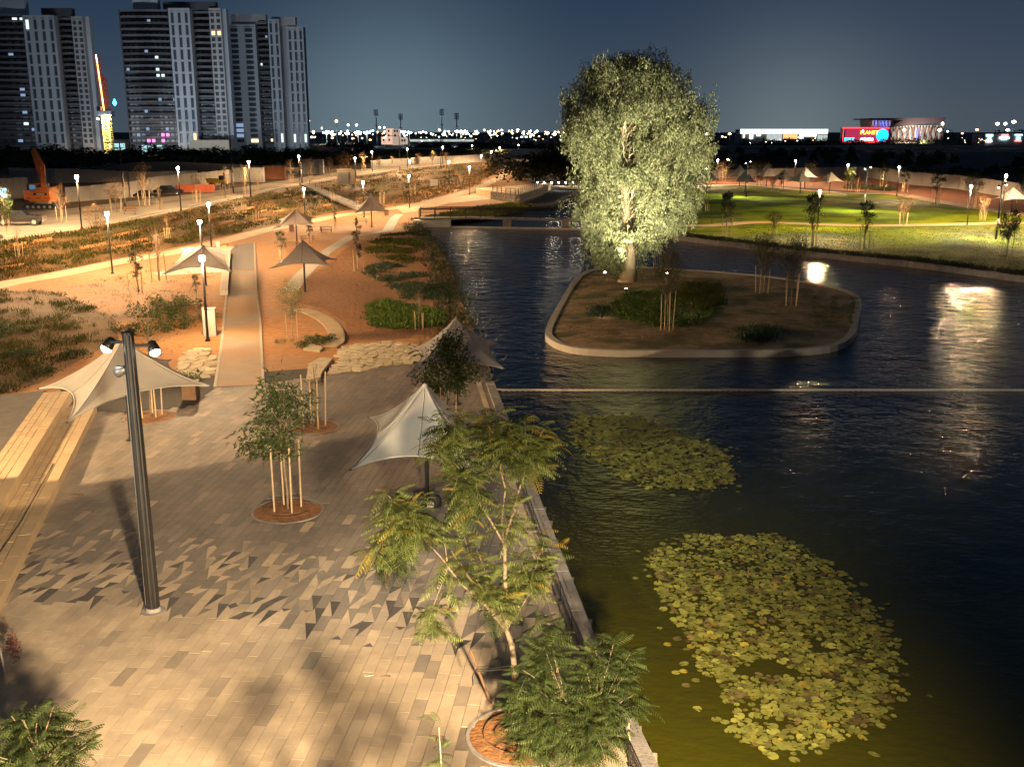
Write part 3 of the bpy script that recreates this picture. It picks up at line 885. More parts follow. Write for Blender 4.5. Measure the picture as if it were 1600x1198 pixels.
# curved plank path
pk = thing('plank_path', 'curved path of pale timber planks beside the green shrub', 'plank path')
pc = smooth_loop(TL([(452, 485), (475, 487), (495, 494), (512, 504), (522, 515), (526, 526), (524, 537), (513, 544)]), 8, closed=False)
acc = 0.0; nxt = 0.3
for a, b in zip(pc, pc[1:]):
    d = (b - a).length
    while acc + d >= nxt:
        p = a.lerp(b, (nxt - acc) / d); dr = (b - a).normalized()
        mb = MB(); mb.box((0, 0, 0), (0.44, 1.15, 0.09)); o = mb.build('plank', M_PLANK, pk)
        o.location = (p.x, p.y, 0.10); o.rotation_euler = (0, 0, math.atan2(dr.y, dr.x)); nxt += 0.47
    acc += d

# ================================================================== LAMPS
def lamp_proto():
    t = bpy.data.objects.new('park_lamp', None); C.objects.link(t)
    mb = MB(); mb.lathe((0, 0, 0), [(0.19, 0), (0.19, 0.10), (0.13, 0.14), (0.105, 0.30)], 12); mb.build('foot', M_POLE, t, True)
    mb = MB(); mb.lathe((0, 0, 0), [(0.095, 0.28), (0.085, 3.0), (0.075, 5.55)], 10); mb.build('pole', M_POLE, t, True)
    mb = MB(); mb.lathe((0, 0, 0), [(0.12, 2.2), (0.12, 2.34)], 10); mb.build('collar', M_POLE, t)
    mb = MB(); mb.lathe((0, 0, 0), [(0.06, 5.52), (0.18, 5.60), (0.20, 5.86), (0.12, 5.95)], 12); mb.build('lamp_glass', M_LENS, t, True)
    mb = MB(); mb.lathe((0, 0, 0), [(0.20, 5.95), (0.18, 6.0), (0.05, 6.03)], 12); mb.build('lamp_cap', M_POLE, t, True)
    return remember(t)
lampP = lamp_proto()
LG = 'black park lamps with lit heads'
LAMP_SPOTS = []
def lamp(head, base, z, label, watts=1500, group=LG, col=WARM):
    p = T(base[0], base[1], z)
    h = max(3.2, min(8.0, top(p, head[1]) - z))
    o = place(lampP, p, rng.uniform(0, 6), label, 'street lamp', group, (1.0, 1.0, h / 6.0))
    LAMP_SPOTS.append((p, h, watts, col))
    return o
lamp((121, 273), (128, 358), 3, 'lit black lamp post on the street kerb right of the black pickup', 2400)
lamp((-62, 282), (-56, 372), 3, 'unseen lamp post added on the street kerb left of the black pickup', 2200)  # out-of-view lamp added to brighten the street by the excavator
lamp((166, 330), (176, 428), 0, 'lit lamp post on the sandy path beside the row of stakes', 1900)
lamp((279, 260), (283, 329), 3, 'lit lamp post in front of the dark parked car and red skip', 1600)
lamp((325, 316), (331, 395), 0, 'lit lamp post beside the yellow bin on the lower path', 1500)
lamp((313, 343), (318, 432), 0, 'lit lamp post rising behind the left small sail canopy', 1700)
lamp((316, 398), (325, 533), 0, 'tall lit lamp post beside the grey cabinet on the dusty walkway', 1900)
lamp((388, 251), (392, 308), 3, 'lit lamp post in front of the grey and brown containers', 1600)
lamp((475, 293), (477, 344), 0, 'lit lamp post behind the sail with holes near the picnic tables', 1700)
lamp((467, 243), (469, 289), 3, 'lit lamp post by the foot of the stairs down the slope', 1600)
lamp((555, 246), (556, 279), 3, 'lit lamp post beside the beige electric cabinet', 1800)
lamp((567, 283), (569, 340), 0, 'lit lamp post just left of the farthest sail canopy', 1900)
lamp((580, 236), (582, 269), 3, 'lit lamp post on the street beyond the electric cabinet', 1600)
lamp((638, 273), (640, 325), 0, 'lit lamp post on the sandy path near the footbridge end', 2200)
lamp((640, 251), (641, 279), 1, 'lit lamp post on the dry field between street and path', 1800)
lamp((636, 232), (637, 262), 3, 'far lit lamp post on the street above the dry field', 1600)
lamp((691, 229), (692, 258), 3, 'far lit lamp post next to the tall unlit pole', 1600)
lamp((701, 251), (702, 290), 0, 'lit lamp post behind the jumble of barriers', 1800)
lamp((733, 260), (734, 305), 0, 'lit lamp post at the path fork right of the barriers', 2400)
lamp((751, 242), (752, 278), 0, 'lit lamp post along the outer bend of the sandy path', 2000)
lamp((768, 236), (768, 269), 0, 'lit lamp post further up the sandy path bend', 2000)
lamp((781, 230), (781, 262), 0, 'lit lamp post at the far end of the sandy path', 2000)
lamp((737, 227), (738, 252), 2, 'far lit lamp post before the white wall left of the dark trees', 1600)
lamp((810, 226), (810, 249), 0, 'far lit lamp post above the dark tree clump', 1600)
lamp((1121, 249), (1120, 286), 0, 'lit lamp post by the small orange tree near the big gum tree', 2600)
lamp((1135, 248), (1136, 278), 0, 'lit lamp post behind the small orange tree', 2000)
lamp((1102, 263), (1102, 288), 0, 'lit lamp half hidden at the right edge of the big gum tree', 1500)
lamp((1240, 250), (1241, 284), 0, 'lit lamp post behind the row of small sails', 2600)
lamp((1280, 297), (1277, 358), 0, 'lit lamp post beside the right path on the near lawn', 3600)
lamp((1324, 256), (1322, 297), 0, 'lit lamp post by the tree glowing yellow green', 2600)
lamp((1405, 260), (1401, 307), 0, 'lit lamp post with starry head before the hoarding on red soil', 3200)
lamp((1516, 289), (1511, 352), 0, 'lit lamp post by the white stakes on the far lawn', 3600)
lamp((1568, 272), (1564, 345), 0, 'bright lit lamp post just behind the tall unlit pole at the lawn edge', 3600)
lamp((1700, 280), (1692, 360), 0, 'lit lamp post on the lawn at the outer right', 3000)
for p, h, w, col in LAMP_SPOTS:
    spot('lamp_light', (p.x, p.y, p.z + h * 0.915), (p.x, p.y, p.z), w * (1.75 if p.z > 2 else 1.35), col, 179, 0.06, 0.16, bat=0.07)

# unlit and flood poles
def tall_pole(base, topy, z, label, arm=None, group='tall thin poles'):
    p = T(base[0], base[1], z); h = max(5, top(p, topy) - z)
    t = thing('tall_pole', label, 'pole', p, 0, group)
    mb = MB(); mb.lathe((0, 0, 0), [(0.13, 0), (0.12, h * 0.45), (0.08, h)], 8); mb.build('pole', M_POLE, t, True)
    mb = MB(); mb.lathe((0, 0, 0), [(0.135, 1.2), (0.135, h * 0.36)], 8); mb.build('pale_sleeve', M_STEEL, t, True)
    if arm:
        mb = MB(); mb.bar((0, 0, h - 0.1), (arm, 0, h - 0.05), 0.12); mb.box((arm, 0, h - 0.1), (0.8, 0.4, 0.14)); mb.build('arm', M_POLE, t)
    return p, h, t
tall_pole((196, 330), 222, 3, 'tall grey pole with short arm in front of the dark bushes', -1.6)
tall_pole((365, 302), 212, 3, 'tall thin pole in front of the right tower base')
tall_pole((472, 287), 225, 3, 'thin pole next to the lamp by the slope stairs')
tall_pole((554, 281), 214, 3, 'tall thin pole beside the electric cabinet with amber light above')
tall_pole((625, 267), 212, 3, 'tall pole with arm beside the lit pinkish tower block', -2.4)
tall_pole((689, 262), 211, 3, 'tall pole with long arm near the far stadium mast', -2.8)
def lawn_pole(base, topy, label, lit, hd=1):
    p, h, t = tall_pole(base, topy, 0, label, None, 'flood poles on the right lawn')
    for k, (a, hh) in enumerate(((0.5, h - 0.35), (-0.5, h - 0.7))):
        mb = MB(); mb.bar((0, 0, hh), (a * 0.7, -0.15, hh + 0.05), 0.07); mb.build('bracket', M_POLE, t)
        mb = MB(); mb.lathe((a, -0.2, hh - 0.15), [(0.10, 0), (0.17, 0.12), (0.15, 0.3), (0.05, 0.36)], 10); mb.build('flood_head', M_POLE, t)
        if lit: 
            mb = MB(); mb.lathe((a, -0.2, hh - 0.2), [(0.02, 0), (0.10, 0.02), (0.12, 0.08)], 10); mb.build('flood_lens', M_LENSF, t)
    return p, h
FLOODS = []
for b, ty, lb in (((1350, 330), 257, 'flood pole with small heads on the middle of the far lawn'), ((1556, 374), 283, 'tallest dark flood pole at the right on the near lawn'), ((1166, 308), 249, 'flood pole rising behind the lawn near the big gum tree')):
    FLOODS.append(lawn_pole(b, ty, lb, True))

# the near floodlight pole on the plaza
fp = T(240, 955); fh = top(fp, 520)
t = thing('floodlight_pole', 'tall dark ribbed floodlight pole standing on the triangle tile band', 'floodlight pole', fp)
nr = 28; V_, F_ = [], []
for h, r_ in ((0.0, 0.20), (2.5, 0.185), (5.5, 0.17), (fh, 0.155)):
    for k in range(nr):
        a = 2 * math.pi * k / nr; rr = r_ * (1.0 if k % 2 else 0.93)
        V_.append((math.cos(a) * rr, math.sin(a) * rr, h))
for i in range(3):
    for k in range(nr): F_.append((i * nr + k, i * nr + (k + 1) % nr, (i + 1) * nr + (k + 1) % nr, (i + 1) * nr + k))
mb = MB(); mb.add(V_, F_); mb.build('shaft', M_POLE, t)
mb = MB(); mb.lathe((0, 0, fh), [(0.165, -0.05), (0.165, 0.02), (0.12, 0.05)], 20); mb.build('cap', M_POLE, t)
mb = MB(); mb.lathe((0, 0, 0), [(0.36, 0.0), (0.36, 0.035), (0.23, 0.05), (0.205, 0.16)], 16); mb.build('base_collar', M_CONC, t)
mb = MB(); mb.tube([(-0.21, 0.0, 0.2), (-0.19, 0, 3.0), (-0.175, 0, fh - 1.2)], 0.02, 6); mb.build('conduit', M_STEEL, t)
def flood_head(dx, dz, out, lit=True):
    c = Vector((dx, 0.12, fh - dz)); ax = Vector(out).normalized()
    mb = MB(); mb.bar((0.12 * (1 if dx > 0 else -1), 0, fh - dz + 0.16), c + Vector((0, 0, 0.14)), 0.08); mb.bar(c + Vector((0, 0, 0.16)), c - ax * 0.05, 0.07)
    mb.build('flood_arm', M_POLE, t)
    mb = MB(); mb.tube([c - ax * 0.30, c - ax * 0.26, c - ax * 0.08, c + ax * 0.04, c + ax * 0.05], [0.04, 0.11, 0.155, 0.165, 0.15], 14); b_ = mb.build('flood_head', M_POLE if lit else M_STEEL, t, True)
    if lit:
        mb = MB(); mb.tube([c + ax * 0.04, c + ax * 0.12, c + ax * 0.18], [0.15, 0.13, 0.03], 14); mb.build('flood_lens', M_LENSF, b_, True)
    return fp + c + ax * 0.16
fl1 = flood_head(-0.66, 0.42, (-0.45, -0.40, -0.80))
fl2 = flood_head(0.66, 0.52, (0.40, -0.40, -0.82))
flood_head(-0.42, 1.15, (-0.75, 0.15, -0.35), lit=False)

# ---- off-frame floodlight that lights the near paving, on a pole of its own behind the camera
key_p = Vector((3.4, -1.5, 0)); key_h = 10.2
t = thing('floodlight_pole', 'tall dark floodlight pole beyond the near edge of the plaza', 'floodlight pole', key_p)
mb = MB(); mb.lathe((0, 0, 0), [(0.2, 0), (0.155, key_h)], 16); mb.build('shaft', M_POLE, t, True)
mb = MB(); mb.tube([(-0.3, 0.2, key_h - 0.2), (-0.3, 0.3, key_h - 0.35), (-0.3, 0.36, key_h - 0.45)], [0.05, 0.16, 0.17], 14); mb.build('flood_head', M_POLE, t)
sheet('paving_apron', [(-60, -20), (5.5, -20), (5.0, 9), (-10.2, 9), (-60, 9)], 0.004, M_GROUT)

KEY = 82000
key_at = key_p + Vector((-0.3, 0.45, key_h - 0.6))
spot('key_flood', key_at, (-1.2, 10.5, 0), KEY, (1.0, 0.74, 0.45), 84, 0.9, 0.4)
# a second, unseen pole added beyond the seat steps: one head on the trees and canopies by the wall, one across the far paving
sp_p, sp_h = Vector((-24, 9, 0)), 9.6
t = thing('floodlight_pole', 'unseen floodlight pole added beyond the near end of the seat steps', 'floodlight pole', sp_p)
mb = MB(); mb.lathe((0, 0, 0), [(0.2, 0), (0.155, sp_h)], 16); mb.build('shaft', M_POLE, t, True)
mb = MB(); mb.tube([(0.2, 0.2, sp_h - 0.2), (0.3, 0.3, sp_h - 0.3), (0.36, 0.36, sp_h - 0.36)], [0.05, 0.16, 0.17], 14); mb.build('flood_head', M_POLE, t)
spot('tree_flood', sp_p + Vector((0.5, 0.5, sp_h - 0.4)), (-1.8, 31, 4.6), 31000, (1.0, 0.90, 0.68), 30, 1.0, 0.2)
side_p = Vector((-33, 27, 0))
t = thing('floodlight_pole', 'tall dark floodlight pole on the soil left of the asphalt patch', 'floodlight pole', side_p)
mb = MB(); mb.lathe((0, 0, 0), [(0.2, 0), (0.155, 10)], 16); mb.build('shaft', M_POLE, t, True)
mb = MB(); mb.tube([(0.2, 0.2, 9.8), (0.3, 0.3, 9.7), (0.36, 0.36, 9.6)], [0.05, 0.16, 0.17], 14); mb.build('flood_head', M_POLE, t)
spot('side_flood', side_p + Vector((0.5, 0.5, 9.6)), (-16.0, 53.5, 0), 30000, (1.0, 0.67, 0.35), 42, 0.12, 0.15)
# the pair on the plaza pole
spot('plaza_flood', fl1, fl1 + Vector((-6.2, 7.9, -1.2)), 7000, (1.0, 0.66, 0.34), 62, 0.16, 0.08)
spot('plaza_flood', fl2, fl2 + Vector((2.4, 9.7, -1.2)), 5000, (1.0, 0.66, 0.34), 60, 0.16, 0.08)
for p, h in FLOODS:
    spot('lawn_flood', p + Vector((0.5, -0.2, h - 0.45)), p + Vector((1.5, -4, 0)), 20000, (1.0, 0.93, 0.62), 98, 0.7, 0.15)
    spot('lawn_flood', p + Vector((-0.5, -0.2, h - 0.8)), p + Vector((-9.0, 2.5, 0)), 26000, (1.0, 0.93, 0.62), 118, 0.7, 0.15)

# ================================================================== SAIL CANOPIES
def sail(base, apex_py, tips, tipz, label, z=0.0, group='pale tensile sail canopies', detail=True, footing=None):
    """a four-cornered cone of stretched cloth on a central mast"""
    p = T(base[0], base[1], z)
    H = top(p, apex_py) - z
    pts = []
    for tp_ in tips:
        q = T(tp_[0], tp_[1], z + tipz) - p; pts.append(Vector((q.x, q.y, tipz)))
    if len(pts) == 2: pts += [Vector((-pts[0].x, -pts[0].y, tipz)), Vector((-pts[1].x, -pts[1].y, tipz))]
    if len(pts) == 3: pts.append(Vector((pts[0].x + pts[2].x - pts[1].x, pts[0].y + pts[2].y - pts[1].y, tipz)))
    # keep the canopy a believable square: tips at the mean radius, spread round the mast
    ang = sorted(math.atan2(q.y, q.x) for q in pts)
    rad = min(3.4, max(1.9, sum(math.hypot(q.x, q.y) for q in pts) / 4))
    if not detail:
        pts = [Vector((math.cos(a) * rad, math.sin(a) * rad, tipz)) for a in (ang[0], ang[0] + math.pi / 2, ang[0] + math.pi, ang[0] + 1.5 * math.pi)]
    else:
        pts = sorted(pts, key=lambda q: math.atan2(q.y, q.x))
    NE, NR = (14, 14) if detail else (7, 8)
    ring = []
    for i in range(4):
        a, b = pts[i], pts[(i + 1) % 4]
        m_ = (a + b) / 2
        for k in range(NE):
            u = k / NE
            e = a.lerp(b, u)
            s_ = 4 * u * (1 - u)
            e = Vector((e.x - m_.x * 0.25 * s_, e.y - m_.y * 0.25 * s_, e.z + 0.22 * s_))
            ring.append(e)
    n = len(ring); V_, F_ = [], []
    for j in range(NR + 1):
        t_ = j / NR
        for e in ring:
            d = math.hypot(e.x, e.y)
            r0 = 0.10 / max(d, 1e-6)
            f = r0 + (1 - r0) * t_
            hh = e.z + (H - 0.10 - e.z) * ((1 - t_) ** 1.42)
            V_.append((e.x * f, e.y * f, hh))
    for j in range(NR):
        for i in range(n): F_.append((j * n + i, (j + 1) * n + i, (j + 1) * n + (i + 1) % n, j * n + (i + 1) % n))
    t = thing('sail_canopy', label, 'sail canopy', p, 0, group)
    mb = MB(); mb.add(V_, F_); cl = mb.build('sail', M_CLOTH, t, True)
    mb = MB(); mb.tube([Vector(e) for e in ring] + [Vector(ring[0])], 0.032, 4, False); mb.build('hem', M_SEAM, cl)
    if detail:
        mb = MB()
        for q in range(0, 4 * NE, NE // 2):
            mb.tube([Vector(V_[j * n + q]) + Vector((0, 0, 0.006)) for j in range(NR + 1)], 0.022, 4, False)
        mb.build('seam', M_SEAM, cl)
    mb = MB(); mb.lathe((0, 0, 0), [(0.085, 0), (0.08, H - 0.12)], 10); mb.build('mast', M_POLE, t, True)
    mb = MB(); mb.lathe((0, 0, 0), [(0.125, H - 0.14), (0.125, H - 0.08), (0.06, H + 0.02)], 12); mb.build('mast_cap', M_SEAM, t, True)
    mb = MB(); mb.lathe((0, 0, 0), [(0.25, 0.0), (0.25, 0.06), (0.12, 0.09), (0.10, 0.25)], 12); mb.build('mast_foot', M_POLE, t)
    for q in pts:
        mb = MB(); mb.tube([(0, 0, H * 0.60), (q.x * 0.97, q.y * 0.97, q.z - 0.03)], [0.035, 0.022], 6); mb.build('arm', M_STEEL if detail else M_POLE, t, True)
        mb = MB(); mb.box((q.x * 1.01, q.y * 1.01, q.z), (0.14, 0.05, 0.04), math.atan2(q.y, q.x)); mb.build('corner_clip', M_POLE, t)
    return p, H, t
_, _, sc = sail((668, 790), 600, [(549, 733), (577, 652), (745, 660)], 2.9, 'largest pale sail canopy, half behind the feathery leaved tree')
for k, (dx, dy) in enumerate(((-0.32, 0.1), (0.36, -0.12))):
    mb = MB(); mb.lathe((dx, dy, 0.03), [(0.16, 0), (0.19, 0.08), (0.19, 0.34), (0.12, 0.42)], 12); mb.build('ballast_drum', M_RUBBER, sc, True)
mb = MB(); mb.box((0.14, -0.30, 0.16), (0.26, 0.10, 0.2)); mb.build('pale_label', M_CONCL, sc)
sail((714, 632), 497, [(638, 586), (643, 544), (776, 536)], 2.7, 'pale sail canopy at the water edge behind the round dark tree')
sail((205, 688), 531, [(61, 607), (106, 659), (328, 603)], 2.9, 'pale sail canopy behind the near floodlight pole above the seat steps')
sail((477, 457), 375, [(422, 419), (516, 415)], 2.6, 'pale sail canopy over the narrow concrete strip among mulch')
sail((464, 380), 326, [(427, 357), (492, 354)], 2.6, 'pale sail canopy speckled with leaf shadows by the picnic tables')
sail((581, 355), 304, [(554, 323), (604, 323)], 2.6, 'pale sail canopy nearest the footbridge beside a picnic table')
sail((322, 446), 383, [(255, 428), (362, 425)], 2.5, 'pale sail canopy hidden in part by the lamp near the seat wall')
G_ = 'small pale sails along the right lawn'
for b, a, lb in (((1155, 292), 258, 'small pale sail behind the orange tree, leftmost of the row'), ((1164, 303), 264, 'small pale sail just left of the dark flood pole by the gum tree'),
                 ((1197, 292), 256, 'small pale sail at the back behind the gap in the row'), ((1223.5, 299), 264, 'small pale sail with a lit underside in the middle of the row'),
                 ((1250, 302), 268, 'small pale sail at the front right of the lit one'), ((1257, 294), 261, 'small pale sail peeking over the front right one'),
                 ((1296, 302), 268, 'small pale sail at the right end of the row before white stakes'), ((1104, 299), 265, 'small pale sail partly hidden by the big gum tree'),
                 ((1579, 336), 292, 'lone pale sail beyond the tall flood pole at the far right')):
    sail(b, a, [(b[0] - 17, a + 22), (b[0] + 17, a + 22)], 2.6, lb, 0, G_, detail=False)

# ================================================================== TREES
def frond_arrays(n_pin=13, L=0.55, droop=0.35):
    """one feathery compound leaf along +x: rachis and pairs of comb-edged pinnae"""
    vs_, fs = [], []
    def pt(t): return np.array([L * t * (1 - 0.12 * t), 0, -droop * L * t * t])
    for i in range(n_pin):
        t = 0.12 + 0.88 * i / (n_pin - 1)
        c = pt(t); pl = L * 0.34 * math.sin(math.pi * (0.20 + 0.74 * t)) ** 0.8
        for s in (-1, 1):
            w = L * 0.029
            d = np.array([0.36, s * 0.90, -0.25 - 0.25 * t]); d /= np.linalg.norm(d)
            q = np.array([0.84, -s * 0.55, 0.0])
            o = len(vs_)
            vs_ += [c, c + d * pl * 0.55 + q * w, c + d * pl - np.array([0, 0, 0.02]), c + d * pl * 0.55 - q * w]
            fs.append((o, o + 1, o + 2, o + 3))
    o = len(vs_)
    for i in range(4):
        c = pt(i / 3); vs_ += [c + (0, 0.006, 0), c + (0, -0.006, 0)]
    for i in range(3): fs.append((o + 2 * i, o + 2 * i + 1, o + 2 * i + 3, o + 2 * i + 2))
    return np.array(vs_, float), np.array(fs)
FROND = [frond_arrays(9, 0.62, dr) for dr in (0.25, 0.45, 0.7)]
def frond_objs(parent, tips, n_each, mats, limit=300, size=1.0, up=0.35):
    """rosettes of feathery leaves at the branch tips; the first ones are single leaves, the rest one mass"""
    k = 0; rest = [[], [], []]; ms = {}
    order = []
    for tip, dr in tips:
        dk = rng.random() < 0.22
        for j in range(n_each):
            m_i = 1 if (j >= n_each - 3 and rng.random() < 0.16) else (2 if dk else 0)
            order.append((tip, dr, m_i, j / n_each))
    idx = rng.permutation(len(order))
    for q in idx:
        tip, dr, m_i, u_ = order[q]
        a = rng.uniform(0, 2 * math.pi); el = rng.uniform(-0.25, 0.40) + up * (u_ - 0.3)
        d = Vector((math.cos(a) * math.cos(el), math.sin(a) * math.cos(el), math.sin(el))) + Vector(dr) * 0.35
        d.normalize()
        rot = d.to_track_quat('X', 'Z').to_matrix() @ Matrix.Rotation(rng.uniform(-0.4, 0.4), 3, 'X')
        f_i = int(rng.integers(3)); s_ = size * rng.uniform(0.65, 1.2)
        p = Vector(tip) - Vector(dr) * (1 - u_) * 0.55 + Vector(rng.normal(size=3)) * 0.05
        if k < limit:
            if (f_i, m_i) not in ms: ms[(f_i, m_i)] = arr_mesh('leaf_frond', FROND[f_i][0], FROND[f_i][1], mats[m_i])
            o = link('leaf_frond', ms[(f_i, m_i)], parent)
            m4 = rot.to_4x4(); m4.translation = p
            o.matrix_local = m4 @ Matrix.Scale(s_, 4)
            k += 1
        else:
            rm = np.array(rot) * s_
            rest[m_i].append((FROND[f_i][0] @ rm.T + np.array(p), FROND[f_i][1]))
    parts = [(cat_vf(r), i) for i, r in enumerate(rest) if r]
    if parts:
        v, f = cat_vf([p for p, _ in parts])
        me = arr_mesh('foliage', v, f, mats)
        mi = np.concatenate([np.full(len(p[1]), i) for p, i in parts]).astype(np.int32)
        me.polygons.foreach_set('material_index', mi)
        link('foliage', me, parent)['kind'] = 'stuff'
def branch(mb, a, b, r0, r1, sag=0.0, n=6, seg=5, wob=0.05):
    a, b = Vector(a), Vector(b); L = (b - a).length
    pts = []
    for i in range(seg + 1):
        t = i / seg
        p = a.lerp(b, t)
        p.z += -sag * 4 * t * (1 - t)
        if 0 < i < seg: p += Vector(rng.normal(size=3)) * wob * L * 0.3
        pts.append(p)
    mb.tube(pts, [r0 + (r1 - r0) * i / seg for i in range(seg + 1)], n)
    return pts
def stakes(t, n, r, h, ph=0.3, lean=0.10, tie=True, m=M_WOODS, th=0.032):
    tops_ = []
    for k in range(n):
        a = ph + 2 * math.pi * k / n
        mb = MB(); b = Vector((math.cos(a) * r, math.sin(a) * r, 0)); tp_ = b * (1 + lean) + Vector((rng.normal() * 0.04, rng.normal() * 0.04, h * rng.uniform(0.94, 1.04)))
        mb.tube([b - Vector((0, 0, 0.05)), tp_], [th * 1.1, th], 6); mb.build('stake', m, t); tops_.append(b.lerp(tp_, 0.9))
    if tie:
        mb = MB()
        for q in tops_: mb.tube([q, (0, 0, q.z - 0.03)], 0.012, 4)
        mb.build('tie', M_RUBBER, t)

# --- feathery tree A in front of the lake wall
def at_px(px, py, ydist):
    """a point at plan distance ydist that shows at (px, py): used to set branch tips of a tree where it stands"""
    x, y = (px - 800) / FOC, -(py - 599) / FOC
    dy = math.cos(PITCH) + y * math.sin(PITCH); dz = -math.sin(PITCH) + y * math.cos(PITCH)
    t = ydist / dy
    return Vector((x * t, ydist, CAMH + dz * t))
tb = T(812, 1120); tb.z = 0.05
treeA = thing('feathery_tree', 'tall multi stemmed feathery leaved tree leaning over the lake wall beside the tree pit', 'tree', tb)
Y0 = tb.y
def loc(p): return Vector(p) - tb
mbT = MB()
fork = loc(at_px(800, 1008, Y0)); f2 = loc(at_px(792, 985, Y0 + 0.1)); f3 = loc(at_px(788, 850, Y0 + 0.3)); f4 = loc(at_px(790, 830, Y0 + 0.4))
branch(mbT, (0, 0, -0.05), fork, 0.085, 0.07, 0, 10, 4, 0.02); branch(mbT, fork, f2, 0.07, 0.06, 0, 10, 1); branch(mbT, f2, f3, 0.058, 0.045, 0, 8, 5, 0.02)
tipsA = []
def limb(a, px, py, dy, r0, r1, m=6, sag=0.0):
    e = loc(at_px(px, py, Y0 + dy)); pts = branch(mbT, a, e, r0, r1, sag, 6, 5, 0.04); 
    d = (e - Vector(a)).normalized()
    tipsA.append((e, d))
    if r0 <= 0.02:
        for u in (0.72, 0.45):
            tipsA.append((Vector(a).lerp(e, u) + Vector(rng.normal(size=3)) * 0.16 + Vector((0, 0, 0.12)), d))
    return e
E1 = limb(f2, 700, 885, -0.5, 0.045, 0.025); E1b = limb(E1, 655, 830, -0.8, 0.022, 0.012); limb(E1b, 594, 845, -1.1, 0.012, 0.006); limb(E1b, 622, 780, -0.7, 0.012, 0.006); limb(E1, 690, 815, -0.2, 0.018, 0.008); limb(E1b, 582, 870, -1.0, .01, .005); limb(E1b, 650, 745 + 25, -.6, .012, .005); limb(E1b, 607, 900, -1.2, .01, .005)
limb(E1b, 572, 855, -1.3, .01, .005); limb(E1b, 592, 805, -.9, .01, .005); limb(E1b, 634, 870, -.9, .01, .005); limb(E1b, 607, 775, -.8, .01, .005)
limb(E1b, 572, 862, -1.4, .01, .005); limb(E1b, 588, 890, -1.2, .01, .005); limb(E1b, 600, 765, -.8, .01, .005)
E2 = limb(E1, 668, 975, -0.7, 0.014, 0.008, sag=-0.05); limb(E2, 690, 990, -0.9, 0.008, 0.004)
E3 = limb(f2, 830, 920, 0.5, 0.026, 0.014); limb(E3, 850, 845, 0.6, 0.014, 0.007); limb(E3, 815, 880, 0.2, 0.012, 0.006); limb(E3, 868, 848, 0.9, .012, .005); limb(E3, 840, 875, .3, .012, .005)
E4 = limb(f3, 735, 760, 0.0, 0.032, 0.018); E4b = limb(E4, 700, 700, -0.3, 0.018, 0.009); limb(E4b, 665, 690, -0.6, 0.012, 0.005); limb(E4b, 690, 660, -0.1, 0.012, 0.005); limb(E4, 740, 800, -0.4, 0.012, 0.005); limb(E4, 690, 740, -0.6, 0.012, 0.005); limb(E4, 760, 790, -.2, .01, .005); limb(E4b, 720, 655, .3, .01, .005); limb(E4b, 672, 715, -.5, .01, .005); limb(E4b, 705, 725, -.2, .01, .005); limb(E4, 722, 690, .1, .012, .005); limb(E4, 712, 815, -.5, .012, .005)
E5 = limb(f3, 785, 700, 0.2, 0.032, 0.016); limb(E5, 760, 660, 0.0, 0.014, 0.006); limb(E5, 800, 655, 0.3, 0.014, 0.006); limb(E5, 770, 720, -0.3, 0.012, 0.006); limb(E5, 745, 640, .4, .012, .005); limb(E5, 780, 640, .6, .012, .005); limb(E5, 790, 690, -.3, .012, .005); limb(E5, 755, 700, .4, .012, .005)
E6 = limb(f3, 825, 715, 0.4, 0.034, 0.016); limb(E6, 850, 670, 0.6, 0.014, 0.006); limb(E6, 862, 700, 0.7, 0.014, 0.006); limb(E6, 820, 660, 0.2, 0.014, 0.006); limb(E6, 840, 740, 0.1, 0.012, 0.005); limb(E6, 868, 690, 1.0, .012, .005); limb(E6, 835, 655, .8, .012, .005); limb(E6, 855, 735, .5, .012, .005); limb(E6, 808, 690, .2, .012, .005)
limb(f3, 810, 770, -0.3, 0.012, 0.006); E7 = limb(f4, 840, 830, 0.4, 0.014, 0.006)
limb(f2, 720, 880, -0.6, 0.012, 0.006); limb(f2, 745, 860, -.3, .014, .006); limb(f2, 725, 835, -.2, .014, .006); limb(f2, 705, 860, -.5, .014, .006); limb(f2, 740, 900, -.6, .012, .006); limb(f2, 812, 890, .3, .01, .005)
mbT.build('trunk', M_BARK, treeA, True)
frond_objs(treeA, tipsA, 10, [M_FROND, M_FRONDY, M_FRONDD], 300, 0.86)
stk = at_px(735, 1015, Y0 - 0.1); sb = T(768, 1100)
mb = MB(); mb.tube([loc(sb), loc(stk)], 0.035, 6); mb.build('stake', M_WOODD, treeA)
mb = MB(); mb.tube([loc(at_px(742, 1046, Y0 - 0.1)), loc(at_px(800, 1040, Y0))], 0.012, 4); mb.tube([loc(at_px(742, 1049, Y0 - 0.1)), loc(at_px(800, 1044, Y0))], 0.012, 4); mb.tube([loc(at_px(741, 1048, Y0 - .12)), loc(at_px(738, 1058, Y0 - .15)), loc(at_px(739, 1070, Y0 - .12))], 0.014, 4); mb.build('tie', M_RUBBER, treeA)

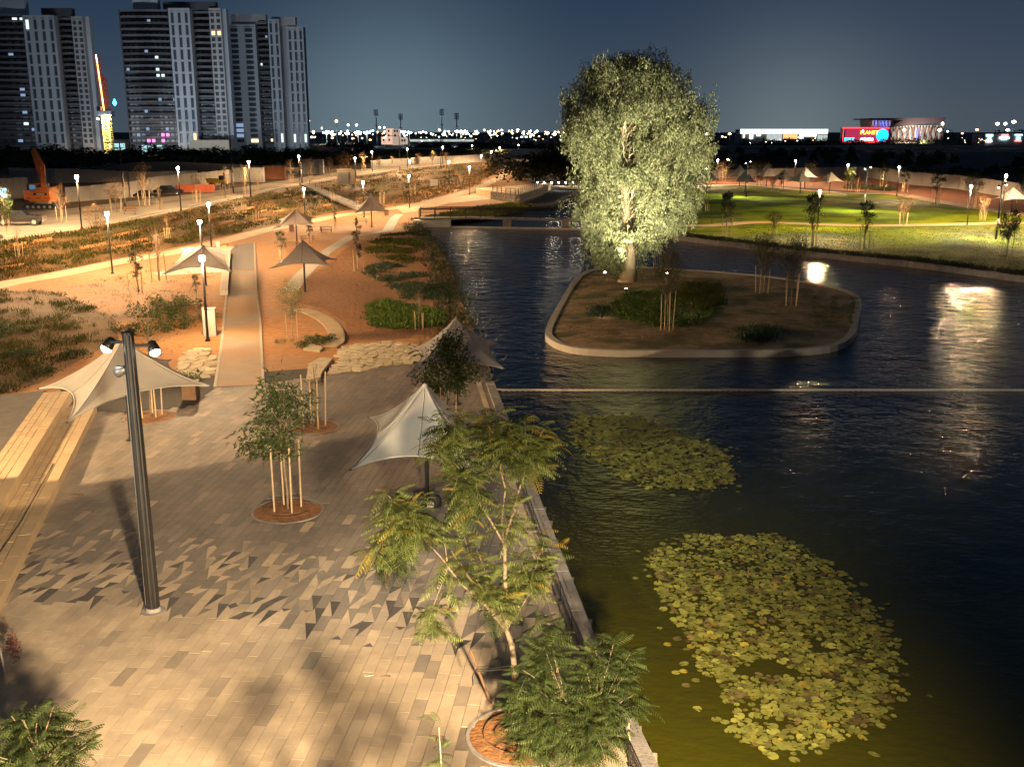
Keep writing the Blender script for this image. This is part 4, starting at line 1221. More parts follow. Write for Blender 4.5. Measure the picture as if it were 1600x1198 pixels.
# --- bushier feathery tree B at the near wall end
tB = Vector((2.15, 20.6, 0.05))
treeB = thing('feathery_tree', 'dark bushy feathery tree overhanging the near end of the lake wall', 'tree', tB)
mbT = MB(); tipsB = []
Yb = tB.y
def limbB(a, px, py, dy, r0, r1):
    e = at_px(px, py, Yb + dy) - tB; branch(mbT, a, e, r0, r1, 0, 6, 4, 0.05); tipsB.append((e, (e - Vector(a)).normalized())); return e
kB = at_px(930, 1120, Yb) - tB; kB2 = at_px(880, 1090, Yb) - tB
branch(mbT, (0, 0, -0.05), kB, 0.07, 0.05, 0, 8, 3, 0.02); branch(mbT, (0, 0, 0.3), kB2, 0.05, 0.03, 0, 8, 3, 0.02)
for px, py, dy in ((855, 965, 0.3), (835, 1000, 0.1), (850, 1010, -.3), (815, 1045, 0), (870, 1030, .2), (845, 1080, -.5), (800, 1075, -.2), (820, 1110, -.6), (860, 1120, -.8), (800, 1130, -.5), (830, 1150, -.8), (885, 1065, .2), (840, 1040, .4), (812, 1085, .2), (870, 1160, -.9), (850, 1180, -.9), (795, 1100, -.1), (858, 990, 0.1), (880, 1110, -.4), (820, 1180, -1.), (805, 1160, -.8)):
    limbB(kB2 if dy > -.4 else kB2 * 0.7, px, py, dy, 0.016, 0.005)
for px, py, dy in ((960, 1000, .4), (930, 1010, .2), (980, 1050, .4), (915, 1040, .1), (950, 1040, .0), (900, 1055, .2), (990, 1085, .3), (940, 1080, -.3), (1005, 1100, .1), (960, 1110, -.3), (920, 1130, -.7), (970, 1150, -.5), (910, 1170, -.9), (940, 1185, -.9), (890, 1140, -.6), (960, 1065, .5), (925, 1060, .5), (905, 1095, -.2), (890, 1190, -1.), (985, 1020, .6), (950, 1130, -.5), (930, 1105, -.2)):
    limbB(kB if dy > -.4 else kB * 0.7, px, py, dy, 0.018, 0.005)
mbT.build('trunk', M_BARK, treeB, True)
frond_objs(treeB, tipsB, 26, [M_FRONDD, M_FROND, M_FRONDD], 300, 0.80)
mb = MB(); mb.tube([at_px(985, 1195, Yb) - tB, at_px(982, 1128, Yb + .3) - tB], 0.03, 6); mb.build('stake', M_WOODS, treeB)

# --- tree whose top shows in the lower left corner, and one below the frame whose leading shoot just shows
def small_feathery(base, h, label, n_b, spread, z0f=0.42, mats=None, lim=120, lead=None, size=0.8, each=11):
    t = thing('feathery_tree', label, 'tree', base)
    mbT = MB(); tips = []
    branch(mbT, (0, 0, 0), (0, 0, h * 0.8), 0.07, 0.03, 0, 8, 5, 0.015)
    for k in range(n_b):
        u = rng.uniform(z0f, 1.0); a = k * 2.4 + rng.uniform(-0.3, 0.3)
        rr = spread * (1.15 - 0.75 * abs(u - 0.6)) * rng.uniform(0.55, 1.0) * (1.0 if u < .9 else .5)
        e = Vector((math.cos(a) * rr, math.sin(a) * rr, h * u * 0.97))
        st = Vector((0, 0, h * max(0.2, u * 0.72)))
        branch(mbT, st, e, 0.02, 0.006, 0, 5, 3, 0.05); tips.append((e, (e - st).normalized()))
    if lead is not None:
        branch(mbT, (0, 0, h * 0.8), lead, 0.02, 0.008, 0, 5, 3, 0.02); lead_t = [(lead, Vector((0, 0, 1)))]
    mbT.build('trunk', M_BARK, t, True)
    if lead is not None: frond_objs(t, lead_t, 12, [M_FRONDD, M_FROND, M_FROND], 12, 0.36)
    frond_objs(t, tips, each, mats or [M_FRONDD, M_FROND, M_FRONDD], lim, size)
    return t
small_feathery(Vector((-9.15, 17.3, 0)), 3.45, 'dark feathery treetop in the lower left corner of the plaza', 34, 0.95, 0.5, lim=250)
lt = at_px(686, 1136, 11.2); lb = Vector((lt.x, lt.y, 0.0))
small_feathery(lb, lt.z * 0.80, 'feathery tree whose top shoot pokes up over the near paving', 30, 2.1, 0.45, lim=120, lead=Vector((0, 0, lt.z)), size=0.9)

# ------------------------------------------------------------------ the big gum tree on the island
eb = T(980, 441, -0.05); eb.z = 0.0
EH = top(eb, 78)
EUC = thing('gum_tree', 'very tall floodlit gum tree with drooping leaves on the island', 'tree', eb)
sc_e = 90.0 / FOC    # metres to the photograph's pixel at the tree
def ex(px): return (px - 980) * sc_e
def ez(py): return (437 - py) * EH / (437 - 78)
mb = MB()
trunk_pts = [(0, 0, -0.1), (ex(983), 0, ez(400)), (ex(975), 0.1, ez(340)), (ex(972), 0.2, ez(280)), (ex(968), 0.2, ez(210)), (ex(972), 0.1, ez(150)), (ex(985), 0.0, ez(105))]
mb.tube(trunk_pts, [0.85, 0.58, 0.46, 0.40, 0.30, 0.17, 0.05], 12)
mb.lathe((0, 0, -0.1), [(1.0, 0), (0.75, 0.5), (0.6, 1.2)], 12)
# silhouette half-widths, left and right of the axis, by height
SIL = [(437, -22, 8), (420, -36, 14), (400, -40, 22), (370, -48, 42), (340, -64, 66), (300, -72, 90), (260, -70, 104), (220, -80, 106), (180, -96, 104), (150, -101, 98), (120, -78, 78), (95, -44, 44), (80, -12, 18)]
def sil(z):
    py = 437 - z / EH * (437 - 78)
    for (a, l0, r0), (b, l1, r1) in zip(SIL, SIL[1:]):
        if b <= py <= a:
            t = (a - py) / (a - b)
            return (l0 + (l1 - l0) * t) * sc_e, (r0 + (r1 - r0) * t) * sc_e
    return (-0.5, 0.5)
def tpt(z):
    for a, b in zip(trunk_pts, trunk_pts[1:]):
        if a[2] <= z <= b[2]:
            t = (z - a[2]) / (b[2] - a[2]); return Vector(a).lerp(Vector(b), t)
    return Vector(trunk_pts[-1])
spr = []      # where sprays hang from
for k in range(150):
    z = EH * (0.10 + 0.88 * rng.uniform() ** 0.85)
    l_, r_ = sil(z); a = k * 2.39996
    rr = (r_ if math.cos(a) > 0 else -l_) * abs(math.cos(a)) + 0.5 * (r_ - l_) * 0.92 * abs(math.sin(a))
    rr *= rng.uniform(0.55, 0.97)
    e = Vector((math.cos(a) * rr, math.sin(a) * rr * 0.92, z))
    st = tpt(max(z - 1.0 - rr * 0.45, EH * 0.06))
    pts = branch(mb, st, e, 0.04 + 0.012 * rr, 0.015, -0.25 * rr * 0.3, 5, 5, 0.05)
    for p in pts[1:]:
        for _ in range(4): spr.append(p + Vector(rng.normal(size=3)) * 0.55)
    for _ in range(9): spr.append(e + Vector(rng.normal(size=3)) * 0.75)
mb.build('trunk', M_BARKE, EUC, True)
# clumps of hanging foliage over the crown's volume and skin
for k in range(2500):
    z = EH * (0.045 + 0.95 * rng.uniform())
    l_, r_ = sil(z); a = rng.uniform(0, 2 * math.pi)
    rr = (r_ if math.cos(a) > 0 else -l_) * abs(math.cos(a)) + 0.5 * (r_ - l_) * 0.92 * abs(math.sin(a))
    if z < EH * 0.16 and rng.random() < 0.45: continue
    rr *= min(1.02, 0.35 + 0.68 * rng.uniform() ** 0.45)
    rr *= 1 + 0.13 * math.sin(a * 3 + z * 1.1) * math.sin(z * 1.7 + a) + 0.07 * math.sin(z * 3.1 + a * 5)
    q = Vector((math.cos(a) * rr, math.sin(a) * rr * 0.92, z))
    # lumps and gaps: thin out where a slow wave is low
    w_ = math.sin(q.x * 0.9 + 1.3) * math.sin(q.y * 0.8 + q.z * 0.25) + math.sin(q.z * 0.75 + q.x * 0.6)
    if w_ < -0.20 and rng.random() < 0.90: continue
    spr.append(q)
pos, dr, ln = [], [], []
for s_ in spr:
    n = int(rng.integers(34, 54)); L = rng.uniform(0.7, 1.7)
    t = rng.uniform(0, 1, n)[:, None]
    lean = np.array([rng.normal() * 0.16, rng.normal() * 0.16, -1.0])
    pos.append(np.array(s_) + lean * L * t + rng.normal(size=(n, 3)) * (0.10 + 0.10 * (1 - t)))
    d = rng.normal(size=(n, 3)) * 0.45; d[:, 2] -= 1.0
    dr.append(d); ln.append(rng.uniform(0.17, 0.32, n))
pos, dr, ln = np.concatenate(pos), np.concatenate(dr), np.concatenate(ln)
ax_ = np.array([tuple(tpt(min(max(z_, 0.0), EH * 0.95))) for z_ in pos[:, 2]])
clear = (np.abs(pos[:, 0] - ax_[:, 0] + 0.0) < 0.72) & (pos[:, 1] < 0.8) & (pos[:, 2] < EH * 0.80) & ((np.sin(pos[:, 2] * 1.1) > -0.55) | (pos[:, 2] < EH * 0.2))
low = ((pos[:, 2] < EH * 0.15) & (pos[:, 0] > -0.3)) | (pos[:, 2] < 1.2)
ok_ = ~(clear & (rng.random(len(pos)) < 0.97)) & ~(low & (rng.random(len(pos)) < 0.9))
pos, dr, ln = pos[ok_], dr[ok_], ln[ok_]
pos[:, 2] = np.maximum(pos[:, 2], 0.5)
v, f = leaves(pos, dr, ln, 0.088)
link('crown', arr_mesh('crown', v, f, M_EUC), EUC)
# its uplights
UPG = 'uplights round the gum tree'
def uplight(px, py, label, watts, aim, col=(1.0, 0.90, 0.62)):
    p = T(px, py, -0.05)
    t = thing('uplight', label, 'floodlight', p, 0, UPG)
    mb = MB(); mb.lathe((0, 0, 0), [(0.12, 0), (0.12, 0.05), (0.04, 0.07), (0.04, 0.22)], 10); mb.build('spike', M_POLE, t)
    d = (Vector(aim) - p - Vector((0, 0, 0.35))).normalized(); c = Vector((0, 0, 0.36))
    mb = MB(); mb.tube([c - d * 0.16, c - d * 0.1, c + d * 0.12], [0.06, 0.14, 0.17], 12); b_ = mb.build('flood_head', M_POLE, t, True)
    mb = MB(); mb.tube([c + d * 0.11, c + d * 0.16, c + d * 0.18], [0.15, 0.11, 0.02], 12); mb.build('flood_lens', M_LENSF, b_, True)
    spot('uplight_lamp', p + c + d * 0.3, aim, watts, col, 74, 1.0, 0.10)
uplight(945, 433, 'lit uplight at the left foot of the gum tree', 1200, eb + Vector((-1.5, 0, 13)))
uplight(1043, 434, 'bright lit uplight right of the gum tree beside the staked saplings', 12000, eb + Vector((1.5, 0.5, 15)))
uplight(978, 460, 'dark uplight on the orange soil in front of the gum trunk', 10000, eb + Vector((0.3, 0, 15)))
uplight(940, 500, 'extra unseen uplight added in the low plants at the left of the island', 24000, eb + Vector((-1.0, 0, 15)))  # added source, unseen, to light the upper crown from the front
uplight(1090, 500, 'extra unseen uplight added behind the hedge in the middle of the island', 22000, eb + Vector((1.5, 0, 15)))  # second added front source, unseen, for the crown's right side

# ------------------------------------------------------------------ young trees
def crown_vf(n, rx, rz, leaf, wid, cz, clump=26, hang=0.2, squash=1.0):
    """leaf clumps round twig ends inside an uneven ellipsoid"""
    tips, pos, dr = [], [], []
    for k in range(clump):
        u = rng.uniform(-0.95, 1.0); a = k * 2.39996 + rng.uniform(-.4, .4)
        rr = math.sqrt(max(0, 1 - u * u)) * rng.uniform(0.45, 1.05)
        c = np.array([math.cos(a) * rr * rx, math.sin(a) * rr * rx * squash, cz + u * rz * rng.uniform(0.75, 1.1)])
        tips.append(c)
        m_ = max(3, int(n / clump * rng.uniform(0.5, 1.5)))
        pos.append(c + rng.normal(size=(m_, 3)) * rx * 0.17)
        d = rng.normal(size=(m_, 3)); d[:, 2] -= hang * 2; dr.append(d)
    pos, dr = np.concatenate(pos), np.concatenate(dr)
    v, f = leaves(pos, dr, rng.uniform(0.7, 1.3, len(pos)) * leaf, wid)
    return v, f, tips
def young_proto(h, rx, leafn, leaf, wid, leafmat, clump, stk=4, stk_h=1.9, stk_r=0.45, base_z=0.42, bark=M_BARK, twigs=True, squash=1.0, hang=0.3, tie=True, stake_mat=M_WOODS):
    t = bpy.data.objects.new('young_tree', None); C.objects.link(t)
    cz = h * (1 + base_z) / 2; rz = h * (1 - base_z) / 2
    mb = MB()
    if leafn:
        v, f, tips = crown_vf(leafn, rx, rz, leaf, wid, cz, clump, hang, squash)
    else:
        v, f, tips = crown_vf(60, rx, rz, 0.12, 0.04, cz, clump, hang, squash)
    branch(mb, (0, 0, -0.05), (rng.normal() * 0.06, rng.normal() * 0.06, h * 0.93), 0.045, 0.012, 0, 7, 6, 0.02)
    if twigs:
        for c in tips:
            z0 = max(h * 0.3, c[2] - 0.25 * h - 0.3 * math.hypot(c[0], c[1]))
            branch(mb, (0, 0, min(z0, h * 0.85)), c, 0.018, 0.005, 0, 4, 3, 0.06)
    mb.build('trunk', bark, t, True)
    link('crown', arr_mesh('crown', v, f, leafmat), t)
    if stk: stakes(t, stk, stk_r, stk_h, rng.uniform(0, 6), 0.12, tie, stake_mat)
    return remember(t)
P_GREEN = young_proto(4.0, 1.0, 1500, 0.20, 0.075, M_LEAF, 34)
P_DARK = young_proto(4.0, 0.7, 900, 0.18, 0.06, M_LEAFD, 26, stk=3, stk_h=1.7)
P_OLIVE = young_proto(4.4, 1.1, 1500, 0.15, 0.05, M_LEAFO, 40, stk=4, stk_h=2.0)
P_BARE = young_proto(4.0, 0.55, 160, 0.14, 0.05, M_LEAFB, 22, stk=4, stk_h=1.8)
P_BROWN = young_proto(4.0, 0.95, 700, 0.15, 0.055, M_LEAFB, 34, stk=4, stk_h=1.6)
P_SLIM = young_proto(4.6, 0.38, 500, 0.17, 0.055, M_LEAFD, 24, stk=3, stk_h=1.9, base_z=0.3)
P_PALE = young_proto(4.6, 0.75, 420, 0.17, 0.06, mat('pale_bronze_leaf', (0.34, 0.24, 0.12), 0.7, trans=0.3, rnd=0.35), 30, stk=4, stk_h=1.5, bark=mat('pale_twig', (0.42, 0.31, 0.19), 0.85))
YG = 'young staked trees in the park'
PH = {}
for P_, H_ in ((P_GREEN, 4.0), (P_DARK, 4.0), (P_OLIVE, 4.4), (P_BARE, 4.0), (P_BROWN, 4.0), (P_SLIM, 4.6), (P_PALE, 4.6)): PH[P_.name] = H_
def young(P_, base, topy, label, z=0.0, wide=1.0, group=YG):
    p = T(base[0], base[1], z); h = max(1.6, min(7.5, top(p, topy) - z))
    s_ = h / PH[P_.name]
    return place(P_, p, rng.uniform(0, 6.28), label, 'tree', group, (s_ * wide, s_ * wide, s_))
# the two on the plaza get crowns of their own
def plaza_tree(base, px_list, label, stk_n, stk_r, stk_h, leafmat, leaf=0.17, per=34, wid=0.05, limit=0):
    b = T(*base); b.z = 0.06
    t = thing('young_tree', label, 'tree', b, 0, YG)
    mb = MB(); pos, dr = [], []
    zt = 0
    ends = []
    for px, py in px_list:
        e = at_px(px, py, b.y + rng.uniform(-0.9, 0.9)) - b; ends.append(e); zt = max(zt, e.z)
    mid = sum(ends, Vector()) / len(ends)
    f1 = Vector((mid.x * 0.2, 0, zt * 0.45)); tp_ = Vector((mid.x * 0.7, 0, zt * 0.86))
    branch(mb, (0, 0, -0.1), f1, 0.05, 0.035, 0, 8, 4, 0.02); branch(mb, f1, tp_, 0.035, 0.012, 0, 6, 4, 0.03)
    for e in ends:
        k = min(0.95, max(0.0, (e.z - zt * 0.55) / (zt * 0.5)))
        st = f1.lerp(tp_, k * 0.8)
        pts = branch(mb, st, e, 0.018, 0.005, 0, 5, 4, 0.06)
        for q in pts[2:]:
            n = int(per * rng.uniform(0.5, 1.3))
            pos.append(np.array(q) + rng.normal(size=(n, 3)) * 0.17)
            d = rng.normal(size=(n, 3)) * 0.7; d[:, 2] -= 0.6; d += np.array((e - st).normalized()) * 0.6; dr.append(d)
    mb.build('trunk', M_BARK, t, True)
    pos, dr = np.concatenate(pos), np.concatenate(dr)
    v, f = leaves(pos, dr, rng.uniform(0.7, 1.35, len(pos)) * leaf, wid)
    link('crown', arr_mesh('crown', v, f, leafmat), t)
    stakes(t, stk_n, stk_r, stk_h, 0.5, 0.10, True)
    return t
plaza_tree((450, 798), [(425, 590), (412, 602), (440, 605), (460, 600), (450, 625), (475, 630), (408, 640), (398, 655), (385, 672), (372, 690), (400, 690), (420, 705), (440, 690), (430, 660), (450, 680), (462, 700), (468, 655), (415, 625), (436, 640), (380, 700), (405, 672), (445, 655), (452, 612), (428, 612), (425, 685), (395, 705), (440, 708), (480, 622), (478, 645)],
           'leafy green staked tree in the round pit on the open plaza', 4, 0.52, 2.6, M_LEAF, 0.25, 23, 0.065)
plaza_tree((492, 668), [(487, 560), (495, 568), (478, 590), (505, 590), (482, 602), (500, 606), (497, 580)], 'almost bare staked sapling in the pit behind the leafy plaza tree', 4, 0.55, 2.6, M_LEAFB, 0.14, 2, 0.05)
plaza_tree((700, 672), [(700, 522), (690, 530), (715, 535), (680, 545), (725, 550), (670, 560), (700, 550), (735, 565), (662, 578), (690, 575), (715, 580), (728, 590), (675, 592), (700, 597), (712, 605), (685, 608), (738, 580), (708, 565), (695, 540), (718, 520), (672, 570), (650, 590), (668, 600), (722, 605)],
           'round dark leafed tree in front of the water edge sail canopy', 2, 0.4, 2.2, M_LEAF, 0.20, 46, 0.065)
plaza_tree((236, 652), [(232, 500), (245, 485), (220, 520), (255, 520), (240, 540), (215, 500), (262, 500), (228, 470), (250, 460), (210, 540), (270, 540)], 'feathery sapling rising behind the floodlit sail in a pit of orange soil', 5, 0.55, 2.2, M_LEAFO, 0.13, 18, 0.03)
# in the soil beds
young(P_OLIVE, (457, 528), 440, 'olive sapling with purple tied stakes beside the curved plank path', wide=0.9)
young(P_BARE, (655, 515), 455, 'thin sapling with tall stakes in the green lakeside bed', wide=1.2)
young(P_SLIM, (560, 424), 342, 'slender dark column tree with wide stakes in the mulch bed')
young(P_SLIM, (216, 457), 376, 'slim dark sapling on orange soil below the sandy path', wide=1.6)
young(P_BARE, (249, 438), 342, 'thin pale sapling with one leaning stake beside the left small sail')
young(P_BROWN, (155, 394), 318, 'brown leafed sapling in a fan of five pale stakes on the slope', 0.1)
young(P_GREEN, (12, 372), 292, 'green staked sapling at the left edge before the black pickup', 2.6, 0.6)
young(P_DARK, (3, 405), 365, 'small sapling with single stake at the far left of the slope', 1.0)
young(P_BROWN, (97, 347), 286, 'reddish brown sapling between the pickup and the street lamp', 3)
young(P_BROWN, (182, 331), 277, 'spreading bronze tree left of the tall grey pole', 3, 1.6)
young(P_PALE, (226, 322), 250, 'pale bare tree lit by the street lamps, tallest on the street', 3, 1.1)
young(P_BARE, (250, 328), 288, 'leafless sapling between the pale tree and the dark car', 3)
young(P_BARE, (308, 318), 268, 'leafless sapling in front of the red skip', 3)
young(P_BARE, (352, 310), 262, 'bare sapling beside the yellow dumper', 3, 1.3)
young(P_PALE, (384, 305), 255, 'pale sapling in front of the grey container', 3, 0.8)
young(P_DARK, (308, 475), 428, 'small yellow green sapling between lamp and seat wall', 0, 0.7)
SLG = 'young trees along the street'
for k, (b, ty, P_, lb) in enumerate((((403, 300), 268, P_PALE, 'pale sapling left of the lamp by the containers'), ((455, 284), 246, P_PALE, 'pale young tree beside the brown container'), ((485, 280), 244, P_PALE, 'pale young tree before the grey storage shed'),
        ((515, 275), 245, P_BROWN, 'bronze young tree right of the grey storage shed'), ((536, 272), 236, P_BROWN, 'bronze young tree left of the electric cabinet lamp'), ((545, 270), 240, P_BROWN, 'wide bronze young tree behind the electric cabinet'),
        ((568, 268), 235, P_PALE, 'pale young tree right of the electric cabinet'), ((592, 265), 244, P_BROWN, 'bronze young tree below the lit pinkish block'), ((613, 262), 243, P_PALE, 'pale wide young tree beside the pole with arm'),
        ((655, 260), 238, P_BROWN, 'bronze young tree left of the green one on the far street'), ((676, 258), 236, P_OLIVE, 'olive young tree beside the far pole with long arm'), ((697, 256), 237, P_BROWN, 'bronze young tree right of the far pole with long arm'),
        ((712, 258), 238, P_BROWN, 'pair of bronze stems on the far dry field'), ((728, 257), 238, P_BROWN, 'bronze young tree at the end of the far street'), ((762, 262), 240, P_OLIVE, 'olive young tree inside the sandy path bend'))):
    young(P_, b, ty, lb, 3 if k < 12 else 1, 1.05, SLG)
MG = 'staked saplings on the dry slope and field'
for k, (b, ty, P_, z, lb) in enumerate((((30, 400), 352, P_BARE, 2, 'leaning stake sapling low on the left slope'), ((262, 372), 335, P_BARE, 1.2, 'single stake sapling in the middle of the slope'), ((400, 345), 308, P_BARE, 1, 'fan of bare stakes on the slope above the sail with holes'),
        ((382, 332), 300, P_BARE, 1.8, 'fan of bare stakes near the top of the slope'), ((520, 315), 283, P_BARE, 1, 'pale stakes beside the slope stairs'), ((597, 318), 279, P_OLIVE, 0.4, 'green sapling right of the farthest sail canopy'), ((645, 305), 262, P_BROWN, 0, 'brown sapling behind the path lamp'),
        ((524, 358), 320, P_SLIM, 0, 'thin dark sapling beside the right hand picnic table'), ((488, 350), 296, P_DARK, 0.2, 'dark sapling at the lamp behind the sail with holes'), ((440, 405), 360, P_DARK, 0, 'small dark sapling left of the mulch canopy'), ((484, 380), 350, P_DARK, 0, 'bushy dark sapling beside the picnic benches'), ((720, 285), 258, P_OLIVE, 0, 'sapling beside the stacked barriers'))):
    young(P_, b, ty, lb, z, 1.0, MG)
# on the island
young(P_OLIVE, (1042, 515), 385, 'tall thin staked tree in the middle of the island hedge', 0.1, 0.75)
young(P_OLIVE, (1027, 417), 352, 'tree with stakes just behind the gum tree on the island', 0.1, 0.9)
young(P_OLIVE, (1190, 459), 366, 'grey olive island tree, left of the pair with white stakes', 0.0, 1.0)
young(P_OLIVE, (1236, 477), 372, 'grey olive island tree, right of the pair with white stakes', 0.0, 1.0)
# right bank
RG = 'young trees on the right lawn'
for b, ty, P_, wd, lb in (((1135, 368), 298, P_DARK, .9, 'thin dark tree by the shore right of the gum tree'), ((1208, 372), 330, P_OLIVE, 1.2, 'blurred olive tree on the near lawn behind the island pair'), ((1268, 386), 300, P_DARK, .9, 'dark thin tree at the near lawn edge beside the path lamp'),
        ((1350, 389), 312, P_DARK, .9, 'dark thin tree at the near lawn edge below the middle flood pole'), ((1411, 352), 303, P_BROWN, 1.25, 'copper leafed tree between the two lawns'), ((1573, 398), 328, P_GREEN, .9, 'dense dark green staked tree at the near lawn right end'),
        ((1535, 345), 305, P_BROWN, 1.0, 'copper sapling with long white stakes behind the far lamp'), ((1129, 283), 250, P_BROWN, 1.2, 'small orange glowing tree beside two lamps'), ((1186, 290), 250, P_DARK, 1.3, 'dark tree between the leftmost small sails'),
        ((1207, 300), 278, P_OLIVE, .9, 'pale stakes and sapling on the far lawn left'), ((1188, 292), 262, P_BROWN, .9, 'golden sapling beside the lit sail'), ((1290, 303), 275, P_BARE, .8, 'fan of white stakes before the rightmost row sail'), ((1326, 298), 262, P_GREEN, 1.0, 'tree glowing yellow green under a lamp'),
        ((1379, 296), 252, P_DARK, 1.0, 'first tree in front of the hoarding on red soil'), ((1413, 300), 262, P_DARK, 1.1, 'second tree in front of the hoarding beside the starry lamp'), ((1462, 320), 262, P_DARK, 1.1, 'third tree in front of the hoarding with layered branches'),
        ((1518, 325), 270, P_OLIVE, 1.2, 'fourth tree in front of the hoarding behind the far lamp'), ((1595, 318), 268, P_DARK, 1.1, 'tree in front of the hoarding at the right edge'), ((1105, 330), 305, P_BARE, 1.0, 'bare staked sapling beside the gum tree on the far shore'), ((1220, 300), 268, P_DARK, .9, 'dark sapling left of the lit sail'), ((1340, 300), 272, P_BARE, .9, 'bare sapling right of the glowing tree')):
    young(P_, b, ty, lb, 0.03, wd, RG)

# ------------------------------------------------------------------ bushes and dark tree clumps
def bush_mesh(n, r, h, leaf, m, lobes=9):
    pos = []
    for k in range(lobes):
        c = np.array([rng.normal() * r * 0.5, rng.normal() * r * 0.5, h * rng.uniform(0.15, 0.75)])
        s = rng.uniform(0.25, 0.45)
        p = norm(rng.normal(size=(n // lobes, 3))) * np.array([r, r, h * 0.9]) * s * (rng.uniform(0.5, 1.05, (n // lobes, 1)))
        q = c + p; q[:, 2] = np.abs(q[:, 2]); pos.append(q)
    pos = np.concatenate(pos); d = rng.normal(size=pos.shape); d[:, 2] += 0.3
    v, f = leaves(pos, d, leaf * rng.uniform(0.6, 1.4, len(pos)), leaf * 0.5)
    return arr_mesh('bush_leaves', v, f, m)
BUSH = [bush_mesh(900, 1.0, 1.6, 0.17, M_BUSH) for _ in range(3)]
CLUMP = [bush_mesh(700, 1.0, 0.9, 0.13, M_LEAF) for _ in range(2)] + [bush_mesh(500, 1.0, 0.9, 0.13, M_LEAFO)]
def bush(me, px, py, z, r, h, label, group, name='bush', cat='bush'):
    p = T(px, py, z); o = link(name, me); o.location = p; o.scale = (r, r, h); o.rotation_euler = (0, 0, rng.uniform(0, 6.28))
    return tag(o, label, cat, group)
for k, (px, py, r, h, lb) in enumerate(((718, 286, 7, 6, 'dark tree clump by the sandy path bend, leftmost'), (823, 284, 8, 7.5, 'dark tree clump behind the gabion wall railing'), (848, 283, 9, 8, 'dark tree clump left of the lit bridge'), (872, 282, 9, 8.5, 'tall dark tree clump behind the lit bridge lamps'), (900, 282, 9, 8.5, 'dark tree clump behind the big gum tree'), (930, 280, 9, 8, 'dark tree clump hidden behind the gum tree crown'))):
    if k == 0: continue
    o = bush(BUSH[k % 3], px, py, 0, r, h * 0.75, lb, 'dark tree clumps beyond the lit bridge', 'tree_clump', 'trees')
SH = 'dark low shrubs along the top of the slope'
sh_i = 0
for row in range(3):
    for k in range(13):
        px = 168 + k * 8.5 + row * 5 + rng.uniform(-2, 2); py = 366 - k * 2.3 - row * 8 + rng.uniform(-1, 1) + 6
        bush(CLUMP[2], px, py - 4, 2.4, 0.62 * rng.uniform(.8, 1.2), 0.62 * rng.uniform(.8, 1.2), 'dark round shrub in the planted rows by the street kerb', SH, 'shrub', 'shrub')
for k in range(10): bush(CLUMP[2], 362 + k * 6.5, 316 - k * 0.6 + rng.uniform(-1, 1), 2.6, 0.8, 0.75, 'dark round shrub in the short row left of the slope stairs', 'short shrub row by the stairs', 'shrub', 'shrub')
bush(CLUMP[0], 490, 540, 0, 1.15, 0.8, 'bright green low shrub inside the curve of the plank path', None)
bush(CLUMP[1], 503, 536, 0, 1.0, 0.75, 'second green shrub at the end of the plank path', None)
bush(CLUMP[2], 440, 538, 0, 0.5, 0.45, 'small purple brown shrub beside tied stakes', None)
for px, py, r, h, lb in ((215, 520, 1.6, 1.0, 'olive bush left of the floodlight pole lamps'), (265, 515, 1.5, 1.1, 'olive bush right behind the pole lamps'), (300, 505, 1.2, 1.0, 'green bush at the foot of the grey cabinet'), (275, 480, 1.3, .9, 'bush on orange soil below the left sail'), (255, 500, 1.7, 2.0, 'tall spreading scrub among weeds above the left flagstones'), (292, 488, 1.5, 1.6, 'tall scrub at the left of the dark walkway lamp'), (120, 560, 1.1, .8, 'dark bush above the upper seat step'), (70, 580, .9, .6, 'small dark bush at the asphalt edge'), (30, 560, 1.4, .8, 'dark bush near the left edge stakes'), (20, 520, 2.0, .9, 'sprawling bush at the left edge of the grassy bed'), (290, 600, 1.3, .8, 'bush beside the left flagstones behind the sail tip')):
    bush(CLUMP[int(rng.integers(3))], px, py, 0, r, h, lb, None)
t = thing('brown_planter', 'brown cube bin with pale rim at the plaza edge near the sail tip', 'bin', T(299, 622))
mb = MB(); mb.box((0, 0, 0.45), (0.75, 0.75, 0.9)); mb.build('body', M_WOODD, t); mb = MB(); mb.box((0, 0, 0.93), (0.8, 0.8, 0.06)); mb.build('rim', M_CONCL, t)

# ------------------------------------------------------------------ ground cover, dry grass (nobody could count it)
def tufts(name, poly, n, zf, hgt, m, blades=6, wid=0.05, spread=0.25, lean=0.6, mask=None, label=None):
    P = scatter([(p[0], p[1]) for p in poly], n)
    if mask is not None: P = P[mask(P)]
    n = len(P)
    z = np.array([zf(p) for p in P]) if callable(zf) else np.full(n, zf)
    base = np.column_stack([P, z]); base = np.repeat(base, blades, 0)
    base[:, :2] += rng.normal(size=(len(base), 2)) * spread
    d = rng.normal(size=(len(base), 3)) * lean; d[:, 2] = 1.0
    v, f = leaves(base, d, hgt * rng.uniform(0.5, 1.4, len(base)), wid)
    o = link(name, arr_mesh(name, v, f, m)); o['kind'] = 'stuff'
    if label: o['label'] = label
    return o
def wave(sx, sy, thr, ph=0.0):
    return lambda P: (np.sin(P[:, 0] * sx + ph + 1.5 * np.sin(P[:, 1] * sy * 0.7)) * np.sin(P[:, 1] * sy + ph * 2 + np.sin(P[:, 0] * sx * 1.3)) + rng.normal(size=len(P)) * 0.25) > thr
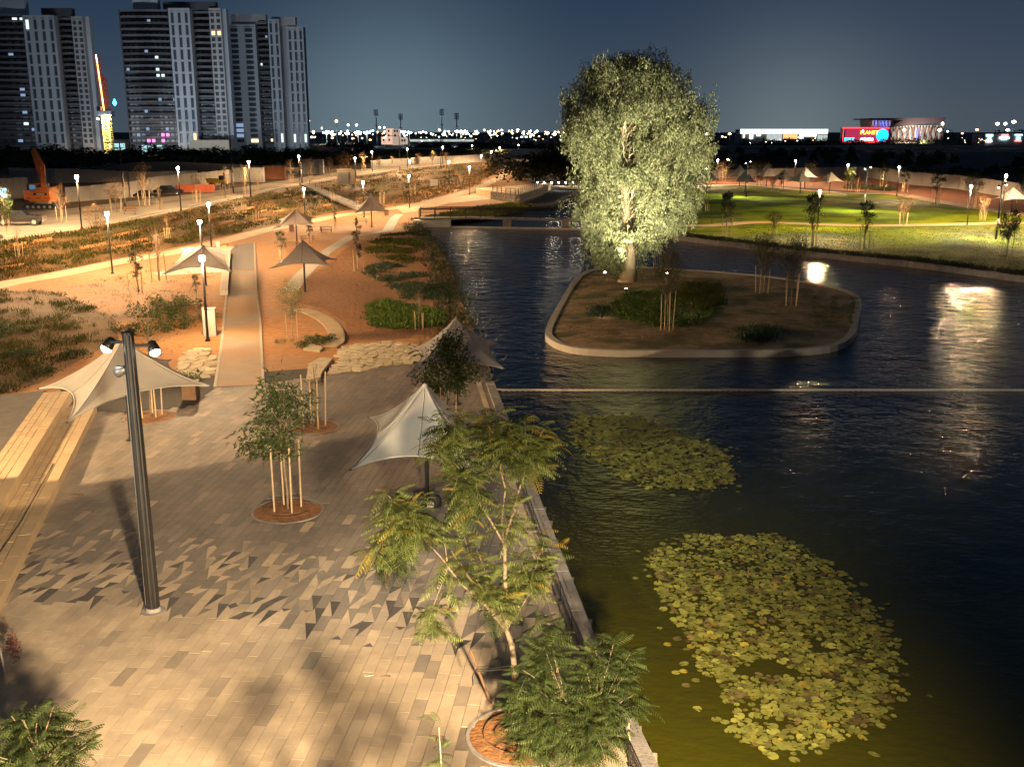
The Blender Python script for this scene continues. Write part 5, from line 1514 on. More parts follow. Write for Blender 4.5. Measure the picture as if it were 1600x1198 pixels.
# slope
def strip_tufts(name, n, m, hgt, lo, hi, wid, thr, ph):
    s_ = rng.uniform(0, 1, n) ** 1.25; t_ = rng.uniform(lo, hi, n)
    ok = (np.sin(t_ * 19 + ph + s_ * 9) + np.sin(s_ * 70 + ph) * 0.6 + rng.normal(size=n) * 0.35) > thr
    pts = [slope_pt(a, b) for a, b in zip(s_[ok], t_[ok])]
    base = np.repeat(np.array(pts), 6, 0); base[:, :2] += rng.normal(size=(len(base), 2)) * 0.3
    d = rng.normal(size=(len(base), 3)) * 0.6; d[:, 2] = 1
    v, f = leaves(base, d, hgt * rng.uniform(.5, 1.4, len(base)), wid)
    o = link(name, arr_mesh(name, v, f, m)); o['kind'] = 'stuff'
strip_tufts('dry_grass', 5200, M_DRYB, 0.40, 0.02, 0.97, 0.09, -0.2, 0.0)
strip_tufts('low_green_cover', 5200, M_OLIVEB, 0.42, 0.02, 0.97, 0.14, 0.15, 1.7)
def pt2(pl): return [(p.x, p.y) for p in TL(pl)]
tufts('dry_grass', pt2([(500, 345), (560, 334), (640, 322), (700, 305), (760, 290), (720, 285), (640, 300), (560, 322)]), 10, 0.0, 0.4, M_DRYB)
tufts('field_grass', pt2([(650, 318), (745, 290), (775, 270), (740, 262), (640, 275), (600, 300), (600, 320)]), 3000, 0.02, 0.55, M_DRYB, 5, 0.11, 0.5)
tufts('field_grass', pt2([(640, 345), (700, 333), (760, 322), (800, 318), (835, 322), (790, 335), (740, 342), (690, 346)]), 1500, 0.02, 0.45, M_OLIVEB, 5, 0.10, 0.4)
tufts('grass_tufts', pt2([(-60, 480), (0, 455), (80, 455), (120, 470), (180, 500), (185, 530), (130, 560), (60, 600), (-60, 640)]), 1900, 0.03, 0.38, M_OLIVEB, 9, 0.05, 0.22, mask=wave(0.9, 0.8, 0.12))
tufts('dry_grass', pt2([(-60, 480), (0, 455), (80, 455), (330, 400), (330, 520), (185, 530), (130, 560), (60, 600), (-60, 640)]), 900, 0.03, 0.26, M_DRYB, 7, 0.035, 0.25, mask=wave(0.7, 0.9, 0.2, 2.0))
tufts('ground_cover', pt2([(575, 480), (600, 470), (640, 478), (690, 490), (690, 510), (640, 515), (585, 512)]), 420, 0.03, 0.32, M_COVER, 16, 0.11, 0.26, 1.0)
tufts('ground_cover', pt2([(568, 422), (600, 410), (660, 425), (700, 450), (715, 480), (690, 485), (640, 470), (610, 448), (575, 432)]), 620, 0.03, 0.30, M_LEAFD, 14, 0.09, 0.3, 1.0, mask=wave(0.6, 0.5, 0.0))
tufts('ground_cover', pt2([(570, 388), (600, 368), (650, 362), (664, 388), (690, 425), (640, 415), (580, 400)]), 900, 0.03, 0.34, M_OLIVEB, 10, 0.10, 0.35, 0.9, mask=wave(0.4, 0.35, 0.12))
tufts('bank_plants', [(p.x + a, p.y) for p, a in zip(bank_l, (-2.2,) * 9)] + [(p.x + 0.5, p.y) for p in bank_l[::-1]], 480, -0.1, 0.60, M_BUSH, 11, 0.08, 0.35, 0.8)
tufts('bank_plants', pt2([(650, 545), (690, 515), (745, 535), (760, 575), (725, 570)]), 260, 0.0, 0.5, M_LEAFB, 12, 0.04, 0.3, 1.2)
tufts('mulch_litter', pt2([(450, 470), (480, 435), (520, 405), (560, 375), (600, 400), (600, 460), (560, 520), (540, 505), (510, 485)]), 1500, 0.035, 0.12, M_WOODD, 3, 0.05, 0.3, 2.5)
# island planting
tufts('ground_cover', pt2([(955, 478), (985, 458), (1020, 455), (1060, 462), (1130, 470), (1125, 490), (1080, 510), (1020, 512), (965, 500)]), 420, 0.06, 0.30, M_COVER, 16, 0.10, 0.3, 0.9)
tufts('ground_cover', pt2([(922, 488), (935, 480), (950, 484), (945, 494), (928, 495)]), 40, 0.0, 0.35, M_LEAFD, 16, 0.1, 0.25, 0.9)
tufts('ornamental_grass', pt2([(1050, 470), (1070, 445), (1130, 450), (1125, 480), (1090, 492)]), 200, 0.08, 0.55, M_OLIVEB, 22, 0.035, 0.22, 0.45)
tufts('ground_cover', pt2([(1155, 520), (1175, 512), (1210, 515), (1205, 532), (1165, 534)]), 60, 0.0, 0.5, M_LEAFD, 18, 0.09, 0.4, 0.9)
tufts('island_dry_grass', pt2([(870, 510), (905, 440), (1000, 425), (1200, 440), (1325, 465), (1320, 520), (1200, 538), (950, 538)]), 1100, 0.0, 0.22, M_DRYB, 8, 0.04, 0.3, 0.9, mask=wave(0.5, 0.8, 0.0))
IG = 'small dark plants in rows at the island right end'
for c_, (x0, x1) in enumerate(((1272, 1276), (1305, 1296), (1336, 1328))):
    for k in range(6): bush(CLUMP[0], x0 + (x1 - x0) * k / 5, 468 + k * 7.5, -0.05, 0.30, 0.34, 'dark plant, ' + ('first', 'second', 'third', 'fourth', 'fifth', 'last')[k] + ' from far end, ' + ('left row at the island end', 'middle row at the island end', 'row against the island kerb')[c_], IG, 'shrub', 'plant')
# lawn
lawn_poly = [(p.x, p.y) for p in TL([(1160, 378), (1250, 386), (1330, 394), (1440, 404), (1600, 425), (1600, 354), (1300, 354), (1160, 352)])]
tufts('lawn_grass', lawn_poly, 4000, 0.03, 0.10, mat('lawn_blade', (0.075, 0.115, 0.004), 0.9, spec=0.05, trans=0.25, rnd=0.4), 6, 0.06, 0.4, 0.8)
tufts('bank_plants', [(p.x, p.y) for p in r_bank] + [(p.x, p.y) for p in shore[::-1]], 900, 0.03, 0.45, M_BUSH, 8, 0.07, 0.4, 0.8)
tufts('red_bed_shrubs', pt2([(1320, 296), (1400, 300), (1385, 293), (1330, 290)]), 120, 0.02, 0.9, M_BUSH, 18, 0.16, 0.6, 0.8)
# litter on the paving
tufts('fallen_leaves', [(p.x, p.y) for p in PLAZA], 260, 0.035, 0.07, M_LEAFB, 1, 0.035, 0.1, 4.0)

# ------------------------------------------------------------------ water lilies
def pad_mesh(m, n=12):
    mb = MB(); pts = [(0, 0, 0.004)]
    for k in range(n + 1):
        a = R(14) + (2 * math.pi - R(28)) * k / n
        pts.append((math.cos(a), math.sin(a) * 0.94, 0.012 + 0.05 * rng.uniform(0, 1) ** 3))
    mb.add(pts, [(0, k + 1, k + 2) for k in range(n)])
    return mb.mesh('lily_pad', m)
PADS = [[pad_mesh(m) for _ in range(3)] for m in (M_PAD, M_PADY, M_PADB)]
def lily(label, outline, rad, mind, target, holes, pyel=0.06):
    pl = smooth_loop(TL(outline, WATER), 4); pp = [(p.x, p.y) for p in pl]
    t = thing('water_lily_patch', label, 'water lilies', sum(pl, Vector()) / len(pl))
    c0 = t.location.copy()
    cand = scatter(pp, target * 9)
    cand = cand + rng.normal(size=cand.shape) * 0.16 * (rng.random((len(cand), 1)) < 0.5) + rng.normal(size=cand.shape) * 0.45 * (rng.random((len(cand), 1)) < 0.03)
    cell = {}; got = []
    hw = [(T(a, b, WATER), rr) for a, b, rr in holes]
    ph = rng.uniform(0, 6, 4)
    for c in cand:
        w_ = math.sin(c[0] * 2.1 + ph[0]) * math.sin(c[1] * 1.7 + ph[1]) + math.sin(c[0] * 0.9 + c[1] * 1.2 + ph[2])
        if w_ < -1.0 and rng.random() < 0.9: continue
        if any(dist_pt(c, q) < rr * rng.uniform(0.8, 1.1) for q, rr in hw): continue
        k = (int(c[0] // mind), int(c[1] // mind))
        if any((c[0] - o[0]) ** 2 + (c[1] - o[1]) ** 2 < mind ** 2 for i in (-1, 0, 1) for j in (-1, 0, 1) for o in cell.get((k[0] + i, k[1] + j), ())): continue
        cell.setdefault(k, []).append(c); got.append(c)
        if len(got) >= target: break
    got.sort(key=lambda c: c[1])
    rest = {0: [], 1: [], 2: []}
    for i, c in enumerate(got):
        br = math.sin(c[0] * 3.3 + ph[3]) * math.sin(c[1] * 2.9 + ph[0])
        mi = 2 if (br > 0.5 and rng.random() < 0.65) else (1 if rng.random() < pyel else 0)
        r_ = rad * rng.uniform(0.5, 1.15); zr = rng.uniform(0, 6.28)
        z = rng.uniform(0.006, 0.03)
        tx, ty = rng.normal() * 0.10, rng.normal() * 0.10
        if i < 300:
            o = link('lily_pad', PADS[mi][int(rng.integers(3))], t)
            o.location = (c[0] - c0.x, c[1] - c0.y, z); o.rotation_euler = (tx, ty, zr); o.scale = (r_, r_, r_)
        else:
            me = PADS[mi][int(rng.integers(3))]
            vv = np.array([v.co for v in me.vertices]) * r_
            m_ = np.array(Matrix.Rotation(zr, 3, 'Z') @ Matrix.Rotation(tx, 3, 'X') @ Matrix.Rotation(ty, 3, 'Y'))
            rest[mi].append((vv @ m_.T + np.array([c[0] - c0.x, c[1] - c0.y, z]), np.array([tuple(p.vertices) for p in me.polygons])))
    ps = [(cat_vf(r), k) for k, r in rest.items() if r]
    if ps:
        v, f = cat_vf([p for p, _ in ps])
        me = arr_mesh('lily_pad_mass', v, f, [M_PAD, M_PADY, M_PADB])
        me.polygons.foreach_set('material_index', np.concatenate([np.full(len(p[1]), k) for p, k in ps]).astype(np.int32))
        link('lily_pad_mass', me, t)['kind'] = 'stuff'
    return t
lp1 = lily('large near patch of yellow green water lily pads with a hole in it', [(1022, 872), (1050, 850), (1090, 838), (1150, 840), (1210, 838), (1250, 856), (1290, 880), (1315, 915), (1345, 940), (1375, 985), (1400, 1040), (1395, 1090), (1360, 1130), (1300, 1160), (1240, 1168), (1170, 1160), (1150, 1120), (1135, 1080), (1100, 1040), (1075, 990), (1045, 950), (1030, 910)],
     0.135, 0.138, 2700, [(1200, 1042, 0.62), (1165, 1048, 0.35), (1235, 1050, 0.3)])
lp2 = lily('smaller dim patch of water lily pads between the island and the near patch', [(896, 668), (915, 652), (960, 650), (1010, 655), (1050, 672), (1085, 688), (1120, 700), (1145, 735), (1135, 750), (1090, 763), (1040, 762), (1000, 755), (960, 735), (930, 712), (905, 692)], 0.145, 0.138, 2500, [], 0.02)
for k, (px, py, me) in enumerate(((1043, 1006, 1), (1056, 1050, 0), (1068, 1048, 1), (1072, 1070, 2), (1087, 1062, 0))):
    lab_ = ('yellow stray pad nearest the left edge of the near lily patch', 'green stray pad beside the wall water, left of a pair', 'yellow stray pad right next to a green one off the lily patch', 'brown stray pad lowest of the loose ones off the lily patch', 'green stray pad closest to the lower lily patch edge')[k]
    o = link('lily_pad', PADS[me][0]); o.location = T(px, py, WATER + 0.008); o.scale = (0.12,) * 3; tag(o, lab_, 'lily pad', 'stray pads on the green water')
mb = MB(); mb.tube([(0, 0, -0.5), (0.02, 0, 0.26)], [0.035, 0.03], 6); o = mb.build('wooden_peg', M_WOODD); o.location = T(1168, 902, WATER); tag(o, 'short brown wooden peg standing among the near lily pads', 'peg')

# float line across the lake
mb = MB(); ya = T(772, 597).y
mb.tube([(-0.9, ya, -0.42)] + [(-0.9 + 42 * k / 60, ya + 0.05 * math.sin(k * 0.7), -0.46) for k in range(1, 61)], 0.06, 6)
fl = thing('float_line', 'long straight pale float line stretched across the dark lake', 'rope')
mb.build('rope', M_ROPE, fl)
mb = MB()
for k in range(130): mb.tube([(-0.6 + k * 0.32, ya, -0.465), (-0.6 + k * 0.32 + 0.2, ya, -0.465)], 0.07, 6)
mb.build('floats', M_ROPE, fl)['kind'] = 'stuff'

# ------------------------------------------------------------------ footbridges, weir, gabion wall
def railing_parts(t, pts, h=1.1, step_=2.2, rails=(0.35, 0.7, 1.08), k=1.0):
    path = [Vector(p) for p in pts]
    for rr in rails:
        mb = MB(); mb.tube([p + Vector((0, 0, rr)) for p in path], (0.025 if rr < 1 else 0.04) * k, 5); mb.build('handrail' if rr > 1 else 'rail', M_POLE, t)
    L = sum((b - a).length for a, b in zip(path, path[1:])); s = 0.0
    while s <= L:
        p, _ = along(path, s); mb = MB(); mb.bar(p, p + Vector((0, 0, h)), 0.08 * k); mb.build('railing_post', M_POLE, t); s += step_
b0, b1, b2 = T(655, 341, 0.9), T(735, 340, 0.9), T(1062, 347, 0.9)
fb = thing('footbridge', 'long low footbridge with dark railing crossing behind the gum tree', 'bridge')
dv = Vector((0, 1, 0))
mb = MB()
for a, b in ((b0, b1), (b1, b2)):
    mb.prism([(a.x, a.y), (b.x, b.y), (b.x, b.y + 2.6), (a.x, a.y + 2.6)], 0.66, 0.9)
mb.build('deck', M_CONC, fb)
for (a, yy) in ((b0, 0.1), (b0, 2.5)):
    railing_parts(fb, [b0 + dv * yy, b1 + dv * yy, b2 + dv * yy], 1.5, 2.4, (0.4, 0.8, 1.2, 1.48), 1.6)
ab0, ab1 = T(652, 353, -0.5), T(705, 352, -0.5)
mb = MB(); mb.prism([(b0.x - 1.0, b0.y + 0.1), (b1.x - 3.2, b1.y + 0.1), (b1.x - 3.2, b1.y + 2.5), (b0.x - 1.0, b0.y + 2.5)], -2.0, 0.549); mb.build('abutment', M_WHITEP, fb)
for px in (792, 885):
    q = T(px, 340, 0.9); mb = MB(); mb.box((q.x, q.y + 1.3, -0.8), (1.4, 1.8, 2.69)); mb.build('pier', M_CONC, fb)
wl_, wr_ = T(705, 352.5, -0.2), T(1050, 358, -0.2)
mb = MB(); mb.prism([(wl_.x, wl_.y), (wr_.x, wr_.y), (wr_.x, wr_.y + 0.6), (wl_.x, wl_.y + 0.6)], -2.2, -0.32); tag(mb.build('weir', M_CONCL), 'pale straight weir edge on the water in front of the footbridge', 'weir')
# upper bridge with lamps
c0_, c1_ = T(852, 291, 0.9), T(1015, 293, 0.9)
ub = thing('lit_bridge', 'far lower bridge with a row of small white lamps beside the gum tree', 'bridge')
mb = MB(); mb.prism([(c0_.x, c0_.y), (c1_.x, c1_.y), (c1_.x, c1_.y + 3), (c0_.x, c0_.y + 3)], 0.3, 0.9); mb.build('deck', M_CONCL, ub)
railing_parts(ub, [c0_ + dv * 2.8, c1_ + dv * 2.8], 1.1, 3.0)
for px in (840, 851, 862, 873, 884, 895, 906):
    q = T(px, 291, 0.9)
    t = thing('bridge_lamp', 'small white lamp in the row along the far lit bridge', 'lamp', q + dv * 0.3, 0, 'small lamps along the far bridge')
    mb = MB(); mb.lathe((0, 0, 0), [(0.05, 0), (0.05, 0.75)], 6); mb.build('post', M_POLE, t); mb = MB(); mb.lathe((0, 0, 0.75), [(0.12, 0), (0.16, 0.12), (0.08, 0.22)], 8); mb.build('lamp_glass', M_LENS, t)
for px in (846, 873, 900):
    q = T(px, 291, 0.9); spot('bridge_light', q + Vector((0, -0.5, 0.9)), q + Vector((0, -0.6, 0)), 260, WHITE, 160, 0.5, 0.15)
# gabion retaining wall
gb = thing('gabion_wall', 'grey gabion stone retaining wall with railing above the upper water', 'wall')
g0, g1, g2 = T(770, 311, 0.0), T(808, 320, -0.3), T(853, 300, 0.0)
gp = [Vector((g0.x, g0.y, 0)), Vector((g1.x, g1.y, 0)), Vector((g2.x, g2.y, 0))]
for a, b in zip(gp, gp[1:]):
    d = b - a; n = max(1, int(d.length / 2.0)); 
    for k in range(n):
        for r_ in range(3):
            c = a.lerp(b, (k + 0.5) / n); mb = MB(); mb.box((0, 0, 0), (d.length / n - 0.05, 1.0, 0.95)); o = mb.build('gabion_basket', M_GABION, gb)
            o.location = (c.x, c.y, -0.9 + r_ * 1.0); o.rotation_euler = (0, 0, math.atan2(d.y, d.x))
railing_parts(gb, [p + Vector((0, 0, 1.6)) for p in (gp[0], gp[1], gp[2])], 1.2, 2.6, (0.4, 0.8, 1.18), 1.5)
mb = MB(); mb.prism([(gp[0].x, gp[0].y + 0.6), (gp[1].x, gp[1].y + 0.6), (gp[2].x, gp[2].y + 0.6), (gp[2].x + 2, gp[2].y + 12), (gp[0].x - 4, gp[0].y + 14)], 0.0, 1.55); mb.build('terrace_fill', M_PATH, gb)
rr0, rr1 = T(1052, 349, 0.0), T(1160, 349, 0)
rl = thing('shore_railing', 'thin grey railing along the pale path right of the gum tree', 'railing')
railing_parts(rl, [rr0, rr1], 1.0, 3.0)

# ------------------------------------------------------------------ furniture of the park
def picnic(px, py, rz, label):
    t = thing('picnic_table', label, 'picnic table', T(px, py, 0.03), rz, 'timber picnic tables')
    for y in (-0.28, 0.0, 0.28):
        mb = MB(); mb.box((0, y, 0.75), (1.9, 0.25, 0.05)); mb.build('table_board', M_WOODD, t)
    for y in (-0.78, 0.78):
        mb = MB(); mb.box((0, y, 0.45), (1.9, 0.28, 0.05)); mb.build('seat_board', M_WOODD, t)
    for x in (-0.7, 0.7):
        for s_ in (-1, 1):
            mb = MB(); mb.bar((x, s_ * 0.72, 0), (x, s_ * 0.2, 0.72), 0.08); mb.build('leg', M_WOODD, t)
        mb = MB(); mb.bar((x, -0.85, 0.40), (x, 0.85, 0.40), 0.07); mb.build('cross_bar', M_WOODD, t)
picnic(510, 363, 0.1, 'picnic table on the sandy clearing right of the sail with holes')
picnic(565, 350, 0.1, 'pale topped picnic table under the sail nearest the footbridge')
picnic(480, 378, 0.2, 'picnic table under the sail with leaf shadows')
picnic(455, 388, 0.1, 'picnic bench group left behind the mulch sail')
def post_bin(px, py, label, m=M_WOODD):
    t = thing('litter_bin', label, 'bin', T(px, py, 0.05)); mb = MB(); mb.box((0, 0, 0.45), (0.6, 0.6, 0.9)); mb.build('body', m, t); mb = MB(); mb.box((0, 0, 0.94), (0.66, 0.66, 0.07)); mb.build('lid', M_POLE, t)
post_bin(604, 337, 'brown litter bin beside the path at the footbridge end'); post_bin(456, 361, 'dark litter bin behind the sail with holes')
post_bin(352, 394, 'yellow bin beside the small white pillar on the lower path', M_YEL)
t = thing('sign_pillar', 'small white pillar beside the yellow bin', 'pillar', T(342, 396, 0.05)); mb = MB(); mb.box((0, 0, 0.65), (0.35, 0.35, 1.3)); mb.build('body', M_WHITEP, t); mb = MB(); mb.box((0, 0, 1.33), (0.4, 0.4, 0.06)); mb.build('cap', M_CONCL, t)
t = thing('utility_cabinet', 'tall pale grey utility cabinet behind the dark lamp on the walkway', 'cabinet', T(329, 524, 0.02), 0.15)
mb = MB(); mb.box((0, 0, 0.95), (0.85, 0.55, 1.9)); mb.build('body', M_WHITEP, t); mb = MB(); mb.box((-0.2, -0.285, 0.95), (0.39, 0.02, 1.7)); mb.build('door', M_WHITEP, t); mb = MB(); mb.box((0.2, -0.285, 0.95), (0.39, 0.02, 1.7)); mb.build('door', M_WHITEP, t); mb = MB(); mb.box((0, 0, 1.93), (0.92, 0.62, 0.06)); mb.build('roof', M_CONCL, t)
w0, w1 = T(350, 462, 0), T(356, 398, 0)
sw = thing('seat_wall', 'low pale concrete seat wall along the left side of the walkway', 'wall')
for k in range(8):
    a, b = w0.lerp(w1, k / 8), w0.lerp(w1, (k + 1) / 8); d = (b - a); mb = MB(); mb.box((0, 0, 0.25), (d.length - 0.02, 0.7, 0.5)); o = mb.build('wall_block', M_CONCL, sw); c = (a + b) / 2; o.location = (c.x, c.y, 0.02); o.rotation_euler = (0, 0, math.atan2(d.y, d.x))
sheet('pale_terrace', TL([(240, 428), (345, 402), (356, 396), (352, 420), (345, 426), (250, 432)]), 0.065, M_CONCL)
# slope stairs
st0, st1 = slope_pt(0.70, 0.02), slope_pt(0.66, 0.98)
st0, st1 = T(575, 331, 0.0), T(478, 290, 3.0)
stt = thing('slope_stairs', 'long straight stair with low kerb climbing the dry slope to the street', 'stairs')
N_ = 22
for k in range(N_):
    c = st0.lerp(st1, (k + 0.5) / N_); d = st1 - st0; mb = MB(); mb.box((0, 0, 0), (math.hypot(d.x, d.y) / N_ - 0.02, 2.4, 0.34)); o = mb.build('step', M_CONC, stt); o.location = (c.x, c.y, c.z + 0.10); o.rotation_euler = (0, 0, math.atan2(d.y, d.x))
railing_parts(stt, [st0 + Vector((0.9, -0.9, 0.1)), st1 + Vector((0.9, -0.9, 0.1))], 1.0, 4.0, (1.0,))
# rock terraces on the slope: pale ledges
for k in range(26):
    s_ = rng.uniform(0.05, 0.75); t_ = rng.uniform(0.12, 0.85); p = slope_pt(s_, t_); p2 = slope_pt(s_ + 0.012, t_); d = (p2 - p).normalized(); L = rng.uniform(2.5, 6)
    mb = MB(); mb.box((0, 0, 0.1), (L, 0.25, 0.30)); o = mb.build('terrace_edge', M_SOIL); o.location = p + Vector((0, 0, 0.08)); o.rotation_euler = (0, 0, math.atan2(d.y, d.x)); tag(o, 'long low earth terrace edge set across the dry slope', 'edging', 'terrace edges on the slope')
# site barriers by the path fork
bs = thing('barrier_stack', 'low dark jumble of stacked site barriers on the dry field', 'barriers', T(705, 290, 0))
for k in range(16):
    x = -3.6 + k * 0.48; mb = MB(); h = rng.uniform(1.1, 1.7)
    for zz in (0.25, h * 0.5, h): mb.bar((x, -0.9, zz), (x + rng.normal() * 0.2, 0.9, zz), 0.06)
    mb.bar((x, -0.9, 0), (x, -0.9, h), 0.07); mb.bar((x, 0.9, 0), (x, 0.9, h), 0.07); mb.build('barrier', M_STEEL if k % 2 else M_POLE, bs)
t = thing('white_crate', 'pale slatted crate left of the jumble of barriers', 'crate', T(678, 292, 0)); 
for k in range(5): mb = MB(); mb.box((-0.8 + k * 0.4, 0, 0.9), (0.3, 1.2, 1.8)); mb.build('slat', M_WHITEP, t)
# leaning post with a red bundle at the left frame edge, and a twig
pb = T(9, 1057, 0.03); t = thing('garden_post', 'thin grey post with a dark red bundle at the left edge of the paving', 'post', pb)
mb = MB(); mb.tube([(0, 0, 0), (-0.09, 0, 1.35)], 0.03, 6); mb.build('post', M_STEEL, t)
me = bush_mesh(260, 0.36, 0.9, 0.09, mat('dark_red_leaf', (0.06, 0.014, 0.010), 0.7, rnd=0.3)); o = link('foliage', me, t); o.location = (-0.12, 0.25, 0.25)
tw = T(604, 1056, 0.036); mb = MB(); mb.tube([(-0.16, 0, 0), (0.1, 0.03, 0.01)], 0.008, 4); mb.tube([(-0.02, 0, 0.01), (0.12, -0.06, 0.02)], 0.006, 4); o = mb.build('fallen_twig', M_WOODD); o.location = tw; tag(o, 'thin brown twig lying on the bright near paving', 'twig')
mb = MB(); mb.tube([(-0.1, 0.03, 0), (0, 0, 0.005), (0.14, 0.06, 0.005)], 0.012, 4); o = mb.build('paper_scrap', M_WHITEP); o.location = T(575, 1056, 0.036); tag(o, 'pale bent strip of litter left of the twig on the paving', 'litter')
mb = MB(); mb.box((0, 0, 0.02), (0.5, 0.12, 0.04)); o = mb.build('stick', M_WOODD); o.location = T(120, 774, 0.036); tag(o, 'short dark stick on the shaded paving beside the seat step', 'stick')

# ================================================================== FENCES, VEHICLES, STREET LEVEL
def panel_fence(name, label, base, tops_, z, m, pw=2.4, cap=None, group=None):
    P = TL(base, z); L = sum((b - a).length for a, b in zip(P, P[1:]))
    t = thing(name, label, 'fence', P[0], 0, group); P0 = P[0].copy()
    s = 0.0
    while s < L - 0.4:
        w = min(pw, L - s); p, d = along(P, s + w / 2)
        k = (s + w / 2) / L * (len(base) - 1); i = min(int(k), len(base) - 2); u = k - i
        # the fence's height where this panel stands
        pb = base[i][1] + (base[i + 1][1] - base[i][1]) * u; pt_ = tops_[i] + (tops_[i + 1] - tops_[i]) * u
        h = min(4.2, max(1.6, (pb - pt_) * p.y / FOC * 1.04)) + rng.uniform(-0.05, 0.05)
        mb = MB(); mb.box((0, 0, h / 2), (w - 0.04, 0.06, h)); mb.box((0, 0, h * 0.32), (w - 0.04, 0.09, 0.06)); mb.box((0, 0, h * 0.68), (w - 0.04, 0.09, 0.06))
        o = mb.build('panel', m, t); o.location = p - P0; o.rotation_euler = (0, 0, math.atan2(d.y, d.x) + rng.normal() * 0.01)
        mb = MB(); mb.box((0, 0, h / 2), (0.1, 0.12, h + 0.05)); o = mb.build('post', M_STEEL, t); o.location = p - d * (w / 2) - P0; o.rotation_euler = (0, 0, math.atan2(d.y, d.x))
        s += w
    return t
panel_fence('hoarding', 'beige site hoarding along the street behind the parked dark car', [(104, 316), (205, 309), (330, 291), (368, 285)], [295, 284, 269, 266], 3, M_HOARD, 2.5)
panel_fence('hoarding', 'upper pale grey hoarding behind the orange excavator', [(16, 286), (80, 286), (207, 284), (310, 281)], [264, 266, 270, 268], 3, M_HOARD, 2.5)
panel_fence('hoarding', 'pale grey hoarding at the left edge beside the excavator tracks', [(-30, 318), (14, 313), (46, 308)], [284, 281, 279], 3, M_HOARD, 2.5)
panel_fence('hoarding', 'dark grey hoarding along the street beyond the electric cabinet', [(580, 263), (650, 258), (760, 253), (800, 251)], [252, 247, 242, 241], 3, M_CONC, 3.0)
panel_fence('hoarding', 'long pale hoarding on the red soil bank at the right', [(1105, 279), (1190, 276), (1270, 276), (1340, 275), (1425, 289), (1499, 296), (1600, 313), (1720, 332)], [268, 264, 262, 257.5, 270, 275, 289, 306], 0, M_HOARD, 2.4)
panel_fence('hoarding', 'far white hoarding left of the dark tree clumps', [(745, 243), (830, 244), (905, 245)], [231, 232, 233], 0, M_HOARD, 4)
panel_fence('hoarding', 'far white boarded fence below the bright white hall', [(1118, 240), (1165, 240), (1212, 240)], [233.5, 233.5, 233.5], 0, M_HOARD, 4)

def wheel(t, c, r, w, name='wheel'):
    o = thing(name, None, None); o.parent = t; o.location = c
    mb = MB(); mb.tube([(0, -w / 2, 0), (0, -w / 2 + 0.04, 0), (0, w / 2 - 0.04, 0), (0, w / 2, 0)], [r * 0.9, r, r, r * 0.9], 18); mb.build('tyre', M_RUBBER, o)
    mb = MB(); mb.tube([(0, -w / 2 - 0.01, 0), (0, w / 2 + 0.01, 0)], r * 0.62, 14); mb.build('rim', M_CHROME, o)
# black pickup at the left edge
pk_p = T(33, 352, 3.05)
t = thing('pickup_truck', 'black pickup truck parked on the street at the left edge', 'pickup truck', pk_p, 0.16)
def side_body(t, name, prof, w, m):
    """side profile (x, z) pulled across the width"""
    mb = MB(); n = len(prof); V_ = [(x, -w / 2, z) for x, z in prof] + [(x, w / 2, z) for x, z in prof]
    tri = tessellate_polygon([[Vector((x, z, 0)) for x, z in prof]])
    F_ = []
    for q in tri:
        a, b, c = (Vector((prof[i][0], prof[i][1], 0)) for i in q)
        q = tuple(q) if (b - a).cross(c - a).z > 0 else tuple(reversed(q))
        F_ += [q, tuple(i + n for i in reversed(q))]
    ar = sum(prof[i][0] * prof[(i + 1) % n][1] - prof[(i + 1) % n][0] * prof[i][1] for i in range(n))
    for i in range(n):
        j = (i + 1) % n
        F_.append((i, n + i, n + j, j) if ar > 0 else (i, j, n + j, n + i))
    mb.add(V_, F_); return mb.build(name, m, t)
side_body(t, 'body', [(-2.7, 0.55), (2.6, 0.55), (2.72, 0.75), (2.70, 1.12), (1.2, 1.22), (0.95, 1.24), (-0.85, 1.24), (-2.7, 1.18)], 1.85, M_BLACK)
side_body(t, 'cab', [(0.95, 1.245), (0.45, 1.80), (-0.75, 1.82), (-0.95, 1.245)], 1.68, M_BLACK)
side_body(t, 'side_window', [(0.72, 1.29), (0.38, 1.70), (-0.12, 1.72), (-0.12, 1.29)], 1.70, M_GLASS); side_body(t, 'side_window', [(-0.2, 1.29), (-0.2, 1.72), (-0.68, 1.72), (-0.80, 1.29)], 1.70, M_GLASS)
mb = MB(); mb.bar((0.93, 0, 1.29), (0.50, 0, 1.77), 1.5, 0.03); mb.build('windscreen', M_GLASS, t)
mb = MB(); mb.box((2.74, 0, 0.66), (0.16, 1.8, 0.2)); mb.build('bumper', M_CHROME, t); mb = MB(); mb.box((0.0, 0, 0.42), (1.9, 1.9, 0.08)); mb.build('running_board', M_CHROME, t)
for y in (-0.72, 0.72): mb = MB(); mb.box((2.70, y, 0.95), (0.06, 0.34, 0.2)); mb.build('headlight', M_CHROME, t)
for x in (-1.75, 1.75):
    for y in (-0.80, 0.80):
        wheel(t, (x, y, 0.42), 0.42, 0.28)
        mb = MB(); mb.tube([(x + math.cos(a) * 0.5, y + (0.13 if y > 0 else -0.13), 0.45 + math.sin(a) * 0.5) for a in [math.pi * k / 8 for k in range(9)]], 0.05, 5); mb.build('wheel_arch', M_BLACK, t)
mb = MB(); mb.box((-1.8, 0, 1.25), (1.7, 1.5, 0.06)); mb.build('bed_cover', M_RUBBER, t)
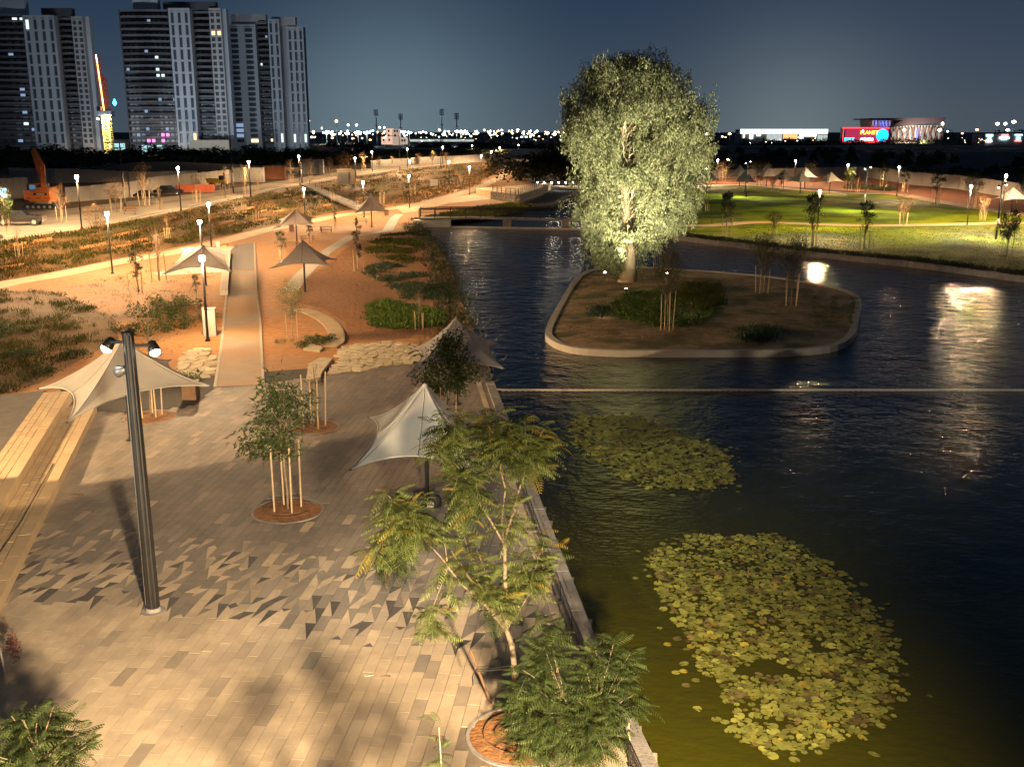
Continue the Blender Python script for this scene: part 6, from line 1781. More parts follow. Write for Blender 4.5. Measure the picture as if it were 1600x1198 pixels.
# orange excavator
xp = T(66, 327, 3.05)
t = thing('excavator', 'orange tracked excavator with raised boom beside the black pickup', 'excavator', xp, 0.0)
for y in (-1.15, 1.15):
    tr = thing('track', None, None); tr.parent = t; tr.location = (0.2, y, 0)
    prof = [(-2.0, 0.1), (2.0, 0.1), (2.35, 0.45), (2.0, 0.85), (-2.0, 0.85), (-2.35, 0.45)]
    side_body(tr, 'track_belt', prof, 0.62, M_RUBBER)
    for x in (-1.6, -0.8, 0, 0.8, 1.6): mb = MB(); mb.tube([(x, -0.33, 0.42), (x, 0.33, 0.42)], 0.22, 10); mb.build('roller', M_STEEL, tr)
mb = MB(); mb.box((0.2, 0, 0.75), (1.8, 1.7, 0.4)); mb.lathe((0.2, 0, 0.9), [(0.8, 0), (0.8, 0.2)], 16); mb.build('undercarriage', M_STEEL, t)
# slewed so that the counterweight faces the camera and the boom reaches away
mb = MB(); mb.box((0.3, 0.4, 1.35), (2.9, 3.4, 0.45)); mb.build('deck', M_ORANGE, t)
mb = MB(); pr = [(-1.75, -1.2), (1.95, -1.2), (2.1, -0.9), (2.1, 0.2), (-1.9, 0.2), (-1.9, -0.9)]; mb.prism([(x + 0.15, y - 0.6) for x, y in pr], 1.45, 2.75); mb.build('counterweight', M_ORANGE, t)
mb = MB(); mb.box((0.75, -1.815, 2.25), (1.9, 0.03, 0.30)); mb.build('name_plate', M_BLACK, t)
mb = MB(); mb.box((0.8, -1.835, 2.25), (1.2, 0.02, 0.16)); mb.build('plate_strip', M_WHITEP, t)
for x in (-1.0, 0.4, 1.6): mb = MB(); mb.box((x, -1.815, 1.7), (0.7, 0.03, 0.22)); mb.build('recess', M_RUST, t)
mb = MB(); mb.box((0.6, 0.8, 2.35), (2.2, 2.1, 1.5)); mb.build('engine_cover', M_ORANGE, t); mb = MB(); mb.box((-1.3, 1.0, 2.5), (1.2, 1.8, 1.9)); mb.build('cab', M_GLASS, t); mb = MB(); mb.box((-1.3, 1.0, 3.5), (1.3, 1.9, 0.1)); mb.build('cab_roof', M_ORANGE, t)
b0_, b1_, b2_ = Vector((-0.2, 1.6, 2.2)), Vector((-0.6, 3.0, 6.2)), Vector((-2.7, 5.2, 8.2))
mb = MB(); mb.bar(b0_, b1_, 0.55, 0.8); mb.build('boom', M_ORANGE, t); mb = MB(); mb.bar(b1_ - Vector((0, 0, .3)), b2_, 0.5, 0.65); mb.build('boom', M_ORANGE, t)
mb = MB(); mb.bar(b2_, Vector((-2.2, 6.0, 3.4)), 0.45, 0.6); mb.build('dipper_arm', M_ORANGE, t)
mb = MB(); mb.prism([(-2.9, 5.4), (-1.5, 5.4), (-1.5, 6.6), (-2.9, 6.6)], 2.3, 3.3); mb.build('bucket', M_STEEL, t)
for y_ in (-0.3, 0.3): mb = MB(); mb.tube([Vector((y_, 2.2, 2.4)), b1_ + Vector((y_ * .5, 0, -1.0))], 0.07, 8); mb.build('ram', M_CHROME, t)
# cars, skip, dumper
def car(px, py, label, m, rz=0.05, s=1.0, z=3.05):
    t = thing('parked_car', label, 'car', T(px, py, z), rz); t.scale = (s, s, s)
    side_body(t, 'body', [(-2.1, 0.35), (2.1, 0.35), (2.2, 0.6), (2.05, 0.85), (1.2, 0.93), (-1.7, 0.95), (-2.15, 0.8)], 1.75, m)
    side_body(t, 'cabin', [(1.15, 0.94), (0.5, 1.42), (-1.0, 1.45), (-1.75, 0.96)], 1.5, M_GLASS)
    mb = MB(); mb.box((-0.25, 0, 1.46), (1.5, 1.4, 0.05)); mb.build('roof', m, t)
    for x in (-1.35, 1.35):
        for y in (-0.8, 0.8): wheel(t, (x, y, 0.32), 0.32, 0.2)
    for y in (-0.6, 0.6): mb = MB(); mb.box((2.13, y, 0.68), (0.08, 0.3, 0.14)); mb.build('headlight', M_CHROME, t)
car(264, 305, 'dark parked car in front of the beige hoarding left of the red skip', M_BLACK, 0.15, 1.15)
car(228, 310, 'low dark car left of the larger dark parked car', M_BLACK, 0.2, 0.9)
sk = T(306, 301, 3.05); t = thing('skip', 'long rust red open skip on the street behind the lamp', 'skip', sk, 0.18)
mb = MB(); mb.box((0, 0, 0.12), (6.4, 2.2, 0.1)); mb.build('floor', M_RUST, t)
for y in (-1.1, 1.1): mb = MB(); mb.box((0, y, 0.75), (6.6, 0.08, 1.3)); mb.build('side', M_RUST, t)
for x in (-3.3, 3.3): mb = MB(); mb.box((x, 0, 0.75), (0.08, 2.2, 1.3)); mb.build('end', M_RUST, t)
for k in range(9): mb = MB(); mb.box((-3.1 + k * 0.775, -1.18, 0.75), (0.1, 0.08, 1.3)); mb.build('rib', M_RUST, t)
dp = T(340, 293, 3.05); t = thing('dumper', 'small yellow dumper with dark hood right of the red skip', 'dumper', dp, 0.1)
side_body(t, 'hopper', [(-1.8, 0.9), (0.2, 0.8), (0.5, 1.7), (-2.1, 1.8)], 1.9, M_YEL); side_body(t, 'body', [(0.2, 0.7), (2.0, 0.7), (2.0, 1.4), (0.5, 1.5)], 1.5, M_YEL)
for x in (-1.1, 1.3):
    for y in (-0.85, 0.85): wheel(t, (x, y, 0.5), 0.5, 0.35)
mb = MB(); mb.box((0.9, 0, 1.9), (0.9, 1.2, 0.8)); mb.build('seat', M_RUBBER, t); mb = MB(); mb.bar((1.4, -0.6, 1.5), (1.4, -0.6, 2.8), 0.08); mb.bar((1.4, 0.6, 1.5), (1.4, 0.6, 2.8), 0.08); mb.bar((1.4, -0.6, 2.8), (1.4, 0.6, 2.8), 0.08); mb.build('roll_bar', M_POLE, t)
# container and sheds
def container(px0, px1, py, hpx, label, m, name='container', rz=0.05, n_rib=16, depth=2.4):
    a, b = T(px0, py, 3.03), T(px1, py, 3.03); w = abs(b.x - a.x); h = hpx * a.y / FOC
    c = (a + b) / 2; t = thing(name, label, 'container' if name == 'container' else 'shed', c, rz)
    mb = MB(); mb.box((0, depth / 2, h / 2 + 0.05), (w, depth, h - 0.1)); mb.build('body', m, t)
    for k in range(n_rib): mb = MB(); mb.box((-w / 2 + (k + 0.5) * w / n_rib, -0.03, h / 2), (w / n_rib * 0.5, 0.06, h - 0.3)); mb.build('rib', m, t)
    mb = MB(); mb.box((0, depth / 2, h + 0.03), (w + 0.1, depth + 0.1, 0.1)); mb.build('roof', m, t)
    for x in (-w / 2, w / 2): mb = MB(); mb.box((x, -0.02, h / 2), (0.16, 0.14, h)); mb.build('corner_post', m, t)
    return t
container(366, 411, 286, 22, 'grey corrugated container behind the lamp in front of the right tower', M_GREYC)
container(411, 445, 281, 20, 'brown rust container at the right of the grey one', M_BROWNC)
container(474, 505, 273, 22, 'grey storage shed behind pale young trees', M_GREYC, 'storage_shed')
container(336, 366, 286, 17, 'white site container left of the grey one', M_WHITEP)
ec = T(541, 288, 3.03); ew = 27 * ec.y / FOC; t = thing('electric_cabinet', 'beige electric cabinet with dark double doors on the street', 'cabinet', ec, 0.05)
mb = MB(); mb.box((0, 0.9, 1.5), (ew, 1.8, 3.0)); mb.build('body', M_BEIGE, t); mb = MB(); mb.box((0, 0.9, 3.05), (ew + 0.2, 2.0, 0.12)); mb.build('roof', M_BEIGE, t)
for x in (-ew * 0.3, 0.1): mb = MB(); mb.box((x, -0.03, 1.35), (ew * 0.27, 0.05, 2.3)); mb.build('door', M_GREYC, t)
# bench by the tall pole and skip of stones
bp_ = T(203, 335, 3.1); t = thing('street_bench', 'dark bench on the pavement at the foot of the tall grey pole', 'bench', bp_, 0.3)
mb = MB(); mb.box((0, 0, 0.45), (1.7, 0.5, 0.06)); mb.build('seat', M_WOODD, t); mb = MB(); mb.box((0, 0.25, 0.8), (1.7, 0.06, 0.45)); mb.build('backrest', M_WOODD, t)
for x in (-0.7, 0.7): mb = MB(); mb.box((x, 0, 0.21), (0.08, 0.5, 0.42)); mb.build('leg', M_POLE, t)
# screen glow beside the pickup
gl = T(9, 330, 3.1); t = thing('site_sign', 'small blue lit site sign behind the left edge tree', 'sign', gl)
mb = MB(); mb.box((0, 0, 1.2), (0.08, 0.08, 2.4)); mb.build('post', M_POLE, t); mb = MB(); mb.box((0, -0.08, 2.5), (0.9, 0.08, 1.3)); mb.build('lit_panel', emit('blue_screen', (0.35, 0.7, 1.0), 1.6), t)

# dark bushes between street and towers: one by one
BG = 'dark bushes between street and towers'
for k in range(22):
    px = -20 + k * 24 + rng.uniform(-6, 6); py = 268 - k * 0.55 + rng.uniform(-3, 3)
    if px > 485: break
    bush(BUSH[k % 3], px, py - (10 if k % 2 else 0), 3.0, rng.uniform(8, 12), rng.uniform(2.6, 4.2), 'dark bush mass ' + ('behind the excavator boom' if px < 60 else 'at the foot of the left tower' if px < 150 else 'below the lit crane' if px < 205 else 'at the foot of the middle tower' if px < 300 else 'in front of the pale entrance block' if px < 365 else 'at the foot of the right tower') + (', nearer row' if k % 2 == 0 else ', farther row'), BG)
for k in range(12):
    bush(BUSH[k % 3], 470 + k * 25 + rng.uniform(-8, 8), 258 - k * 0.8, 3.0, rng.uniform(9, 13), rng.uniform(2.2, 3.6), 'dark bush beyond the street trees under the stadium lights', 'dark bushes beyond the street trees')
mnd = TL([(80, 283), (330, 280), (480, 270), (300, 262), (150, 262)], 3.0)
cM = sum(mnd, Vector()) / 5; mb = MB(); mb.add([(p.x, p.y, 3.0) for p in mnd] + [((p.x + cM.x) / 2, (p.y + cM.y) / 2, 5.2) for p in mnd] + [(cM.x, cM.y, 6.0)], [(i, (i + 1) % 5, 5 + (i + 1) % 5, 5 + i) for i in range(5)] + [(5 + i, 5 + (i + 1) % 5, 10) for i in range(5)])
mb.build('earth_mound', M_BANK, smooth=True)['kind'] = 'structure'

# ================================================================== TOWERS
M_WINC = emit('lit_window_white', (0.75, 0.95, 0.85), 0.55); M_WINB = emit('lit_window_blue', (0.45, 0.65, 1.0), 0.22); M_WINP = emit('lit_window_pink', (1.0, 0.15, 0.65), 1.3)
M_WINO = emit('lit_window_orange', (1.0, 0.35, 0.15), 1.5); M_WINT = emit('lit_lobby', (0.45, 0.78, 0.80), 0.45); M_CURT = mat('curtained_window', (0.42, 0.42, 0.43), 0.7); M_WARMW = emit('lit_window_warm', (1.0, 0.75, 0.4), 0.9)
def tower(label, Y, segs, z0=3.0, floors=22):
    """segs: (px0, px1, top row, kind, setback, columns); px along the tower's foot"""
    x_ = lambda px: at_px(px, 236, Y).x
    c = Vector((x_((segs[0][0] + segs[-1][1]) / 2), Y, z0))
    t = thing('apartment_tower', label, 'tower', c)
    win = {}
    for (p0, p1, tpy, kind, sb, cols, lit) in segs:
        X0, X1 = x_(p0) - c.x, x_(p1) - c.x; w = X1 - X0; H = top((0, Y + sb), tpy) - z0
        fh_ = (H - 6.0) / floors; g = 5.0
        if kind == 'side':
            mb = MB(); mb.box(((X0 + X1) / 2, sb + 2.5, H / 2), (w - 0.02, 4, H)); mb.build('wall', M_TOWER, t); continue
        wm = M_TOWERB if kind in ('beige',) else M_TOWER
        if kind == 'balcony':
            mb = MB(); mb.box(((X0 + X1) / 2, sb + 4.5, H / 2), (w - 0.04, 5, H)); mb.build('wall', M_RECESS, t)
            for f_ in range(floors + 1):
                z = g + f_ * fh_
                mb = MB()
                # slab with a slight bow, and its parapet
                n = 6; out = []
                for k in range(n + 1): out.append((X0 + w * k / n, sb - 0.5 - 1.2 * math.sin(math.pi * k / n)))
                mb.prism(out + [(X1, sb + 1.98), (X0, sb + 1.98)], z - 0.25, z)
                mb.build('balcony_slab', M_TOWERD, t)
                mb = MB()
                for (ax, ay), (bx, by) in zip(out, out[1:]):
                    mb.bar((ax, ay + 0.08, z + 0.45), (bx, by + 0.08, z + 0.45), 0.10, 0.85)
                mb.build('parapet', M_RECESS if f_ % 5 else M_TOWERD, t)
            for f_ in range(floors):
                z = g + f_ * fh_
                for k in range(cols):
                    u = (k + 0.5) / cols
                    if 0.28 < u < 0.62 and rng.random() < 0.55: continue
                    m = M_CURT if (u < 0.3 or u > 0.62) and rng.random() < 0.8 else M_TGLASS
                    if lit and (f_, k) in lit: m = lit[(f_, k)]
                    elif lit and rng.random() < 0.02: m = M_WINB
                    key = (m.name, round(w / cols, 2), round(fh_, 2))
                    if key not in win: mb = MB(); mb.box((0, 0, fh_ * 0.46), (w / cols * 0.62, 0.16, fh_ * 0.70)); win[key] = mb.mesh('window', m)
                    o = link('window', win[key], t); o.location = (X0 + w * u, sb + 1.95, z)
            for xx in (X0 + 0.25, X1 - 0.25): mb = MB(); mb.box((xx, sb + 0.6, H / 2), (0.5, 2.6, H)); mb.build('pier', M_TOWERD, t)
        else:
            rows = floors // 2 if kind == 'strip' else floors
            rh = (H - g - 1.5) / rows
            gap = {'strip': 0.42, 'beige': 0.62, 'square': 0.52}[kind]
            mb = MB(); pw_ = w / cols * (1 - gap)
            for k in range(cols + 1):
                a = X0 + w * k / cols - (pw_ / 2 if k else 0); b = X0 + w * k / cols + (pw_ / 2 if k < cols else 0)
                if k == 0: b = X0 + pw_ / 2
                mb.box(((a + b) / 2, sb + 0.3, H / 2), (b - a, 0.6, H))
            for r_ in range(rows + 1):
                sh_ = rh * (0.16 if kind == 'strip' else 0.34)
                mb.box(((X0 + X1) / 2, sb + 0.34, g + r_ * rh), (w - 0.1, 0.5, sh_))
            mb.box(((X0 + X1) / 2, sb + 0.34, H - 0.7), (w - 0.1, 0.5, 1.4)); mb.box(((X0 + X1) / 2, sb + 0.34, 0.6), (w - 0.1, 0.5, 1.2))
            mb.build('wall', wm, t)
            mb = MB(); mb.box(((X0 + X1) / 2, sb + 3.3, H / 2), (w - 0.02, 5, H - 0.02)); mb.build('wall', wm if kind != 'strip' else M_TOWERB, t)
            for r_ in range(rows):
                for k in range(cols):
                    m = M_TGLASS
                    if lit and (r_, k) in lit: m = lit[(r_, k)]
                    key = (m.name, 'w', round(w / cols, 2), round(rh, 2))
                    if key not in win: mb = MB(); mb.box((0, 0, rh / 2), (w / cols * gap * 0.98, 0.1, rh * 0.8)); win[key] = mb.mesh('window', m)
                    o = link('window', win[key], t); o.location = (X0 + w * (k + 0.5) / cols, sb + 0.62, g + r_ * rh)
    return t, c
t1, c1 = tower('left grey tower with dark curved balconies cut by the frame', 500, [(-44, 60, 22, 'balcony', 0, 9, {(21, 4): M_WINC, (21, 5): M_WINC, (21, 7): M_WINC, (21, 8): M_WINC, (3, 5): M_WINB, (3, 7): M_WINC, (2, 8): M_WINB, (2, 5): M_WINC, (5, 7): M_WINB, (8, 7): M_WINB}), (60, 108, 24, 'strip', -1.5, 4, {(10, 0): M_WINC}), (108, 130, 28, 'balcony', 3, 3, None), (130, 147, 26, 'beige', 1, 2, None), (147, 153, 26, 'side', 4, 1, None)])
t2, c2 = tower('middle grey tower with pink lights on its low balconies', 500, [(205, 281, 15, 'balcony', 0, 10, {(0, 3): M_WINP, (0, 4): M_WINP, (0, 5): M_WINB, (0, 6): M_WINP, (1, 1): M_WINB, (1, 4): M_WINP, (1, 6): M_WINP, (1, 7): M_WINP, (2, 3): M_WINB, (2, 7): M_WINB, (5, 3): M_WINB, (7, 6): M_WINB, (11, 6): M_WINC, (11, 7): M_WINC, (12, 6): M_WINC, (14, 6): M_WINC}), (281, 313, 13, 'strip', -1.5, 3, {(0, 2): M_WINO}), (313, 340, 18, 'balcony', 3, 3, None), (340, 358, 13, 'beige', 1, 2, {(18, 0): M_WINO, (18, 1): M_WINO}), (358, 364, 14, 'side', 3, 1, None)])
t3, c3 = tower('right pale tower with square windows and greenish balcony bay', 530, [(366, 410, 38, 'square', 0, 2, {(1, 0): M_WINB, (2, 0): M_WINB, (3, 0): M_WINB, (0, 1): M_WARMW}), (410, 430, 33, 'balcony', 3, 4, {(0, 1): M_WARMW, (0, 2): M_WARMW, (14, 0): M_WINC}), (430, 447, 30, 'strip', -1, 2, {(0, 1): M_WINC}), (447, 457, 38, 'side', 4, 1, None), (457, 482, 42, 'strip', 1, 3, {(0, 0): M_WINC, (0, 2): M_WINC})])
def rooftop(t, c, Y, p0, p1, base_py, top_py, m=M_TOWER):
    X0, X1 = at_px(p0, 236, Y).x - c.x, at_px(p1, 236, Y).x - c.x; z0 = top((0, Y), base_py) - c.z; z1 = top((0, Y), top_py) - c.z
    mb = MB(); mb.box(((X0 + X1) / 2, 4.2, (z0 + z1) / 2), (X1 - X0, 4, z1 - z0)); mb.build('rooftop_room', m, t)
rooftop(t1, c1, 500, 10, 60, 24, -6); rooftop(t1, c1, 500, 84, 130, 27, 12, M_TOWERD); rooftop(t2, c2, 500, 224, 262, 15, -8); rooftop(t2, c2, 500, 270, 350, 16, 2, M_TOWERD); rooftop(t3, c3, 530, 372, 425, 37, 22, M_TOWERB); rooftop(t3, c3, 530, 432, 470, 40, 26, M_TOWERB)
for (tt, cc, lst) in ((t2, c2, (228, 238, 252)), ):
    for px in lst:
        X0 = at_px(px, 236, 500).x - cc.x; mb = MB(); mb.box((X0, -1.9, 2.4), (2.4, 0.2, 4.2)); mb.build('lobby_window', M_WINT, tt)
# unseen fill lights added to brighten the tower fronts, without fixtures
for px, w_ in ((60, 15000), (150, 12000), (250, 15000), (330, 13000), (430, 19000)):
    q = at_px(px, 240, 430); spot('tower_fill_light', (q.x, 430, 4.5), (q.x + 8, 505, 48), w_, (0.72, 0.86, 1.0), 120, 0.9, 0.5)
# building site crane between the towers
cp = at_px(171, 232, 470); cp.z = 3.0
t = thing('tower_crane', 'lit yellow lattice crane with glowing orange jib between the towers', 'crane', cp)
def lattice(t, name, a, b, w, m, n):
    a, b = Vector(a), Vector(b); d = (b - a).normalized(); u = Vector((1, 0, 0)) if abs(d.x) < 0.9 else Vector((0, 1, 0)); x = d.cross(u).normalized() * w / 2; y = d.cross(x).normalized() * w / 2
    cs = [x + y, x - y, -x - y, -x + y]; mb = MB()
    for q in cs: mb.bar(a + q, b + q, w * 0.13)
    for k in range(n):
        p, r_ = a.lerp(b, k / n), a.lerp(b, (k + 1) / n)
        for i in range(4): mb.bar(p + cs[i], r_ + cs[(i + 1) % 4], w * 0.09); mb.bar(p + cs[(i + 1) % 4], r_ + cs[i], w * 0.09)
    return mb.build(name, m, t)
ch = top(cp, 182) - 3; M_LITY = mat('yellow_mast_paint', (0.75, 0.55, 0.14), 0.6)
lattice(t, 'mast', (0, 0, 0), (0, 0, ch), 3.0, M_LITY, 12)
jb = at_px(151, 86, 468) - cp; mb = MB(); mb.box((0, 0, ch + 1.2), (6, 4, 2.2)); mb.build('machinery_deck', M_STEEL, t); mb = MB(); mb.box((-2.0, -2.2, ch + 3.2), (1.8, 1.6, 2.0)); mb.build('cab', M_GLASS, t)
lattice(t, 'jib', (-0.5, 0, ch + 2.5), jb, 1.7, M_RUST, 16)
mb = MB(); mb.tube([Vector((-0.5, -0.9, ch + 2.5)), jb * 0.85 + Vector((0, -0.9, ch * 0.15))], 0.28, 5); mb.build('jib_light_string', emit('orange_light_string', (1.0, 0.42, 0.12), 3.0), t)
mb = MB(); mb.tube([jb * 0.86 + Vector((0, -0.9, ch * 0.14)), jb + Vector((0, -0.9, 0))], 0.3, 5); mb.build('jib_tip_light', emit('pale_light_string', (0.75, 0.8, 0.95), 1.6), t)
lattice(t, 'back_mast', (1.5, 0, ch + 2), (0.8, 0, ch + 17), 1.0, M_RUST, 6)
for x, m in ((-3, M_FARW), (2.2, M_FARW)): mb = MB(); mb.lathe((x, -2.3, ch - 1.5), [(0.1, 0), (0.7, 0.4), (0.1, 0.9)], 8); mb.build('work_light', m, t)
mb = MB(); mb.lathe((4.2, 0, ch + 4.5), [(0.2, 0), (1.0, 1.2), (0.2, 3.0)], 8); mb.build('blue_lamp', emit('cyan_lamp', (0.05, 0.5, 1.0), 3.0), t)
spot('crane_work_light', cp + Vector((0, -9, ch)), cp + Vector((0, 0, 8)), 14000, (1.0, 0.92, 0.75), 110, 0.6, 0.6)
mb = MB(); mb.box((0, 0, 3.2), (15, 8, 6.4)); o = mb.build('site_hall', M_TOWERB); o.location = at_px(186, 236, 580); o.location.z = 3; tag(o, 'low pale site hall at the foot of the lit crane', 'building')
mb = MB(); mb.box((0, 0, 2.6), (9, 0.1, 3.6)); w_ = mb.build('lit_front', M_WINT, o); w_.location = (0.5, -4.1, 0)
o = None
mb = MB(); mb.box((0, 0, 3.5), (18, 10, 7)); lb_ = mb.build('entrance_block', M_BEIGE); lb_.location = at_px(333, 238, 488); lb_.location.z = 3; tag(lb_, 'low pale entrance block at the right foot of the middle tower', 'building')
mb = MB(); mb.box((2.2, -5.05, 2.0), (1.3, 0.1, 3.4)); mb.build('doorway', M_GLASS, lb_)

# ================================================================== FAR TOWN
def px_box(mb, x0, x1, y0, y1, Y, depth):
    a, b = at_px(x0, y1, Y), at_px(x1, y0, Y); mb.box(((a.x + b.x) / 2, Y + depth / 2, (a.z + b.z) / 2), (abs(b.x - a.x), depth, abs(b.z - a.z))); return mb
def px_prism(mb, poly, Y, depth):
    pts = [at_px(x, y, Y) for x, y in poly]; n = len(pts)
    tri = tessellate_polygon([[Vector((p.x, p.z, 0)) for p in pts]])
    V_ = [(p.x, Y, p.z) for p in pts] + [(p.x, Y + depth, p.z) for p in pts]; F_ = []
    ar = sum(pts[i].x * pts[(i + 1) % n].z - pts[(i + 1) % n].x * pts[i].z for i in range(n))
    for q in tri:
        a, b, c = (Vector((pts[i].x, pts[i].z, 0)) for i in q); q = tuple(q) if (b - a).cross(c - a).z > 0 else tuple(reversed(q)); F_ += [q, tuple(i + n for i in reversed(q))]
    for i in range(n): j = (i + 1) % n; F_.append((i, n + i, n + j, j) if ar > 0 else (i, j, n + j, n + i))
    mb.add(V_, F_); return mb
# bright white hall
wh = thing('white_hall', 'long low hall with glowing white front on the right horizon', 'building', at_px(1225, 222, 1050)); iw = Vector(wh.location)
def part(name, m, parent, fn):
    mb = MB(); fn(mb); o = mb.build(name, m, parent); o.matrix_parent_inverse = Matrix.Translation(parent.location).inverted(); return o
part('wall', M_GREYC, wh, lambda mb: px_box(mb, 1158, 1294, 202.5, 224, 1052, 30))
M_HALL = emit('glowing_facade', (0.92, 1.0, 0.96), 0.85); M_HALLD = emit('dim_glowing_facade', (0.70, 0.80, 0.78), 0.30); M_HALLO = emit('warm_shop_front', (1.0, 0.45, 0.15), 0.7)
for x0, x1 in ((1157, 1190), (1190.6, 1224), (1224.6, 1258), (1258.6, 1294)): part('lit_fascia', M_HALL, wh, lambda mb: px_box(mb, x0, x1, 202, 209, 1050, 1.5))
for x0, x1, y0, y1, m in ((1161, 1164, 209.2, 216, M_HALL), (1171, 1177, 209.2, 217, M_HALL), (1182, 1189, 209.2, 213, M_HALL), (1198, 1222, 210, 220, M_HALLD), (1224, 1246, 210.2, 217, M_HALLO), (1249, 1256, 209.5, 217, M_HALL), (1257, 1276, 209.2, 213.5, M_HALL), (1277, 1293, 211, 220, M_HALLD)):
    part('shop_front', m, wh, lambda mb: px_box(mb, x0, x1, y0, y1, 1051, 1.2))
for x in range(1160, 1294, 9): part('column', M_TOWER, wh, lambda mb: px_box(mb, x, x + 0.8, 209.2, 223, 1050.2, 0.7))
# entertainment building with signs
pb_ = thing('cinema_building', 'red edged cinema building with glowing signs and slanted roof on the right horizon', 'building', at_px(1395, 224, 1000))
M_SIGNBG = mat('dark_sign_board', (0.10, 0.07, 0.08), 0.6); M_REDN = emit('red_neon', (1.0, 0.03, 0.04), 2.2); M_ORN = emit('orange_letters', (1.0, 0.42, 0.03), 2.6); M_CYN = emit('cyan_letters', (0.02, 0.62, 1.0), 1.8); M_WHN = emit('white_letters', (1, 0.97, 1), 3.0); M_GLOBE = emit('blue_globe', (0.01, 0.36, 0.85), 1.1); M_BLUEF = emit('blue_lit_panel', (0.18, 0.25, 1.0), 0.75); M_PURF = emit('violet_lit_panel', (0.45, 0.42, 0.62), 0.30); M_REDG = emit('red_lit_board', (0.35, 0.02, 0.07), 0.55); M_CREAMF = mat('cream_panel', (0.50, 0.47, 0.42), 0.8); M_CREAML = emit('cream_lit_panel', (0.60, 0.55, 0.48), 0.26)
part('sign_board', M_SIGNBG, pb_, lambda mb: px_box(mb, 1318, 1390, 200, 223, 1000, 12))
part('red_board', M_REDG, pb_, lambda mb: px_box(mb, 1320, 1389, 202, 220.5, 999.6, 0.35))
for x0, x1, y0, y1 in ((1317, 1390, 199.4, 201.2), (1317, 1318.2, 201.3, 221), (1317, 1367, 221.2, 222.6), (1370, 1390, 220.4, 221.9)): part('neon_edge', M_REDN, pb_, lambda mb: px_box(mb, x0, x1, y0, y1, 999, 0.6))
def letters(txt, px, py, hpx, Y, m, parent):
    cu = bpy.data.curves.new('sign_letters', 'FONT'); cu.body = txt; cu.size = hpx * Y / FOC * 1.38; cu.extrude = 0.15; cu.offset = 0.05; cu.materials.append(m); cu.resolution_u = 2
    o0 = bpy.data.objects.new('sign_letters', cu); C.objects.link(o0); bpy.context.view_layer.update()
    me = bpy.data.meshes.new_from_object(o0.evaluated_get(bpy.context.evaluated_depsgraph_get())); bpy.data.objects.remove(o0)
    o = bpy.data.objects.new('sign_letters', me); C.objects.link(o); o.parent = parent; p = at_px(px, py, Y); o.matrix_parent_inverse = Matrix.Translation(parent.location).inverted(); o.location = p; o.rotation_euler = (math.pi / 2, 0, 0); return o
letters('PLANET', 1344, 210, 5.6, 998.6, M_ORN, pb_); letters('IMAX', 1319, 220, 4.6, 998.6, M_CYN, pb_)
for k, w_ in enumerate((1.8, 1.2, 2.0, 1.4, 1.9, 1.3, 2.2)): part('white_sign_stroke', M_WHN, pb_, lambda mb: px_box(mb, 1344 + k * 3.0, 1344 + k * 3.0 + w_, 216.2 - (k % 3) * 0.5, 219.6, 998.6, 0.5))
gc = at_px(1379, 211.5, 998.5)
part('globe', M_GLOBE, pb_, lambda mb: mb.tube([gc + Vector((0, q, 0)) for q in (-1.6, -1.3, -0.6, 0.6)], [2.2, 4.2, 5.6, 6.0], 22))
part('body', M_CREAMF, pb_, lambda mb: px_box(mb, 1391, 1476, 196, 224, 1003, 40))
part('upper_body', M_CREAMF, pb_, lambda mb: px_prism(mb, [(1360, 187), (1410, 188), (1394, 199.2), (1360, 199.2)], 1006, 30))
part('roof', M_SIGNBG, pb_, lambda mb: px_prism(mb, [(1358, 185), (1478.5, 184), (1474, 191), (1440, 194), (1392, 199.5), (1402, 192), (1411, 188.5), (1358, 186.6)], 996, 46))
for k in range(7):
    x0 = 1361.5 + k * 4.6; part('lit_panel', (M_PURF, M_BLUEF, M_PURF, M_BLUEF, M_BLUEF, M_BLUEF, M_PURF)[k], pb_, lambda mb: px_box(mb, x0, x0 + 3.8, 188.6, 198, 1005.4, 0.4))
for k in range(9):
    x0 = 1396 + k * 8.6; part('facade_panel', M_BLUEF if k == 4 else M_CREAML, pb_, lambda mb: px_prism(mb, [(x0 + 0.3, 209), (x0 + 3.2, 200), (x0 + 6.6, 199), (x0 + 7.6, 209), (x0 + 6, 218), (x0 + 2, 219)], 1002.4, 0.4))
M_BROWNF = mat('brown_cross_brace', (0.22, 0.10, 0.075), 0.8)
for k in range(10):
    x0 = 1393 + k * 8.6
    for dx in (-2.6, 2.6): part('brace', M_BROWNF, pb_, lambda mb: mb.bar(at_px(x0 - dx, 199, 1000.5), at_px(x0 + dx, 222, 1000.5), 0.9))
for k in range(8):
    x0 = 1362 + k * 5
    for dx in (-1.4, 1.4): part('brace', M_BROWNF, pb_, lambda mb: mb.bar(at_px(x0 - dx, 187, 1004.5), at_px(x0 + dx, 199, 1004.5), 0.5))
spot('cinema_front_light', at_px(1440, 223, 975), at_px(1440, 208, 1003), 45000, (1.0, 0.85, 0.7), 130, 0.7, 0.6)
